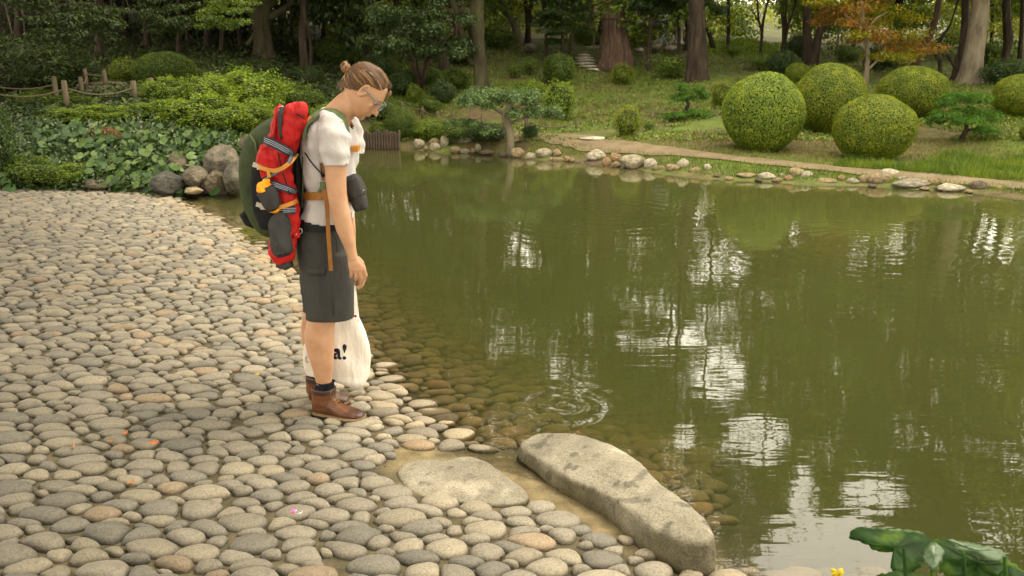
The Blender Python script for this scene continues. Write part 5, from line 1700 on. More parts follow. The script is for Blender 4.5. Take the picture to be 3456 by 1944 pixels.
# stone steps
root = empty('stone_steps', Q(1985, 232, 25.0), 'flight of rough stone steps climbing the slope left of the huge reddish trunk', 'steps')
ST = [(2005, 235, 70, 25.0), (1985, 225, 90, 25.5), (1978, 215, 88, 26.0), (1975, 205, 84, 26.5), (1970, 196, 74, 27.0), (1968, 187, 64, 27.5), (1972, 179, 60, 28.0), (1980, 171, 60, 28.5), (1998, 161, 60, 29.0)]
for i, (px, py, w, Y) in enumerate(ST):
    c = Q(px, py, Y)
    me = tint(boulder_mesh('step', (w * mpp(py, Y) / 2, .26, .055), 60 + i, .8, 3), (1.6, 1.5, 1.35))
    o = link('step', me, root); o.location = c - root.location
for px, pt, pb, Y, lab in ((2004, 118, 170, 28.0, 'thin stake at the left of the stone steps'), (2030, 160, 190, 27.0, 'leaning stake at the right of the stone steps'), (2020, 180, 215, 26.0, 'short stake beside the lower stone steps')):
    a, b = Q(px - (6 if Y == 27.0 else 0), pb, Y), Q(px + (8 if Y == 27.0 else 0), pt, Y)
    g_ = Geo(); g_.tube([Vector((0, 0, -.1)), b - a], [.035, .03], 7)
    tag(link('stake', g_.mesh('stake', [M['wood']]), loc=a), lab, 'stake')

# log edging behind the man
root = empty('log_edging', Q(1290, 495, 17.3), 'row of upright dark logs edging the water behind the man', 'log edging')
r = random.Random(4)
for i in range(17):
    px = 1196 + i * 9.4
    Y = float(np.interp(px, wpx, wly)) - .06
    h_ = r.uniform(.26, .36)
    g_ = Geo(); g_.tube([Vector((0, 0, -.35)), Vector((0, 0, h_ * .5)), Vector((r.uniform(-.01, .01), 0, h_)), Vector((0, 0, h_ + .012))], [.028, .03, .028, .02], 9)
    o = link('log', g_.mesh('log', [M['log']]), root); o.location = Q(px, 496, Y) * 1 - root.location; o.location.z = -root.location.z
# rocks beside the far lantern
for px, py, w, h, Y, lab in ((2260, 165, 60, 22, 28, 'low grey rock beside the far lantern'), (2155, 170, 40, 16, 27.5, 'small rock under the yellow green plants'), (1790, 160, 46, 30, 28, 'pale rock at the foot of the leaning grey trunk'), (2215, 160, 40, 22, 28.4, 'pointed rock left of the low grey rock'), (2540, 395, 40, 10, 17.6, 'flat pale stone in the slope')):
    me = tint(boulder_mesh('rock', (w * mpp(py, Y) / 2, .35, h * mpp(py, Y) * .6), int(px), .85, 3), (.9, .85, .75))
    tag(link('rock', me, loc=Q(px, py, Y)), lab, 'rock')
me = tint(boulder_mesh('path_stone', (.34, .22, .03), 7, .85, 3), (1.9, 1.8, 1.6))
tag(link('path_stone', me, loc=on_ground(2005, 470, 10, 22) + Vector((0, 0, .02))), 'flat white stone set in the earth path', 'stone')
# stone lantern
lc = at(2284, 29.0); lz = Q(2284, 150, 29.0).z
root = empty('stone_lantern', (lc.x, 29.0, lz), 'old stone lantern with a wide cap beyond the far trees', 'lantern')
for nm, secs in (('pedestal', [(0, .17), (.08, .17), (.12, .12), (.42, .11), (.46, .17), (.52, .2)]), ('light_box', [(.52, .15), (.74, .14)]), ('cap', [(.74, .16), (.76, .34), (.82, .30), (.92, .12), (.98, .05), (1.06, .06), (1.10, .01)])):
    g_ = Geo(); g_.loft([(Vector((0, 0, z)), Vector((r_, 0, 0)), Vector((0, r_, 0)), 2.2) for z, r_ in secs], 12)
    link(nm, g_.mesh(nm, [M['stepst']]), root)
# far visitor in white
fp = Q(2240, 158, 31.0)
root = empty('person', fp, 'tiny distant visitor in a pale blue top bending beyond the far trees', 'person')
g_ = Geo()
for s in (-1, 1): g_.tube([Vector((s * .09, 0, 0)), Vector((s * .09, -.02, .45)), Vector((s * .07, 0, .85))], [.055, .07, .09], 8)
g_.loft([(Vector((0, 0, .82)), Vector((.17, 0, 0)), Vector((0, .12, 0)), 2), (Vector((0, -.05, 1.1)), Vector((.16, 0, 0)), Vector((0, .11, 0)), 2), (Vector((.02, -.14, 1.34)), Vector((.2, 0, 0)), Vector((0, .11, 0)), 2), (Vector((.03, -.18, 1.42)), Vector((.07, 0, 0)), Vector((0, .07, 0)), 2)], 14)
for s in (-1, 1): g_.tube([Vector((s * .19, -.13, 1.34)), Vector((s * .25, -.2, 1.08)), Vector((s * .2, -.38, .95))], [.05, .042, .03], 8)
bm = bmesh.new(); bmesh.ops.create_uvsphere(bm, u_segments=12, v_segments=9, radius=.11)
g_.add([Vector((.04, -.24, 1.56)) + Vector((v.co.x * .85, v.co.y, v.co.z * 1.15)) for v in bm.verts], [[v.index for v in f.verts] for f in bm.faces]); bm.free()
M['pale_shirt'] = surf('pale_shirt', [(.55, .62, .68), (.7, .74, .78)], scale=6, rough=.9, bump=0)
link('body', fused('body_far', g_, [M['pale_shirt']], .02, 1), root)
g_ = Geo(); g_.tube([Vector((.04, -.24, 1.62)), Vector((.04, -.22, 1.69))], [.10, .05], 10)
link('hair', g_.mesh('hair', [M['black']]), root)

# building seen between the trunks
bx_, by_ = 0, 41
M['plaster'] = surf('plaster', [(.42, .34, .26), (.5, .42, .33)], scale=2, rough=.9, bump=.1)
M['roof'] = surf('roof_tiles', [(.06, .055, .05), (.12, .11, .1)], scale=12, rough=.8, bump=.6, stretch=(4, 1, 1))
M['white_wall'] = surf('white_wall', [(.6, .58, .52), (.72, .7, .64)], scale=2, rough=.8, bump=.1)
M['glass_dark'] = surf('window_glass', [(.03, .04, .045), (.06, .07, .07)], scale=3, rough=.15, bump=0)
c = Q(1900, 130, 41.0)
root = empty('building', (c.x, 41.0, 2.2), 'beige garden building with a dark tiled roof glimpsed between the trunks', 'building')
g_ = Geo(); g_.box((0, 0, 1.6), (4.4, 2.2, 1.6)); link('wall', g_.mesh('wall', [M['plaster']], False), root)
g_ = Geo(); g_.add([(-5, -2.9, 3.1), (5, -2.9, 3.1), (5, 2.9, 3.1), (-5, 2.9, 3.1), (-3.4, 0, 4.7), (3.4, 0, 4.7), (-5, -2.9, 3.22), (5, -2.9, 3.22), (5, 2.9, 3.22), (-5, 2.9, 3.22)], [[0, 1, 7, 6], [1, 2, 8, 7], [2, 3, 9, 8], [3, 0, 6, 9], [6, 7, 5, 4], [7, 8, 5], [8, 9, 4, 5], [9, 6, 4], [3, 2, 1, 0]])
link('roof', g_.mesh('roof', [M['roof']], False), root)
for x in (-3, -1.2, .6, 2.4):
    g_ = Geo(); g_.box((0, -2.23, 1.4), (.55, .03, .6)); o = link('window', g_.mesh('window', [M['wood']], False), root); o.location.x = x
    g_ = Geo(); g_.box((0, -2.265, 1.4), (.47, .01, .52)); p_ = link('pane', g_.mesh('pane', [M['glass_dark']], False), o)
c = Q(2950, 130, 43.0)
root = empty('building', (c.x, 43.0, 1.9), 'white low building glimpsed behind the red maple', 'building')
g_ = Geo(); g_.box((0, 0, .7), (2.6, 1.6, .8)); link('wall', g_.mesh('wall', [M['white_wall']], False), root)
g_ = Geo(); g_.box((0, 0, 1.58), (2.9, 1.9, .08)); link('roof', g_.mesh('roof', [M['roof']], False), root)
c = Q(1330, 60, 42.0)
root = empty('building', (c.x, 43.0, 2.4), 'pale wall of a building glimpsed behind the slim dark trunks', 'building')
g_ = Geo(); g_.box((0, 0, 1.0), (3.6, 1.6, 1.0)); link('wall', g_.mesh('wall', [M['white_wall']], False), root)
g_ = Geo(); g_.box((0, 0, 2.1), (3.8, 1.8, .08)); link('roof', g_.mesh('roof', [M['roof']], False), root)

# ------------------------------------------------------------------ foreground plant, bottom right
M['bigleaf'] = surf('foreground_leaf', [(.006, .018, .002), (.016, .055, .004), (.11, .18, .010)], scale=14, rough=.6, bump=.5, bscale=14, bdist=.01, spec=.2)
_nt9 = M['bigleaf'].node_tree; _o = [q for q in _nt9.nodes if q.type == 'OUTPUT_MATERIAL'][0]; _b = [q for q in _nt9.nodes if q.type == 'BSDF_PRINCIPLED'][0]
_t = _nt9.nodes.new('ShaderNodeBsdfTranslucent'); _t.inputs[0].default_value = (.12, .26, .01, 1); _m = _nt9.nodes.new('ShaderNodeMixShader'); _m.inputs[0].default_value = .35
_nt9.links.new(_b.outputs[0], _m.inputs[1]); _nt9.links.new(_t.outputs[0], _m.inputs[2]); _nt9.links.new(_m.outputs[0], _o.inputs[0])
M['leaf_sheen'] = surf('foreground_leaf_sheen', [(.04, .075, .025), (.09, .14, .06)], scale=12, rough=.35, bump=.4, bscale=14, spec=.5)  # sky sheen painted as a paler leaf colour
pb = Vector((1.28, 1.62, h1(1.28, 1.62)))
root = empty('waterside_plant', pb, 'large leaved green plant in the bottom right corner, nearest to the camera', 'plant')


def bigleaf(out, Y, mat_, crease=.02, Yt=0.):
    """ragged leaf outline in photo pixels, domed, with thickness; Yt tilts the top away"""
    o2 = []
    for i_ in range(len(out)):
        (a0, b0), (a1, b1) = out[i_], out[(i_ + 1) % len(out)]
        L0 = math.hypot(a1 - a0, b1 - b0); k0 = max(1, int(L0 / 9))
        for j_ in range(k0):
            q_ = j_ / k0; w_ = 2.6 * math.sin((i_ * 7 + j_) * 2.3) + 1.6 * math.sin((i_ * 5 + j_) * 5.1)
            o2.append((a0 + (a1 - a0) * q_ - (b1 - b0) / (L0 + 1e-6) * w_, b0 + (b1 - b0) * q_ + (a1 - a0) / (L0 + 1e-6) * w_))
    out = o2
    n = len(out); cx_ = sum(a for a, b in out) / n; cy_ = sum(b for a, b in out) / n
    miny, maxy = min(b for a, b in out), max(b for a, b in out)
    def pt(a, b, bl=0):
        q = (maxy - b) / (maxy - miny)
        return Q(a, b, Y + Yt * q - bl)
    v = []; f = []
    for s, bl in ((1, 0), (.7, .006), (.35, .009)):
        v += [pt(cx_ + (a - cx_) * s, cy_ + (b - cy_) * s, bl + .003 * math.sin(i * .5)) for i, (a, b) in enumerate(out)]
    v.append(pt(cx_, cy_, .02))
    for r_ in range(2):
        for i in range(n): f.append((r_ * n + i, r_ * n + (i + 1) % n, (r_ + 1) * n + (i + 1) % n, (r_ + 1) * n + i))
    for i in range(n): f.append((3 * n, 2 * n + i, 2 * n + (i + 1) % n))
    o = link('leaf', pymesh('leaf', v, f, [M[mat_]]), root, world=True)
    so_ = o.modifiers.new('thick', 'SOLIDIFY'); so_.thickness = .002
    return o


def C8(l): return [(2300 + a / 1.947, 1200 + b / 1.947) for a, b in l]


bigleaf(C8([(1098, 1200), (1120, 1150), (1150, 1132), (1300, 1145), (1500, 1160), (1600, 1180), (1660, 1230), (1640, 1290), (1600, 1340), (1560, 1400), (1450, 1460), (1400, 1440), (1380, 1400), (1440, 1350), (1500, 1320), (1420, 1290), (1330, 1290), (1260, 1275), (1220, 1240), (1150, 1210)]), 1.98, 'bigleaf', Yt=.16)
bigleaf(C8([(1120, 1150), (1150, 1134), (1300, 1138), (1500, 1150), (1600, 1172), (1560, 1200), (1420, 1196), (1300, 1160), (1180, 1150)]), 2.12, 'leaf_sheen', Yt=.06)
bigleaf(C8([(1640, 1215), (1740, 1210), (1900, 1240), (2050, 1270), (2120, 1300), (2150, 1350), (2230, 1400), (2260, 1440), (2260, 1520), (2000, 1540), (1860, 1470), (1760, 1460), (1700, 1420), (1650, 1330)]), 1.92, 'bigleaf', Yt=.14)
bigleaf(C8([(1740, 1208), (1900, 1236), (2060, 1268), (2130, 1300), (2110, 1350), (2000, 1360), (1880, 1310), (1790, 1260)]), 1.96, 'leaf_sheen', Yt=.05)
bigleaf(C8([(1600, 1270), (1650, 1230), (1700, 1250), (1722, 1300), (1700, 1370), (1650, 1420), (1610, 1380), (1582, 1320)]), 1.86, 'leaf_sheen', Yt=.06)
bigleaf(C8([(2130, 1380), (2260, 1430), (2320, 1500), (2300, 1600), (2150, 1560), (2060, 1480)]), 1.84, 'bigleaf', Yt=.08)
bigleaf(C8([(1280, 1448), (1400, 1420), (1560, 1440), (1700, 1470), (1800, 1560), (1500, 1600), (1300, 1560)]), 1.84, 'bigleaf', Yt=.1)
g_ = Geo()
for a, b, Y in ((3150, 1960, 1.9), (3260, 1990, 1.9), (3400, 2010, 1.85), (3060, 1980, 1.86)):
    q = Q(a, b, Y); g_.tube([pb + Vector((0, 0, -.05)), pb.lerp(q, .5) + Vector((0, 0, .03)), q, Q(a - 10, b - 130, Y + .02)], [.009, .007, .006, .004], 6)
link('stalk', g_.mesh('stalk', [M['bigleaf']]), root, world=True)
M['flower'] = surf('yellow_petal', [(.5, .34, .01), (.62, .45, .02)], scale=20, rough=.6, bump=0)
g_ = Geo(); c = Q(2825, 1946, 1.9)
for j in range(9):
    a = j * .7; e = c + Vector((math.cos(a) * .017, math.sin(a) * .008, .012 + .008 * math.sin(j * 2)))
    g_.tube([c, c.lerp(e, .6) + Vector((0, 0, .004)), e], [.004, .006, .002], 5, flat=.4)
g_.tube([pb, c], [.004, .003], 5)
fl = tag(link('yellow_flower', g_.mesh('yellow_flower', [M['flower']])), 'yellow flower at the bottom edge left of the large leaves', 'flower')

# ------------------------------------------------------------------ fallen leaves and small things on the stones
M['fallen'] = surf('fallen_leaf', [(.45, .10, .02), (.6, .18, .04)], scale=20, rough=.7, bump=.3)
M['fallen2'] = surf('fallen_leaf_brown', [(.3, .12, .04), (.45, .22, .09)], scale=20, rough=.8, bump=.3)
M['fallen3'] = surf('fallen_leaf_yellow', [(.65, .4, .04), (.75, .5, .08)], scale=20, rough=.7, bump=.2)


def fallen(px, py, w, m_, lab, z=.05, ang=0., cat='leaf'):
    p = QZ(px, py, .05); p = QZ(px, py, cobble_top(p.x, p.y) + z - .04)
    s = w * mpp(py, p.y) / 2
    v = [(-s, 0, .006), (-s * .4, s * .32, 0), (s * .4, s * .3, .004), (s, 0, .012), (s * .4, -s * .3, .0), (-s * .4, -s * .32, .006), (0, 0, .012)]
    f = [(6, i, (i + 1) % 6) for i in range(6)]
    o = link('fallen_leaf', pymesh('fallen_leaf', v, [q[::-1] for q in f], [M[m_]], False), loc=p)
    o.rotation_euler = (.25, 0, ang)
    so_ = o.modifiers.new('thick', 'SOLIDIFY'); so_.thickness = .0012
    tag(o, lab, cat)


fallen(518, 1496, 40, 'fallen', 'narrow orange red leaf lying on a cobble left of the boots', .045, .3)
fallen(422, 1464, 26, 'fallen', 'small bright red leaf caught between cobbles', .04, 1.2)
fallen(248, 1508, 28, 'fallen2', 'pale brown curled leaf between cobbles at the left', .04, 1.9)
fallen(372, 1490, 22, 'fallen2', 'dull red brown leaf beside the small red leaf', .03, .5)
fallen(868, 1266, 20, 'fallen3', 'small yellow leaf on the cobbles behind the boots', .045, .2)
fallen(800, 1248, 18, 'fallen2', 'tiny tan leaf on the cobbles left of the yellow leaf', .04, .9)
fallen(440, 1630, 34, 'fallen2', 'brown scrap of leaf between cobbles low in the picture', .02, 1.1)
fallen(1948, 1460, 16, 'fallen2', 'pinkish petal lying on the near end of the long slab', .13, .4, 'petal')
M['pink'] = surf('pink_bead', [(.8, .1, .4), (.9, .2, .5)], scale=20, rough=.4, bump=0)
p = QZ(996, 1727, .16)
g_ = Geo(); g_.tube([Vector((.012 + .014 * math.cos(j * PI / 6), .014 * math.sin(j * PI / 6), 0)) for j in range(13)], .0022, 5)
g_.tube([Vector((-.008, 0, -.004)), Vector((-.004, 0, .008))], [.008, .007], 8, m=1)
me = g_.mesh('hair_band', [M['metal'], M['pink']])
tag(link('hair_band', me, loc=p), 'tiny lost hair band with a pink bead on a cobble', 'hair band')

# small litter lying in the joints: bits of leaf and grit
r9 = np.random.default_rng(77)
ix_ = r9.integers(0, len(pts), 1500)
an_ = r9.uniform(0, 6.28, 1500)
rr9 = RR[ix_].mean(1) * 1.06
lx = pts[ix_, 0] + np.cos(an_) * rr9; ly = pts[ix_, 1] + np.sin(an_) * rr9 / AN
ok_ = near_d(lx, ly) > .05
lx, ly = lx[ok_], ly[ok_]
P9 = np.stack([lx, ly, nearZ(lx, ly) + .008], -1)
v, t = leaves(P9, np.tile([0, 0, 1.0], (len(P9), 1)), .016, .5, .5, 78, .3)
M['litter'] = leafmat('litter', G_((.05, .03, .012), (.10, .06, .02), (.16, .09, .03), (.07, .08, .02)), trans=.1)
tag(link('leaf_litter', npmesh('leaf_litter', v, None, t, [M['litter']])), 'bits of dry leaf and grit in the joints between the cobbles', kind='stuff')

# ------------------------------------------------------------------ the standing visitor
M['skin'] = surf('skin', [(.36, .18, .095), (.46, .25, .14), (.52, .30, .18)], scale=9, rough=.5, bump=.12, bscale=160, bdist=.002, spec=.4, sss=.08)
M['tshirt'] = surf('tshirt', [(.40, .36, .35), (.47, .43, .415), (.53, .495, .475)], scale=4, rough=.95, bump=.9, bscale=13, bdist=.022, spec=.15, sheen=.2, stretch=(1, 1, .55))
M['shorts'] = surf('shorts', [(.024, .023, .021), (.042, .040, .036), (.056, .053, .047)], scale=5, rough=.9, bump=.8, bscale=14, bdist=.016, spec=.2, stretch=(1.3, 1, .5))
M['sock'] = surf('sock', [(.006, .007, .012), (.018, .02, .03)], scale=60, rough=.95, bump=.9, bscale=180, bdist=.004, spec=.1, stretch=(1, 1, .3))
M['leather'] = surf('leather', [(.045, .015, .006), (.105, .037, .013), (.165, .062, .022)], scale=11, rough=.45, bump=.35, bscale=60, bdist=.003, spec=.5)
M['leather_dark'] = surf('leather_dark', [(.03, .012, .008), (.065, .024, .012)], scale=14, rough=.4, bump=.3, spec=.5)
M['sole'] = surf('sole', [(.035, .026, .016), (.07, .05, .03)], scale=40, rough=.8, bump=.3)
M['welt'] = surf('welt', [(.22, .14, .07), (.32, .21, .11)], scale=60, rough=.7, bump=.2)
M['lace'] = surf('lace', [(.2, .11, .03), (.32, .19, .06)], scale=80, rough=.7, bump=.2)
M['hair'] = surf('hair', [(.04, .018, .007), (.13, .058, .022), (.30, .165, .06)], scale=26, rough=.42, bump=1, bscale=60, bdist=.004, stretch=(.55, 2.2, 2.6), spec=.5, detail=8)
m, N, L = mat('hair_lock')
o_ = N.new('ShaderNodeOutputMaterial'); b = N.new('ShaderNodeBsdfPrincipled'); g1 = N.new('ShaderNodeNewGeometry')
r = ramp(N, [(0, (.05, .022, .008)), (.35, (.14, .062, .02)), (.7, (.27, .135, .045)), (1, (.42, .25, .09))])
L.new(g1.outputs['Random Per Island'], r.inputs[0]); L.new(r.outputs[0], b.inputs['Base Color']); b.inputs['Roughness'].default_value = .4
L.new(b.outputs[0], o_.inputs[0])
M['hair_lock'] = m
M['hair_base'] = surf('hair_base', [(.05, .024, .009), (.12, .058, .022)], scale=26, rough=.6, bump=.6, bscale=60, bdist=.004, stretch=(.55, 2.2, 2.6))
M['green'] = surf('pack_green', [(.022, .030, .012), (.038, .050, .020), (.052, .064, .028)], scale=4, rough=.85, bump=.9, bscale=12, bdist=.02, spec=.2)
M['green_strap'] = surf('strap_green', [(.07, .095, .04), (.12, .15, .07)], scale=20, rough=.85, bump=.3)
M['red'] = surf('jacket_red', [(.26, .004, .004), (.42, .008, .007), (.5, .014, .01)], scale=7, rough=.6, bump=1, bscale=20, bdist=.022, spec=.25, stretch=(1.4, 1, .6))
M['greyc'] = surf('grey_cloth', [(.028, .026, .025), (.055, .052, .05)], scale=8, rough=.8, bump=1, bscale=22, bdist=.018, spec=.2, stretch=(1.3, 1, .6))
M['orange'] = surf('orange_strap', [(.42, .17, .022), (.55, .24, .03)], scale=20, rough=.6, bump=.3, bscale=200, bdist=.001)
M['orange_dark'] = surf('brown_orange_strap', [(.20, .075, .012), (.30, .12, .02)], scale=20, rough=.65, bump=.3, bscale=200, bdist=.001)
M['yellow'] = surf('yellow_cloth', [(.85, .28, .008), (1.0, .42, .01)], scale=30, rough=.6, bump=.8, bscale=60, bdist=.006)
M['plastic'] = surf('pale_buckle', [(.35, .33, .26), (.5, .46, .36)], scale=10, rough=.5, bump=.1)
M['tote'] = surf('tote_cloth', [(.60, .53, .45), (.70, .63, .54), (.76, .70, .62)], scale=3, rough=.9, bump=.9, bscale=9, bdist=.03, spec=.15, stretch=(1.6, 1, .5))
M['print'] = surf('print_navy', [(.008, .010, .022), (.014, .016, .03)], scale=10, rough=.8, bump=0)
M['print_red'] = surf('print_brown', [(.10, .03, .02), (.14, .04, .03)], scale=10, rough=.8, bump=0)
M['glassframe'] = surf('spectacle_frame', [(.09, .12, .13), (.15, .19, .2)], scale=30, rough=.35, bump=0, spec=.5)
m, N, L = mat('navy_striped_strap')
o_ = N.new('ShaderNodeOutputMaterial'); b = N.new('ShaderNodeBsdfPrincipled')
tc = N.new('ShaderNodeTexCoord'); sx_ = N.new('ShaderNodeSeparateXYZ'); L.new(tc.outputs['UV'], sx_.inputs[0])
mt = N.new('ShaderNodeMath'); mt.operation = 'MULTIPLY'; mt.inputs[1].default_value = 1; L.new(sx_.outputs[1], mt.inputs[0])
fr2 = N.new('ShaderNodeMath'); fr2.operation = 'FRACT'; L.new(mt.outputs[0], fr2.inputs[0])
W_ = (.40, .42, .47); K_ = (.012, .016, .035)
r = ramp(N, [(.0, K_), (.30, W_), (.36, K_), (.52, W_), (.58, K_), (.74, W_), (.80, K_)])
r.color_ramp.interpolation = 'CONSTANT'
L.new(fr2.outputs[0], r.inputs[0]); L.new(r.outputs[0], b.inputs['Base Color']); b.inputs['Roughness'].default_value = .8
L.new(b.outputs[0], o_.inputs[0])
M['stripe'] = m
m, N, L = mat('lens_glass')
o_ = N.new('ShaderNodeOutputMaterial'); g1 = N.new('ShaderNodeBsdfGlossy'); g1.inputs[1].default_value = .02
t1 = N.new('ShaderNodeBsdfTransparent'); t1.inputs[0].default_value = (.9, .92, .92, 1); mx = N.new('ShaderNodeMixShader'); mx.inputs[0].default_value = .1
L.new(t1.outputs[0], mx.inputs[1]); L.new(g1.outputs[0], mx.inputs[2]); L.new(mx.outputs[0], o_.inputs[0])
M['lens'] = m

YB, YN, YF, YA = 4.17, 4.07, 4.31, 3.95        # depths: body, near leg, far leg, near arm
per = empty('person', Vector((Q(1120, 1400, YB).x, YB, cobble_top(Q(1120, 1400, YB).x, YB) - .01)),
            'person in white T-shirt and grey shorts looking down at the water, hair in a bun', 'person')


def row(pl_, pr, py, hd, Y=YB, e=2.3, dy=0):
    a, b = Q(pl_, py, Y), Q(pr, py, Y)
    return ((a + b) / 2 + Vector((0, dy, 0)), (b - a) / 2, Vector((0, hd, 0)), e)


def limb(st, Y, e=2.0):
    """stations: px, py, half width in pixels, half depth in metres[, Y]"""
    pts_ = [Q(s[0], s[1], s[4] if len(s) > 4 else Y) for s in st]
    out = []
    for i, s in enumerate(st):
        t = (pts_[min(i + 1, len(st) - 1)] - pts_[max(i - 1, 0)]).normalized()
        v = Vector((0, 1, 0)); v = (v - t * v.dot(t)).normalized()
        u = t.cross(v).normalized()
        out.append((pts_[i], u * s[2] * mpp(s[1], pts_[i].y), v * s[3], e))
    return out


# head frame
HO = Q(1218, 292, YB)
HU, HF = Vector((.7071, 0, .7071)), Vector((.7071, 0, -.7071))
HR = Vector((0, 1, 0))


def hp(u, f, s=0): return HO + HU * u + HF * f + HR * s


HEAD = [(.111, .025, -.020, .022), (.106, .055, -.042, .045), (.092, .084, -.062, .062), (.07, .101, -.078, .072), (.048, .111, -.086, .0765), (.028, .1165, -.088, .0775),
        (.014, .117, -.088, .077), (.0, .109, -.086, .075), (-.015, .108, -.08, .074), (-.032, .110, -.072, .072), (-.05, .110, -.058, .069), (-.066, .110, -.035, .064), (-.082, .107, -.008, .057), (-.097, .104, .022, .046), (-.109, .098, .045, .032), (-.115, .09, .06, .018)]
gb = Geo()
secs = []
for u, ff, fb, hw in HEAD:
    secs.append((hp(u, (ff + fb) / 2), HF * (ff - fb) / 2, HR * hw, 2.35))
gb.loft(secs, 28)
# brow ridge, nose, lips, chin, cheekbones, ears
for s in (-1, 1):
    gb.tube([hp(.018, .112, s * .008), hp(.021, .111, s * .028), hp(.014, .098, s * .048)], [.007, .008, .006], 8)
    gb.tube([hp(-.022, .085, s * .05), hp(-.028, .092, s * .036)], [.014, .012], 8)
gb.loft([(hp(.014, .113), HF * .008, HR * .009), (hp(-.004, .116), HF * .011, HR * .0085), (hp(-.022, .120), HF * .014, HR * .010), (hp(-.036, .126), HF * .016, HR * .0135), (hp(-.045, .127), HF * .014, HR * .0165), (hp(-.052, .120), HF * .009, HR * .013)], 14)
gb.tube([hp(-.042, .136), hp(-.046, .139), hp(-.049, .133)], [.007, .009, .006], 8)
gb.tube([hp(-.066, .104, -.022), hp(-.0645, .114, -.009), hp(-.0655, .116, 0), hp(-.0645, .114, .009), hp(-.066, .104, .022)], [.003, .0048, .0055, .0048, .003], 8)
gb.tube([hp(-.075, .102, -.018), hp(-.0745, .112, -.008), hp(-.0745, .114, .0), hp(-.0745, .112, .008), hp(-.075, .102, .018)], [.003, .005, .0062, .005, .003], 8)
gb.tube([hp(-.100, .094, -.010), hp(-.102, .098, 0), hp(-.100, .094, .010)], [.012, .014, .012], 8)
for s in (-1, 1):
    c0 = [(.026, .026), (.034, .036), (.030, .048), (.016, .053), (0, .050), (-.014, .042), (-.026, .033), (-.030, .026), (-.018, .023), (0, .022), (.014, .022)]
    ring = [hp(a + .002, b - .006, s * (.079 + .010 * (1 - (b - .022) / .031))) for a, b in c0]
    gb.tube(ring + [ring[0]], [.0048] * 12, 7, cap=False)
    gb.loft([(hp(.002, .030, s * .072), HU * .024, HF * .011, 2), (hp(.002, .030, s * .079), HU * .026, HF * .013, 2)], 12)
# neck, torso under the shirt
gb.loft(limb([(1215, 318, 30, .045), (1196, 335, 42, .052), (1173, 352, 44, .056), (1150, 376, 46, .058), (1128, 408, 55, .07), (1112, 440, 60, .09)], YB), 24)
TOR = [(1085, 1160, 380, .10), (1062, 1172, 405, .15), (1046, 1180, 440, .175), (1040, 1184, 500, .175), (1036, 1182, 570, .16), (1048, 1176, 640, .15), (1042, 1176, 720, .155), (1040, 1166, 780, .14), (1056, 1150, 850, .12)]
gb.loft([row(*t) for t in TOR], 24)
# right arm (near), left arm (far)
ARM = [(1118, 428, 28, .036, 4.02), (1128, 470, 36, .046, 3.965), (1133, 559, 37, .048), (1134, 620, 35, .046), (1138, 658, 33, .044), (1143, 690, 32.5, .042), (1152, 724, 33, .040), (1163, 774, 28.5, .034), (1179, 823, 21.5, .027), (1188, 858, 17, .022), (1192, 880, 19, .019)]
gb.loft(limb(ARM, YA), 20)
gb.loft([(Q(1110, 420, 4.10), Vector((.055, 0, .03)), Vector((0, .06, 0)), 2), (Q(1124, 432, 3.97), Vector((.05, 0, .03)), Vector((0, .04, 0)), 2)], 16)
ARMF = [(1120, 415, 32, .045, 4.38), (1140, 490, 34, .048, 4.39), (1150, 560, 33, .046, 4.40), (1156, 640, 31, .042, 4.40), (1166, 700, 30, .038, 4.41), (1176, 780, 25, .03, 4.40), (1184, 845, 17, .022, 4.39), (1186, 880, 17, .02, 4.38)]
gb.loft(limb(ARMF, 4.39), 18)
gb.loft([(Q(1110, 420, 4.24), Vector((.055, 0, .03)), Vector((0, .06, 0)), 2), (Q(1122, 432, 4.38), Vector((.05, 0, .03)), Vector((0, .04, 0)), 2)], 16)
# legs
LEGN = [(1098, 830, 50, .06), (1100, 900, 52, .065), (1100, 1000, 50, .064), (1090, 1060, 48, .064), (1083, 1090, 47, .060), (1077, 1128, 50, .060), (1079, 1160, 49, .060), (1084, 1200, 43, .054), (1089, 1241, 35, .044, 4.085), (1093, 1285, 27, .035, 4.10), (1097, 1320, 24, .031, 4.115), (1098, 1350, 22, .03, 4.12)]
gb.loft(limb(LEGN, YN), 22)
LEGF = [(1096, 830, 50, .06), (1092, 900, 50, .065), (1084, 980, 48, .064), (1072, 1040, 46, .062), (1066, 1070, 44, .058), (1062, 1110, 46, .058), (1064, 1150, 45, .057), (1070, 1190, 38, .05), (1076, 1240, 30, .04, 4.29), (1078, 1275, 25, .032, 4.275), (1080, 1305, 22, .028, 4.27)]
gb.loft(limb(LEGF, YF), 22)
body_me = fused('body', gb, [M['skin']], .0052, 3)
body = link('body', body_me, per, world=True)


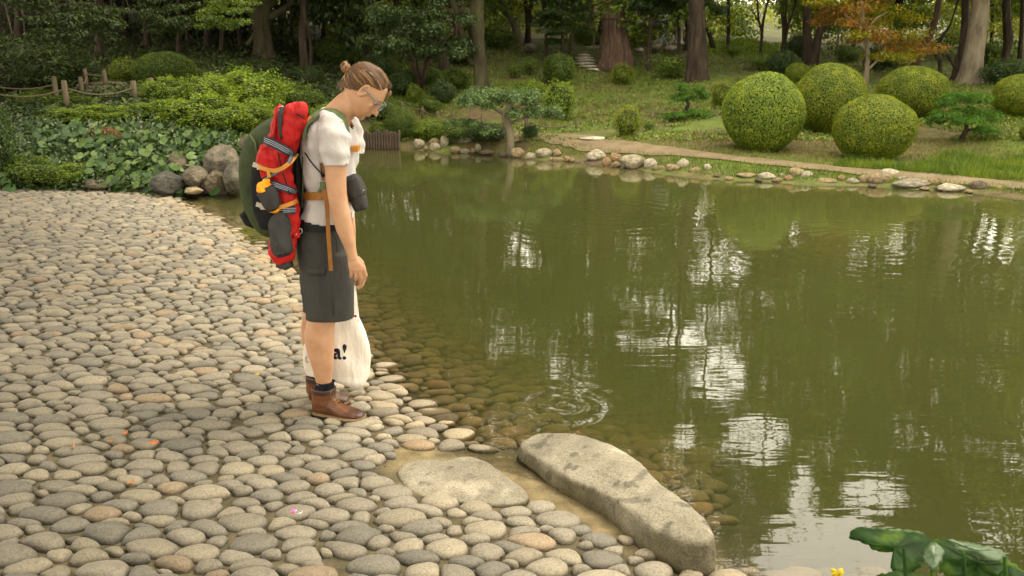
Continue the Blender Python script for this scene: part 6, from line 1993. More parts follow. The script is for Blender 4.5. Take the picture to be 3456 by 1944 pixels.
# hands: palm and five fingers, unequal and curled
def hand(side, wr, name, Y0):
    """side -1: near (right) hand seen from its back; +1: far (left) hand"""
    g_ = Geo()

    def h(px, py, dy=0): return Q(px, py, Y0) + Vector((0, dy * -side, 0))
    ox, oy = wr

    def hh(a, b, d=0): return h(a + ox, b + oy, d)
    k = mpp(900, Y0)
    g_.loft([(hh(1189, 858), Vector((.021, 0, .003)), Vector((0, .017, 0)), 2.2), (hh(1192, 876), Vector((.025, 0, .004)), Vector((0, .0155, 0)), 2.3), (hh(1199, 894), Vector((.033, 0, .004)), Vector((0, .0155, 0)), 2.5), (hh(1205, 910), Vector((.0365, 0, .003)), Vector((0, .0145, 0)), 2.6), (hh(1207, 918, .003), Vector((.035, 0, .002)), Vector((0, .012, 0)), 2.5)], 20)
    fing = [  # knuckle, then joints with inward curl (metres), radii
        ([(1229, 912, .0), (1234, 930, .006), (1227, 946, .016), (1214, 955, .022)], (.0096, .0092, .0082, .0070)),
        ([(1215, 917, .0), (1219, 939, .006), (1213, 950, .022), (1204, 946, .032)], (.0098, .0092, .0084, .0072)),
        ([(1200, 918, .0), (1203, 938, .006), (1198, 948, .022), (1192, 942, .034)], (.0094, .0088, .0080, .0068)),
        ([(1185, 915, .0), (1186, 931, .006), (1183, 939, .018), (1179, 934, .028)], (.0084, .0078, .0070, .006))]
    for js, rr in fing:
        g_.tube([hh(js[0][0] - 3, js[0][1] - 16, js[0][2] + .002)] + [hh(*j) for j in js], (rr[0] * .9,) + rr, 10)
        g_.tube([hh(js[-1][0] + .5, js[-1][1], js[-1][2]), hh(js[-1][0] - 2, js[-1][1] - 1, js[-1][2] + .002)], rr[-1] * .9, 8)
    g_.tube([hh(1204, 872, .008), hh(1217, 890, .020), hh(1224, 910, .028), hh(1222, 930, .030), hh(1216, 940, .028)], [.013, .0135, .0105, .0098, .0075], 10)
    return link(name, fused(name, g_, [M['skin']], .0028, 2), body, world=True)


hand(-1, (0, 0), 'hand', YA)
hand(1, (-4, 16), 'hand', 4.385)


# hair: cap, strands, bun
def hairline(u, f):
    return u > -.062 + max(0, (f + .06)) * .62 + max(0, f - .055) * 1.25 and not (f > .02 and u < .034 + (f - .02) * .35)


gh = Geo()
hs_ = []
for u, ff, fb, hw in HEAD[:11]:
    hs_.append((hp(u + .001, (ff + fb) / 2 - .001), HF * ((ff - fb) / 2 + .003), HR * (hw + .0025), 2.3))
hs_ = [(hp(.117, .0), HF * .02, HR * .015, 2.3)] + hs_
gt = Geo(); gt.loft(hs_, 56)
cap_me = fused('hair_tmp', gt, [M['hair']], .004, 2)
bm = bmesh.new(); bm.from_mesh(cap_me)
dl = []
for v in bm.verts:
    q = v.co - HO
    u, f = q.dot(HU), q.dot(HF)
    t = Vector((f * 28, q.y * 60, u * 40))
    if not hairline(u + .005 * noise.noise(t), f + .003 * noise.noise(t + Vector((5, 0, 0)))): dl.append(v)
bmesh.ops.delete(bm, geom=dl, context='VERTS')
bm.to_mesh(cap_me); bm.free()
gh.v = [v.co.copy() for v in cap_me.vertices]; gh.f = [list(p.vertices) for p in cap_me.polygons]; gh.m = [1] * len(gh.f)
TIE = HO + (Q(1186, 240, YB) - HO) + Vector((0, 0, 0))
rg = random.Random(3)
ell = lambda f: None


def surf_pt(u, f, side):
    """point on the scalp for head coordinates u, f"""
    us = [h[0] for h in HEAD][::-1]
    ff = np.interp(u, us, [h[1] for h in HEAD][::-1]); fb = np.interp(u, us, [h[2] for h in HEAD][::-1]); hw = np.interp(u, us, [h[3] for h in HEAD][::-1])
    c, a = (ff + fb) / 2, (ff - fb) / 2
    x = max(-.999, min(.999, (f - c) / a))
    return hp(u, f, side * hw * (1 - abs(x) ** 2.35) ** (1 / 2.35))


for i in range(1000):
    side = rg.choice((-1, 1))
    t = rg.random()
    if t < .5:
        f0 = rg.uniform(.02, .112); u0 = rg.uniform(.04, .10) if f0 > .07 else rg.uniform(.03, .07)
    else:
        f0 = rg.uniform(-.07, .03); u0 = rg.uniform(-.05, .05)
    if not hairline(u0, f0): continue
    p0 = surf_pt(u0, f0, side * rg.uniform(.3, 1))
    pts_ = []
    lift = rg.uniform(.008, .018)
    kk = 8
    ctr = hp(.01, .0, 0)
    for j in range(kk + 1):
        s = j / kk
        p = p0.lerp(TIE, s)
        rad = (p - ctr).length
        want = ((p0 - ctr).length * (1 - s) + (TIE - ctr).length * s)
        dirn = (p - ctr).normalized()
        base = .085 + .02 * abs(dirn.dot(HF)) + .018 * max(0, dirn.dot(HU))
        r_ = max(rad, min(want, base + .02)) + .003 + lift * math.sin(PI * min(1, s * 1.1 + .1)) * .6
        pts_.append(ctr + dirn * r_)
    gh.tube(pts_, [.0008] + [rg.uniform(.0010, .0024)] * (kk - 1) + [.001], 4, cap=False)
# whisps at the nape and the brow
for i in range(26):
    p0 = hp(rg.uniform(-.055, -.02), rg.uniform(-.085, -.06), rg.uniform(-.04, .04))
    gh.tube([p0, p0 + Vector((-.012, 0, -.014)), p0 + Vector((-.02 * rg.random() - .008, rg.uniform(-.01, .01), -.04))], [.0016, .0012, .0005], 4, cap=False)
for i in range(18):
    p0 = hp(rg.uniform(.055, .085), .108, rg.uniform(-.03, .03))
    gh.tube([p0, p0 + HF * .012 + HU * -.006, p0 + HF * .014 + HU * -.028], [.0015, .0012, .0005], 4, cap=False)
BUN = Q(1168, 229, YB)
for i in range(70):
    a0 = rg.uniform(0, 6.28); tilt = rg.uniform(-.9, .9); R_ = rg.uniform(.012, .027)
    ax = Vector((math.cos(tilt), math.sin(tilt) * .6, .25)).normalized()
    a = ax.orthogonal().normalized(); b2 = ax.cross(a)
    pts_ = [BUN + ax * rg.uniform(-.012, .012) + (a * math.cos(a0 + j * .6) + b2 * math.sin(a0 + j * .6)) * R_ * (1 + .1 * math.sin(j)) for j in range(7)]
    gh.tube(pts_, [.001, .0028, .003, .003, .003, .0026, .001], 4, cap=False)
bm = bmesh.new(); bmesh.ops.create_icosphere(bm, subdivisions=3, radius=.023)
gh.add([BUN + v.co * (1 + .12 * noise.noise(v.co * 60)) for v in bm.verts], [[v.index for v in f.verts] for f in bm.faces]); bm.free()
hair = link('hair', gh.mesh('hair', [M['hair_lock'], M['hair_base']]), per, world=True)
gt = Geo()
for k in range(3):
    ax = (TIE - BUN).normalized(); a = ax.orthogonal().normalized(); b2 = ax.cross(a)
    gt.tube([BUN.lerp(TIE, .86) + ax * .004 * (k - 1) + (a * math.cos(j * PI / 6) + b2 * math.sin(j * PI / 6)) * .0125 for j in range(13)], .0038, 6, cap=False)
link('hair_tie', gt.mesh('hair_tie', [M['black']]), hair, world=True)
# beard stubble and eyebrows
gt = Geo()
for s in (-1, 1):
    for i in range(24):
        q = i / 23
        p0 = hp(.024 - .01 * q, .117 - .018 * q, s * (.010 + .034 * q))
        gt.tube([p0, p0 + HF * .002 + HR * s * .008], [.0016, .0004], 4)
    ey = hp(-.003, .098, s * .031)
    gt.tube([ey + HR * -.012 * s + HF * .006, ey + HF * .009 + HU * -.004, ey + HR * .012 * s + HF * .002], [.0016, .002, .0012], 5)
link('eyebrows', gt.mesh('eyebrows', [M['hair']]), per, world=True)
M['eye'] = surf('eye', [(.5, .47, .44), (.6, .57, .54)], scale=10, rough=.15, bump=0)
for s in (-1, 1):
    gt = Geo(); bm = bmesh.new(); bmesh.ops.create_uvsphere(bm, u_segments=14, v_segments=10, radius=.0118)
    gt.add([hp(.0, .094, s * .031) + v.co for v in bm.verts], [[v.index for v in f.verts] for f in bm.faces]); bm.free()
    gt.tube([hp(-.002, .1050, s * .031), hp(-.0035, .1062, s * .031)], .0052, 10, m=1)
    link('eye', gt.mesh('eye', [M['eye'], M['black']]), body, world=True)
# spectacles
sp = None
gt = Geo()
for s in (-1, 1):
    c = hp(.0, .134, s * .033)
    ringp = [c + HR * (.027 * math.copysign(abs(math.cos(a)) ** .7, math.cos(a))) + HU * (.019 * math.copysign(abs(math.sin(a)) ** .7, math.sin(a))) + HF * (-.004 * math.cos(a) * s) for a in [j * PI / 10 for j in range(21)]]
    gt.tube(ringp, .0022, 6, cap=False)
    gt.tube([hp(.012, .130, s * .062), hp(.012, .120, s * .073), hp(.012, .08, s * .081), hp(.014, .045, s * .084), hp(.014, .035, s * .084), hp(.004, .018, s * .083)], [.0026, .0032, .0036, .003, .0028, .002], 6)
gt.tube([hp(.004, .136, -.008), hp(.006, .138, 0), hp(.004, .136, .008)], .002, 6)
spec = link('spectacles', gt.mesh('spectacles', [M['glassframe']]), per, world=True)
for s in (-1, 1):
    gt = Geo(); gt.loft([(hp(0, .1335, s * .033), HR * .025, HU * .017, 3), (hp(0, .1345, s * .033), HR * .025, HU * .017, 3)], 20)
    link('lens', gt.mesh('lens', [M['lens']]), spec, world=True)

# T-shirt
gs = Geo()
SH = [(1103, 1152, 362, .075), (1078, 1166, 376, .105), (1060, 1175, 390, .155), (1043, 1183, 412, .188), (1033, 1190, 440, .2), (1027, 1196, 470, .2), (1024, 1199, 505, .195), (1024, 1199, 550, .185), (1026, 1196, 590, .178), (1034, 1192, 625, .17), (1038, 1190, 655, .168), (1034, 1190, 685, .174), (1027, 1189, 715, .18), (1023, 1188, 741, .184)]
secs = [row(*t) for t in SH]
# hem rises to the back, collar slopes to the front
gs.loft(secs, 40)
SLV = [(1106, 400, 30, .05, 4.06), (1118, 428, 42, .058, 3.99), (1127, 470, 50, .066, 3.95), (1130, 510, 47, .066, 3.95), (1133, 558, 41.5, .060, 3.95)]
gs.loft(limb(SLV, YA), 26)
gs.loft([(a[0] + Vector((0, 4.17 * 2 - 2 * a[0].y, 0)), a[1], a[2], a[3]) for a in limb(SLV, YA)], 26)


def wrinkle(co):
    X = co.copy()
    a = waves(np.stack([X[:, 0] * 1.0 + X[:, 2] * .5, X[:, 1], X[:, 2] * .35], -1), 38, 31, 2)
    b = waves(X, 16, 33, 2)
    c = waves(np.stack([X[:, 0] * .6 - X[:, 2] * 1.2, X[:, 1], X[:, 2] + X[:, 0]], -1), 30, 35, 1)
    d9 = waves(np.stack([X[:, 0] * 1.5, X[:, 1] * .6, X[:, 2] * .5 + X[:, 0] * .8], -1), 55, 37, 1)
    return .006 * a + .006 * b + .006 * c + .0035 * np.abs(d9)


ts_me = fused('tshirt', gs, [M['tshirt']], .0065, 3, wrinkle)
# open the collar and the cuffs so the skin passes through them
ARM_DIR = (Q(1133, 558, YA) - Q(1130, 510, YA)).normalized()
CUFF = Q(1133, 556, YA)
NK = (Q(1150, 376, YB) - Q(1173, 352, YB)).normalized()
bm = bmesh.new(); bm.from_mesh(ts_me)
dl = []
HEMA, HEMB = Q(1027, 722, YB), Q(1184, 756, YB)
for v in bm.verts:
    for yy in (YA, 2 * YB - YA):
        cc = Vector((CUFF.x, yy, CUFF.z))
        q = v.co - cc
        if q.dot(ARM_DIR) > .0 and abs(v.co.y - yy) < .075 and abs(q.x) < .075 and q.z > -.08: dl.append(v); break
    else:
        zl = HEMA.z + (HEMB.z - HEMA.z) * (v.co.x - HEMA.x) / (HEMB.x - HEMA.x)
        if v.co.z < zl and abs(v.co.y - YB) < .25: dl.append(v); continue
        q = v.co - Q(1142, 382, YB)
        if -q.dot(NK) > .004 and abs(v.co.y - YB) < .12 - max(0, -q.dot(NK)) * .3 and v.co.x > Q(1085, 380, YB).x: dl.append(v)
bmesh.ops.delete(bm, geom=list(set(dl)), context='VERTS')
bm.to_mesh(ts_me); bm.free()
tshirt = link('tshirt', ts_me, per, world=True)
so = tshirt.modifiers.new('thick', 'SOLIDIFY'); so.thickness = .003; so.offset = -1

# shorts
gs = Geo()
WA = [(1034, 1184, 716, .165), (1020, 1184, 745, .178), (1010, 1184, 775, .185), (1004, 1186, 810, .19), (1008, 1188, 850, .19), (1014, 1190, 890, .188)]
gs.loft([row(*t) for t in WA], 36)
SN = [(1015, 1190, 850, .095, 4.09), (1018, 1194, 920, .100, 4.08), (1027, 1197, 980, .098, 4.075), (1033, 1199, 1030, .094, 4.07), (1036, 1199, 1078, .092, 4.07)]
gs.loft([row(*t) for t in SN], 30)
SF = [(1012, 1188, 840, .095, 4.27), (1014, 1190, 900, .098, 4.28), (1018, 1190, 960, .096, 4.29), (1020, 1186, 1010, .092, 4.30), (1020, 1178, 1052, .090, 4.305)]
gs.loft([row(*t) for t in SF], 30)


def wr2(co):
    a = waves(np.stack([co[:, 0] * 1.2, co[:, 1], co[:, 2] * .45], -1), 26, 51, 2)
    return .005 * a + .005 * waves(co, 12, 53, 2)


sh_me = fused('shorts', gs, [M['shorts']], .007, 3, wr2)
bm = bmesh.new(); bm.from_mesh(sh_me)
zn, zf = Q(1100, 1072, YN).z, Q(1100, 1046, YF).z
dl = [v for v in bm.verts if v.co.z < (zn if v.co.y < 4.18 else zf)]
bmesh.ops.delete(bm, geom=dl, context='VERTS')
bm.to_mesh(sh_me); bm.free()
shorts = link('shorts', sh_me, per, world=True)
so = shorts.modifiers.new('thick', 'SOLIDIFY'); so.thickness = .004; so.offset = -1
# side pocket flap and seam
gt = Geo()
gt.loft([row(1036, 1098, 905, .004, 3.981, 5), row(1040, 1096, 930, .004, 3.980, 5)], 16)
gt.tube([Q(1112, 790, 3.975), Q(1116, 900, 3.972), Q(1122, 1000, 3.972), Q(1126, 1066, 3.976)], .0022, 6)
gt.tube([Q(1122, 785, 3.98), Q(1136, 815, 3.985), Q(1137, 850, 3.99)], .0026, 6)
link('pocket', gt.mesh('pocket', [M['shorts']]), shorts, world=True)
gt = Geo(); gt.loft([row(1020, 1184, 738, .186), row(1016, 1184, 758, .190)], 36, cap=False)
belt_me = gt.mesh('waistband', [M['black']]); link('waistband', belt_me, shorts, world=True)


# boots and socks
def boot(heel, toe, name, sockc, Y0):
    """heel and toe: points on the ground under the sole"""
    ax = (toe - heel); ax.z = 0; Ln = ax.length; ax.normalize()
    sd = Vector((-ax.y, ax.x, 0)); up = Vector((0, 0, 1))
    z0 = min(heel.z, toe.z)
    base = Vector((heel.x, heel.y, 0)) + up * z0

    def P(t, s, z): return base + ax * (t * Ln) + sd * s + up * z
    root = link(name, None, per) if False else None
    W = [(.0, .026, .10), (.08, .034, .102), (.2, .036, .104), (.34, .037, .10), (.46, .040, .082), (.6, .046, .068), (.74, .050, .056), (.86, .046, .05), (.95, .034, .045), (1.0, .018, .036)]
    g_ = Geo()
    # foot: sections across the axis
    secs = [(P(t, 0, .020 + (h - .020) / 2), sd * w, up * (h - .016) / 2, 2.6) for t, w, h in W]
    g_.loft(secs, 22)
    # shaft
    g_.loft([(P(.21, 0, .07), ax * .060, sd * .042, 2.4), (P(.215, 0, .10), ax * .059, sd * .046, 2.3), (P(.215, 0, .125), ax * .060, sd * .054, 2.2), (P(.215, 0, .158), ax * .061, sd * .057, 2.2)], 24)
    g_.tube([P(.40, 0, .085), P(.36, 0, .112), P(.35, 0, .14)], [.026, .022, .016], 10)
    me = fused(name, g_, [M['leather'], M['leather_dark']], .0045, 3, lambda co: .0016 * waves(co, 40, 61, 2))
    n = len(me.polygons); mi_ = np.zeros(n, dtype=np.int32)
    for k_, p in enumerate(me.polygons):
        q = p.center - base
        t = q.dot(ax) / Ln
        if t > .90 + .04 * noise.noise(p.center * 40) or (q.z > .128): mi_[k_] = 1
    me.polygons.foreach_set('material_index', mi_)
    bt = link(name, me, per, world=True)
    # sole and welt, following the outline of the foot
    out = [(-.02, .0), (0.0, .024), (.08, .034), (.2, .037), (.34, .036), (.46, .040), (.6, .048), (.74, .053), (.86, .050), (.95, .038), (1.0, .022), (1.03, .0)]
    pl_ = [(t, w) for t, w in out] + [(t, -w) for t, w in out[::-1][1:-1]]
    for nm, za, zb, gr, mt_ in (('sole', .0, .017, .002, 'sole'), ('welt', .017, .023, .0045, 'welt')):
        vv = []
        for z in (za, zb):
            for t, w in pl_: vv.append(P(t, w + math.copysign(gr, w) if w else 0, z + (.006 * max(0, t - .8) / .2)))
        k_ = len(pl_)
        ff = [[i, (i + 1) % k_, k_ + (i + 1) % k_, k_ + i] for i in range(k_)] + [list(range(k_))[::-1], list(range(k_, 2 * k_))]
        g2 = Geo(); g2.add(vv, ff)
        link(nm, g2.mesh(nm, [M[mt_]], False), bt, world=True)
    # laces
    g2 = Geo()
    for j in range(6):
        t = .50 - j * .032; z = .083 + j * .0115
        g2.tube([P(t, -.021, z - .004), P(t - .008, -.008, z + .007), P(t - .016, .008, z + .009), P(t - .016, .021, z + .004)], .0022, 6)
        g2.tube([P(t - .016, -.021, z + .004), P(t - .012, -.008, z + .0085), P(t, .008, z + .007), P(t, .021, z - .004)], .0022, 6)
    for s in (-1, 1): g2.tube([P(.36, 0, .152), P(.39, s * .018, .158), P(.42, s * .03, .145), P(.40, s * .024, .13)], .002, 6)
    link('laces', g2.mesh('laces', [M['lace']]), bt, world=True)
    g2 = Geo()
    sx0, sy0 = sockc
    secs = []
    rr = random.Random(9)
    c1 = P(.215, 0, .125)
    c2 = Q(sx0, sy0, Y0 + (.035 if Y0 < 4.2 else -.035))
    for j in range(13):
        s = j / 12
        c = c1.lerp(c2, s)
        r0 = (.049 + .003 * math.sin(j * 1.7) + .0015 * rr.uniform(-1, 1)) * (1 - .06 * s)
        secs.append((c, ax * r0, sd * r0 * .93, 2))
    g2.loft(secs, 24)
    link('sock', fused('sock', g2, [M['sock']], .004, 1, lambda co: .0022 * waves(co * np.array([.5, .5, 2.0]), 90, 71, 2)), per, world=True)


zc = .035
boot(QZ(1062, 1401, zc), QZ(1228, 1424, zc), 'boot', (1098, 1287), YN)
boot(QZ(1048, 1362, zc), QZ(1180, 1368, zc), 'boot', (1082, 1262), YF)


# ------------------------------------------------------------------ backpack and what is strapped to it
def band(path, w, mat_, name, parent, thick=.0018, wdir=None, n_uv=True):
    """flat strap: path of points; width along wdir; real thickness, UV across the width"""
    pts_ = [Vector(p) for p in path]
    # smooth by Catmull-Rom
    sm_ = []
    for i in range(len(pts_) - 1):
        p0, p1, p2, p3 = pts_[max(i - 1, 0)], pts_[i], pts_[i + 1], pts_[min(i + 2, len(pts_) - 1)]
        for j in range(6):
            t = j / 6
            sm_.append(.5 * ((2 * p1) + (p2 - p0) * t + (2 * p0 - 5 * p1 + 4 * p2 - p3) * t * t + (3 * p1 - p0 - 3 * p2 + p3) * t ** 3))
    sm_.append(pts_[-1])
    vv, ff, uv = [], [], []
    for i, p in enumerate(sm_):
        t = (sm_[min(i + 1, len(sm_) - 1)] - sm_[max(i - 1, 0)]).normalized()
        wd = Vector(wdir) if wdir is not None else Vector((0, -1, 0)).cross(t)
        wd = (wd - t * wd.dot(t)).normalized()
        nn = t.cross(wd).normalized()
        for a, b in ((-1, -1), (1, -1), (1, 1), (-1, 1)):
            vv.append(p + wd * w / 2 * a + nn * thick * b)
            uv.append((i / len(sm_), (a + 1) / 2))
    for i in range(len(sm_) - 1):
        for k in range(4):
            ff.append([i * 4 + k, i * 4 + (k + 1) % 4, (i + 1) * 4 + (k + 1) % 4, (i + 1) * 4 + k])
    ff.append([0, 1, 2, 3][::-1]); e = (len(sm_) - 1) * 4; ff.append([e, e + 1, e + 2, e + 3])
    me = pymesh(name, vv, ff, [M[mat_]], False)
    ul = me.uv_layers.new(name='UVMap')
    for lp in me.loops: ul.data[lp.index].uv = uv[lp.vertex_index]
    return link(name, me, parent, world=True)


pack = empty('backpack', Q(930, 790, YB + .03), 'big green hiking backpack worn on the back with brown orange straps', 'backpack')
YP = 4.21
g_ = Geo()
PK = [(935, 1000, 392, .09), (908, 1012, 404, .13), (880, 1022, 422, .15), (850, 1028, 448, .165), (832, 1031, 478, .172), (820, 1032, 520, .175), (814, 1032, 575, .178), (814, 1032, 625, .175), (820, 1030, 665, .17), (834, 1026, 705, .162), (852, 1020, 740, .15), (872, 1014, 768, .135), (895, 1004, 788, .11)]
g_.loft([row(a, b, c, d, YP, 2.9) for a, b, c, d in PK], 44)
bag_me = fused('pack_body', g_, [M['green']], .009, 3, lambda co: .006 * waves(co, 9, 81, 2) + .003 * waves(co * np.array([1, 1, .5]), 30, 82, 2))
link('pack_body', bag_me, pack, world=True)
g_ = Geo()  # dark side panel, lower back pocket
g_.loft([row(848, 905, 560, .02, 4.045, 3), row(845, 920, 640, .025, 4.045, 3), (row(856, 935, 720, .025, 4.055, 3)), row(880, 950, 775, .02, 4.07, 3)], 24)
link('side_pocket', fused('side_pocket', g_, [M['black']], .008, 2), pack, world=True)
g_ = Geo()
g_.loft(limb([(842, 706, 12, .03), (832, 726, 22, .05), (845, 744, 22, .05), (866, 758, 16, .04)], YP), 16)
g_.loft(limb([(812, 724, 5, .02), (826, 728, 14, .03), (842, 735, 14, .03)], YP), 12)
link('rolled_strap', g_.mesh('rolled_strap', [M['black']]), pack, world=True)
g_ = Geo()
g_.tube([Q(843, 455, YP - .165), Q(860, 480, YP - .175), Q(868, 520, YP - .178)], .004, 6)
g_.tube([Q(1012, 430, YP - .14), Q(1022, 500, YP - .16), Q(1024, 600, YP - .16), Q(1020, 700, YP - .15)], .005, 6)
link('seam', g_.mesh('seam', [M['green_strap']]), pack, world=True)
# back padding between pack and shirt
g_ = Geo(); g_.loft([row(1010, 1036, 430, .11, YB, 3), row(1010, 1033, 500, .13, YB, 3), row(1010, 1034, 560, .13, YB, 3), row(1010, 1040, 640, .12, YB, 3), row(1008, 1042, 700, .12, YB, 3), row(1004, 1030, 760, .1, YB, 3)], 24)
link('back_padding', fused('back_padding', g_, [M['black']], .009, 2), pack, world=True)
# shoulder straps and belt
ys = YB - .115
band([Q(1030, 470, ys - .05), Q(1036, 425, ys - .045), Q(1052, 401, ys - .03), Q(1080, 383, ys - .01), Q(1112, 378, ys), Q(1142, 389, ys + .0), Q(1160, 408, ys - .005), Q(1170, 440, ys + .01), Q(1176, 480, ys + .02), Q(1176, 520, ys + .02)], .058, 'green_strap', 'shoulder_strap', pack, .006, wdir=(0, -.82, -.35))
y2 = 2 * YB - ys
band([Q(1030, 470, y2 + .05), Q(1036, 425, y2 + .045), Q(1052, 401, y2 + .03), Q(1080, 381, y2 + .01), Q(1112, 376, y2), Q(1142, 388, y2), Q(1160, 408, y2), Q(1170, 440, y2), Q(1176, 480, y2)], .058, 'green_strap', 'shoulder_strap', pack, .006, wdir=(0, .82, -.35))
band([Q(1020, 458, ys - .05), Q(1027, 437, ys - .06), Q(1036, 412, ys - .05), Q(1052, 396, ys - .035)], .018, 'orange', 'load_strap', pack, .002)
g_ = Geo()
for q in range(2): g_.box(Q(1200, 501, ys + .02 + q * .10), (.016, .03, .012))
g_.tube([Q(1200, 501, ys), Q(1203, 503, YB), Q(1200, 501, y2)], .008, 6)
link('chest_buckle', g_.mesh('chest_buckle', [M['orange']], False), pack, world=True)
hb = [Q(1028, 662, YB - .12), Q(1046, 662, YB - .178), Q(1072, 662, YB - .198), Q(1098, 662, YB - .2), Q(1130, 664, YB - .185), Q(1168, 668, YB - .14), Q(1192, 672, YB - .06), Q(1199, 674, YB)]
band(hb, .036, 'orange_dark', 'hip_belt', pack, .005, wdir=(0, 0, 1))
band([Vector((p.x, 2 * YB - p.y, p.z)) for p in hb], .036, 'orange_dark', 'hip_belt', pack, .005, wdir=(0, 0, 1))
g_ = Geo(); g_.box(Q(1090, 626, 3.955), (.012, .01, .016)); g_.tube([Q(1076, 648, 3.965), Q(1084, 634, 3.96), Q(1092, 620, 3.955)], .008, 6)
link('strap_buckle', g_.mesh('strap_buckle', [M['green_strap'], ], False), pack, world=True)
band([Q(1091, 624, 3.953), Q(1096, 655, 3.945), Q(1103, 690, 3.945), Q(1106, 740, 3.95), Q(1109, 800, 3.952), Q(1113, 860, 3.955), Q(1117, 914, 3.958)], .0185, 'orange_dark', 'hanging_strap', pack, .0014)

# red jacket
jk = empty('jacket', Q(950, 880, 4.0), 'bright red waterproof jacket rolled and strapped to the side of the backpack', 'jacket')
YJ = 3.985
g_ = Geo()
g_.loft(limb([(1004, 344, 8, .02), (1006, 352, 22, .04), (1003, 366, 31, .05), (998, 384, 37, .055), (992, 404, 40, .058), (986, 430, 41, .058), (980, 456, 38, .055), (974, 480, 33, .05), (962, 500, 34, .05), (950, 515, 42, .05)], YJ), 22)
g_.loft(limb([(944, 352, 6, .015), (941, 362, 11, .025), (938, 385, 13, .03), (934, 412, 16, .035), (930, 440, 20, .04), (926, 468, 24, .045), (926, 496, 30, .05)], YJ + .01), 16)
g_.loft(limb([(930, 498, 32, .05), (928, 512, 50, .062), (926, 532, 58, .07), (928, 556, 60, .07), (938, 580, 54, .062), (948, 604, 47, .056), (958, 635, 40, .052), (966, 665, 33, .05), (972, 700, 30, .048), (972, 740, 34, .048), (966, 775, 42, .048), (958, 805, 46, .046), (953, 835, 46, .044), (950, 862, 44, .042), (952, 882, 34, .035)], YJ + .005), 26)
g_.loft(limb([(994, 727, 10, .02), (996, 752, 16, .025), (1000, 780, 17, .022), (1003, 802, 12, .018)], YJ), 14)


def wrj(co):
    a = waves(np.stack([co[:, 0] * 1.3 + co[:, 2] * .4, co[:, 1], co[:, 2] * .5 - co[:, 0] * .4], -1), 34, 91, 2)
    b = waves(co, 22, 93, 2)
    d_ = waves(np.stack([co[:, 0] * .5 + co[:, 2], co[:, 1], co[:, 2] * .3], -1), 60, 94, 2)
    return .014 * np.abs(a) + .007 * b + .005 * d_ - .006


jm = fused('jacket_roll', g_, [M['red']], .0058, 2, wrj)
link('jacket_roll', jm, jk, world=True)
g_ = Geo()
g_.tube([Q(948, 362, YJ - .035), Q(946, 392, YJ - .04), Q(946, 420, YJ - .045), Q(948, 452, YJ - .05), Q(950, 470, YJ - .05)], [.009, .012, .011, .008, .004], 8)
link('lining', g_.mesh('lining', [M['greyc']]), jk, world=True)
g_ = Geo()
g_.tube([Q(944, 362, YJ - .045), Q(950, 358, YJ - .048), Q(957, 360, YJ - .045)], .0028, 6)
g_.tube([Q(942, 366, YJ - .043), Q(943, 400, YJ - .045)], .002, 6)
link('zip', g_.mesh('zip', [M['metal']]), jk, world=True)
for pth in ([(924, 455), (926, 480), (934, 500)], [(938, 515), (944, 540), (948, 562)], [(954, 583), (964, 610), (972, 640), (979, 660)], [(1000, 384), (1016, 392), (1028, 402)]):
    g_ = Geo(); g_.tube([Q(a, b, YJ - (.062 if a > 990 else .066)) for a, b in pth], .0034, 6)
    link('zip_seam', g_.mesh('zip_seam', [M['black']]), jk, world=True)
g_ = Geo(); g_.loft([row(988, 1011, 790, .004, YJ - .028, 4), row(988, 1012, 803, .004, YJ - .028, 4)], 12)
link('flap', g_.mesh('flap', [M['red']]), jk, world=True)
g_ = Geo(); bm = bmesh.new(); bmesh.ops.create_uvsphere(bm, u_segments=10, v_segments=6, radius=.0045)
g_.add([Q(1000, 791, YJ - .034) + v.co for v in bm.verts], [[v.index for v in f.verts] for f in bm.faces]); bm.free()
link('snap', g_.mesh('snap', [M['metal']]), jk, world=True)
g_ = Geo(); g_.loft(limb([(938, 884, 20, .03), (965, 893, 20, .03), (982, 886, 16, .03)], YJ + .01), 12)
link('dark_cuff', g_.mesh('dark_cuff', [M['greyc']]), jk, world=True)

# grey cloth cylinder with yellow ends; grey sleeve hanging below
sk = empty('stuff_sack', Q(915, 690, 3.93), 'dark grey rolled cloth sack with crumpled bright yellow ends on the backpack', 'sack')
YS = 3.925
g_ = Geo(); g_.loft(limb([(896, 632, 26, .035), (900, 648, 31, .042), (908, 668, 32, .044), (918, 690, 31, .042), (928, 706, 25, .036)], YS), 22)
link('sack_body', fused('sack_body', g_, [M['greyc']], .006, 2, lambda co: .006 * waves(co, 30, 101, 2) + .008 * np.abs(waves(co * np.array([1.4, 1, .5]), 45, 102, 1)) - .004), sk, world=True)
for st in ([(885, 614, 10, .018), (888, 624, 22, .032), (892, 634, 28, .036), (897, 643, 29, .038)], [(926, 708, 24, .034), (930, 716, 18, .028), (930, 722, 8, .014)]):
    g_ = Geo(); g_.loft(limb(st, YS), 18)
    if st[0][0] == 885: g_.tube([Q(890, 626, YS - .02), Q(897, 612, YS - .02), Q(902, 608, YS - .01), Q(902, 620, YS - .01)], [.008, .01, .009, .007], 8)
    link('gathered_end', fused('gathered_end', g_, [M['yellow']], .0045, 1, lambda co: .005 * waves(co, 75, 103, 2)), sk, world=True)
sl = empty('grey_garment', Q(950, 860, 3.93), 'dark grey garment hanging like an empty sleeve from the foot of the backpack', 'garment')
g_ = Geo(); g_.loft(limb([(944, 716, 20, .025), (948, 735, 32, .035), (946, 765, 38, .04), (945, 795, 38, .042), (949, 825, 36, .042), (955, 845, 33, .04), (958, 858, 30, .038)], YS + .01), 24)
me = fused('sleeve', g_, [M['greyc']], .006, 2, lambda co: .012 * np.abs(waves(co * np.array([1.3, 1, .6]), 24, 105, 2)) - .005 + .005 * waves(co, 50, 106, 1))
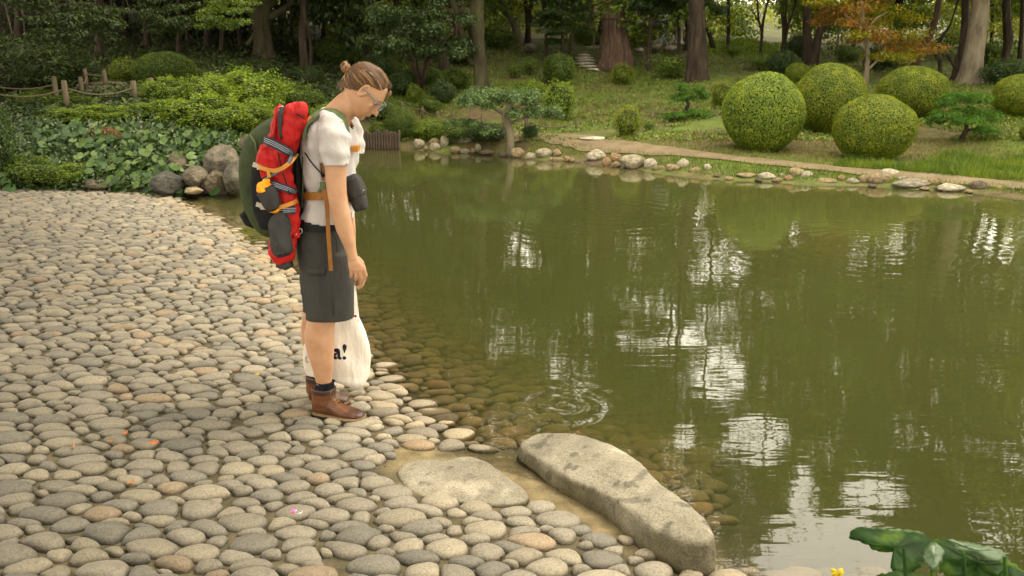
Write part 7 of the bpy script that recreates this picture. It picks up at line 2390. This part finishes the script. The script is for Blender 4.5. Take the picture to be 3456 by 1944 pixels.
link('sleeve', me, sl, world=True)
g_ = Geo(); g_.loft([(Q(956, 857, YS + .008), Vector((.034, 0, .006)), Vector((0, .030, 0)), 2), (Q(957, 864, YS + .008), Vector((.028, 0, .006)), Vector((0, .026, 0)), 2)], 20)
link('opening', g_.mesh('opening', [M['black']]), sl, world=True)
# straps round the bundle
k0 = YJ - .072
band([Q(893, 472, k0 + .05), Q(906, 478, k0 + .008), Q(930, 489, k0 - .004), Q(955, 502, k0 - .002), Q(976, 514, k0 + .01), Q(986, 522, k0 + .05)], .036, 'stripe', 'striped_strap', pack, .004)
band([Q(984, 520, k0 + .03), Q(978, 540, k0 + .0), Q(965, 556, k0 - .006), Q(940, 577, k0 - .006), Q(915, 592, k0 + .0), Q(888, 608, k0 + .02)], .018, 'stripe', 'striped_strap', pack, .003)
band([Q(916, 618, k0 + .04), Q(930, 624, k0 + .006), Q(955, 633, k0 + .004), Q(978, 641, k0 + .01), Q(996, 648, k0 + .05)], .032, 'stripe', 'striped_strap', pack, .004)
band([Q(938, 712, k0 + .03), Q(955, 711, k0 + .012), Q(975, 710, k0 + .012), Q(996, 709, k0 + .04)], .036, 'stripe', 'striped_strap', pack, .004)
band([Q(868, 560, k0 + .03), Q(880, 565, k0 + .006), Q(903, 573, k0 - .008), Q(925, 576, k0 - .012), (Q(950, 569, k0 - .012)), Q(975, 552, k0 - .006), Q(990, 536, k0 + .02), Q(1002, 520, k0 + .08)], .018, 'orange', 'compression_strap', pack, .002)
band([Q(905, 576, k0 - .014), Q(908, 598, k0 - .016)], .014, 'orange', 'strap_end', pack, .002)
band([Q(880, 700, k0 + .05), Q(915, 702, k0 + .0), Q(946, 699, k0 + .0), Q(970, 692, k0 + .004), Q(990, 684, k0 + .02), Q(1003, 677, k0 + .06)], .018, 'orange', 'compression_strap', pack, .002)
for a, b in ((866, 558), (877, 692)):
    g_ = Geo(); g_.box(Q(a, b, k0 + .03), (.016, .006, .010), Matrix.Rotation(.3, 3, 'Y')); g_.box(Q(a + 9, b + 6, k0 + .022), (.01, .005, .011))
    link('buckle', g_.mesh('buckle', [M['plastic']], False), pack, world=True)
g_ = Geo(); g_.tube([Q(1013 + 7 * math.sin(j * PI / 6) * (1 if j < 7 else .8), 778 - 9 * math.cos(j * PI / 6) + 2, 3.99) for j in range(13)], .0022, 6)
link('zip_pull', g_.mesh('zip_pull', [M['metal']]), pack, world=True)

# camera bag on a thin strap
cb = empty('camera_bag', Q(1210, 710, 4.1), 'small dark grey camera bag hanging against the belly on a thin black strap', 'bag')
g_ = Geo()
g_.loft(limb([(1184, 592, 16, .03), (1188, 604, 28, .045), (1198, 630, 31, .05), (1206, 652, 31, .05), (1210, 660, 29, .048)], 4.07, 3.5), 24)
link('lid', fused('lid', g_, [M['greyc']], .005, 2, lambda co: .002 * waves(co, 40, 111, 2)), cb, world=True)
g_ = Geo(); g_.loft(limb([(1206, 655, 27, .044), (1212, 680, 27, .044), (1219, 702, 24, .04), (1221, 708, 20, .035)], 4.07, 3.5), 24)
link('case', fused('case', g_, [M['greyc']], .005, 2), cb, world=True)
g_ = Geo(); g_.tube([Q(1228, 640, 4.02), Q(1222, 647, 4.02)], .002, 5)
link('badge', g_.mesh('badge', [M['metal']]), cb, world=True)
g_ = Geo()
g_.tube([Q(1050, 470, 4.015), Q(1024, 500, 4.03), Q(1032, 520, 4.0), Q(1046, 542, 3.985), Q(1066, 567, 3.98), Q(1088, 589, 3.975), Q(1104, 600, 3.975), Q(1150, 620, 3.99), Q(1184, 622, 4.03)], .003, 6)
g_.tube([Q(1086, 586, 3.974), Q(1094, 596, 3.972)], .008, 6)
g_.tube([Q(1190, 598, 4.1), Q(1193, 560, 4.18), Q(1180, 470, 4.27), Q(1130, 395, 4.30), Q(1080, 380, 4.25), Q(1045, 410, 4.15), Q(1040, 450, 4.05)], .003, 6)
link('cord', g_.mesh('cord', [M['black']]), cb, world=True)

# tote bag
tb = empty('tote_bag', Q(1140, 1296, 4.2), 'cream cotton tote bag with dark lettering hanging beside the legs', 'bag')
YT = 4.195
g_ = Geo()
TB = [(1128, 1206, 1062, .022), (1078, 1222, 1095, .03), (1040, 1235, 1122, .034), (1022, 1247, 1165, .032), (1020, 1252, 1205, .03), (1024, 1251, 1240, .03), (1036, 1246, 1268, .026), (1120, 1232, 1284, .028), (1178, 1226, 1296, .02)]
g_.loft([row(a, b, c, d, YT, 2.6) for a, b, c, d in TB], 30)


def wrt(co):
    a = waves(np.stack([co[:, 0] * 1.6 + co[:, 2] * .35, co[:, 1] * .3, co[:, 2] * .3], -1), 22, 121, 2)
    return .010 * a + .005 * waves(co, 26, 122, 2)


tote_me = fused('bag_body', g_, [M['tote']], .0062, 2, wrt)
tote = link('bag_body', tote_me, tb, world=True)
for sgn, nm in ((-1, 'handle'), (1, 'handle')):
    band([Q(1140, 1085, YT + sgn * .02), Q(1160, 1030, YT + .05), Q(1178, 975, YT + .13), Q(1186, 950, 4.37), Q(1194, 975, YT + .13), Q(1200, 1030, YT + .06), Q(1206, 1085, YT + sgn * .02)], .022, 'tote', nm, tb, .0015)
g_ = Geo(); g_.box(Q(1200, 1067, YT - .03), (.006, .002, .006)); link('red_tag', g_.mesh('red_tag', [M['red']], False), tb, world=True)


def plate(poly, Y, mat_, name, parent, c0, sc):
    """printed shape: outline in photo pixels laid onto the front of the bag"""
    v = []
    for a, b in poly: v.append(Q(a, b, Y))
    n = len(v)
    v2 = [p + Vector((0, .002, 0)) for p in v]
    me = pymesh(name, v + v2, [tuple(range(n)), tuple(range(2 * n - 1, n - 1, -1))] + [(i, n + i, n + (i + 1) % n, (i + 1) % n) for i in range(n)], [M[mat_]], False)
    return link(name, me, parent, world=True)


def bagfront(px, py):
    """front surface of the bag under a photo pixel"""
    o = Vector((0, 0, CAMZ)); d = Vector(tuple(ray(px, py)))
    hit, loc, no, ix = _tb.ray_cast(o, d)
    return loc if hit is not False and loc is not None else None


from mathutils.bvhtree import BVHTree
_tv = [v.co.copy() for v in tote_me.vertices]; _tp = [tuple(p.vertices) for p in tote_me.polygons]
_bv = BVHTree.FromPolygons(_tv, _tp)


def printed(poly, mat_, name):
    v = []
    cx_ = sum(a for a, b in poly) / len(poly); cy_ = sum(b for a, b in poly) / len(poly)
    def hit(a, b):
        d = Vector(tuple(ray(a, b))).normalized()
        r = _bv.ray_cast(Vector((0, 0, CAMZ)), d)
        p = r[0] if r[0] is not None else Q(a, b, YT - .03)
        return p - d * .0022
    n = len(poly)
    for s in (1, .5): v += [hit(cx_ + (a - cx_) * s, cy_ + (b - cy_) * s) for a, b in poly]
    v.append(hit(cx_, cy_))
    f = [(i, (i + 1) % n, n + (i + 1) % n, n + i) for i in range(n)] + [(2 * n, n + i, n + (i + 1) % n) for i in range(n)]
    link(name, pymesh(name, v, f, [M[mat_]], False), tb, world=True)


def C5(l): return [(900 + a / 2.3, 850 + b / 2.3) for a, b in l]


# the letter a: bowl and stem, then the exclamation mark
printed(C5([(510, 808), (514, 794), (526, 786), (549, 784), (549, 792), (538, 794), (534, 802), (534, 815), (540, 824), (549, 820), (549, 830), (534, 836), (518, 830)]), 'print', 'letter_bowl')
printed(C5([(518, 768), (524, 755), (538, 749), (554, 750), (564, 757), (570, 770), (571, 815), (576, 826), (584, 828), (576, 836), (562, 836), (552, 828), (549, 810), (549, 772), (543, 760), (534, 760), (532, 770), (524, 774)]), 'print', 'letter_stem')
printed(C5([(604, 716), (614, 720), (621, 733), (620, 748), (612, 768), (606, 788), (602, 788), (596, 768), (590, 750), (588, 736), (592, 722)]), 'print', 'exclamation_stroke')
printed(C5([(603 + 15 * math.cos(i * PI / 7), 824 + 14 * math.sin(i * PI / 7)) for i in range(14)]), 'print', 'exclamation_dot')
printed(C5([(302, 815), (307, 815), (307, 852), (302, 852)]), 'print_red', 'small_mark')
printed(C5([(308, 852), (325, 852), (325, 858), (302, 858)]), 'print_red', 'small_mark')
printed(C5([(308, 815), (322, 815), (322, 819), (308, 819)]), 'print_red', 'small_mark')
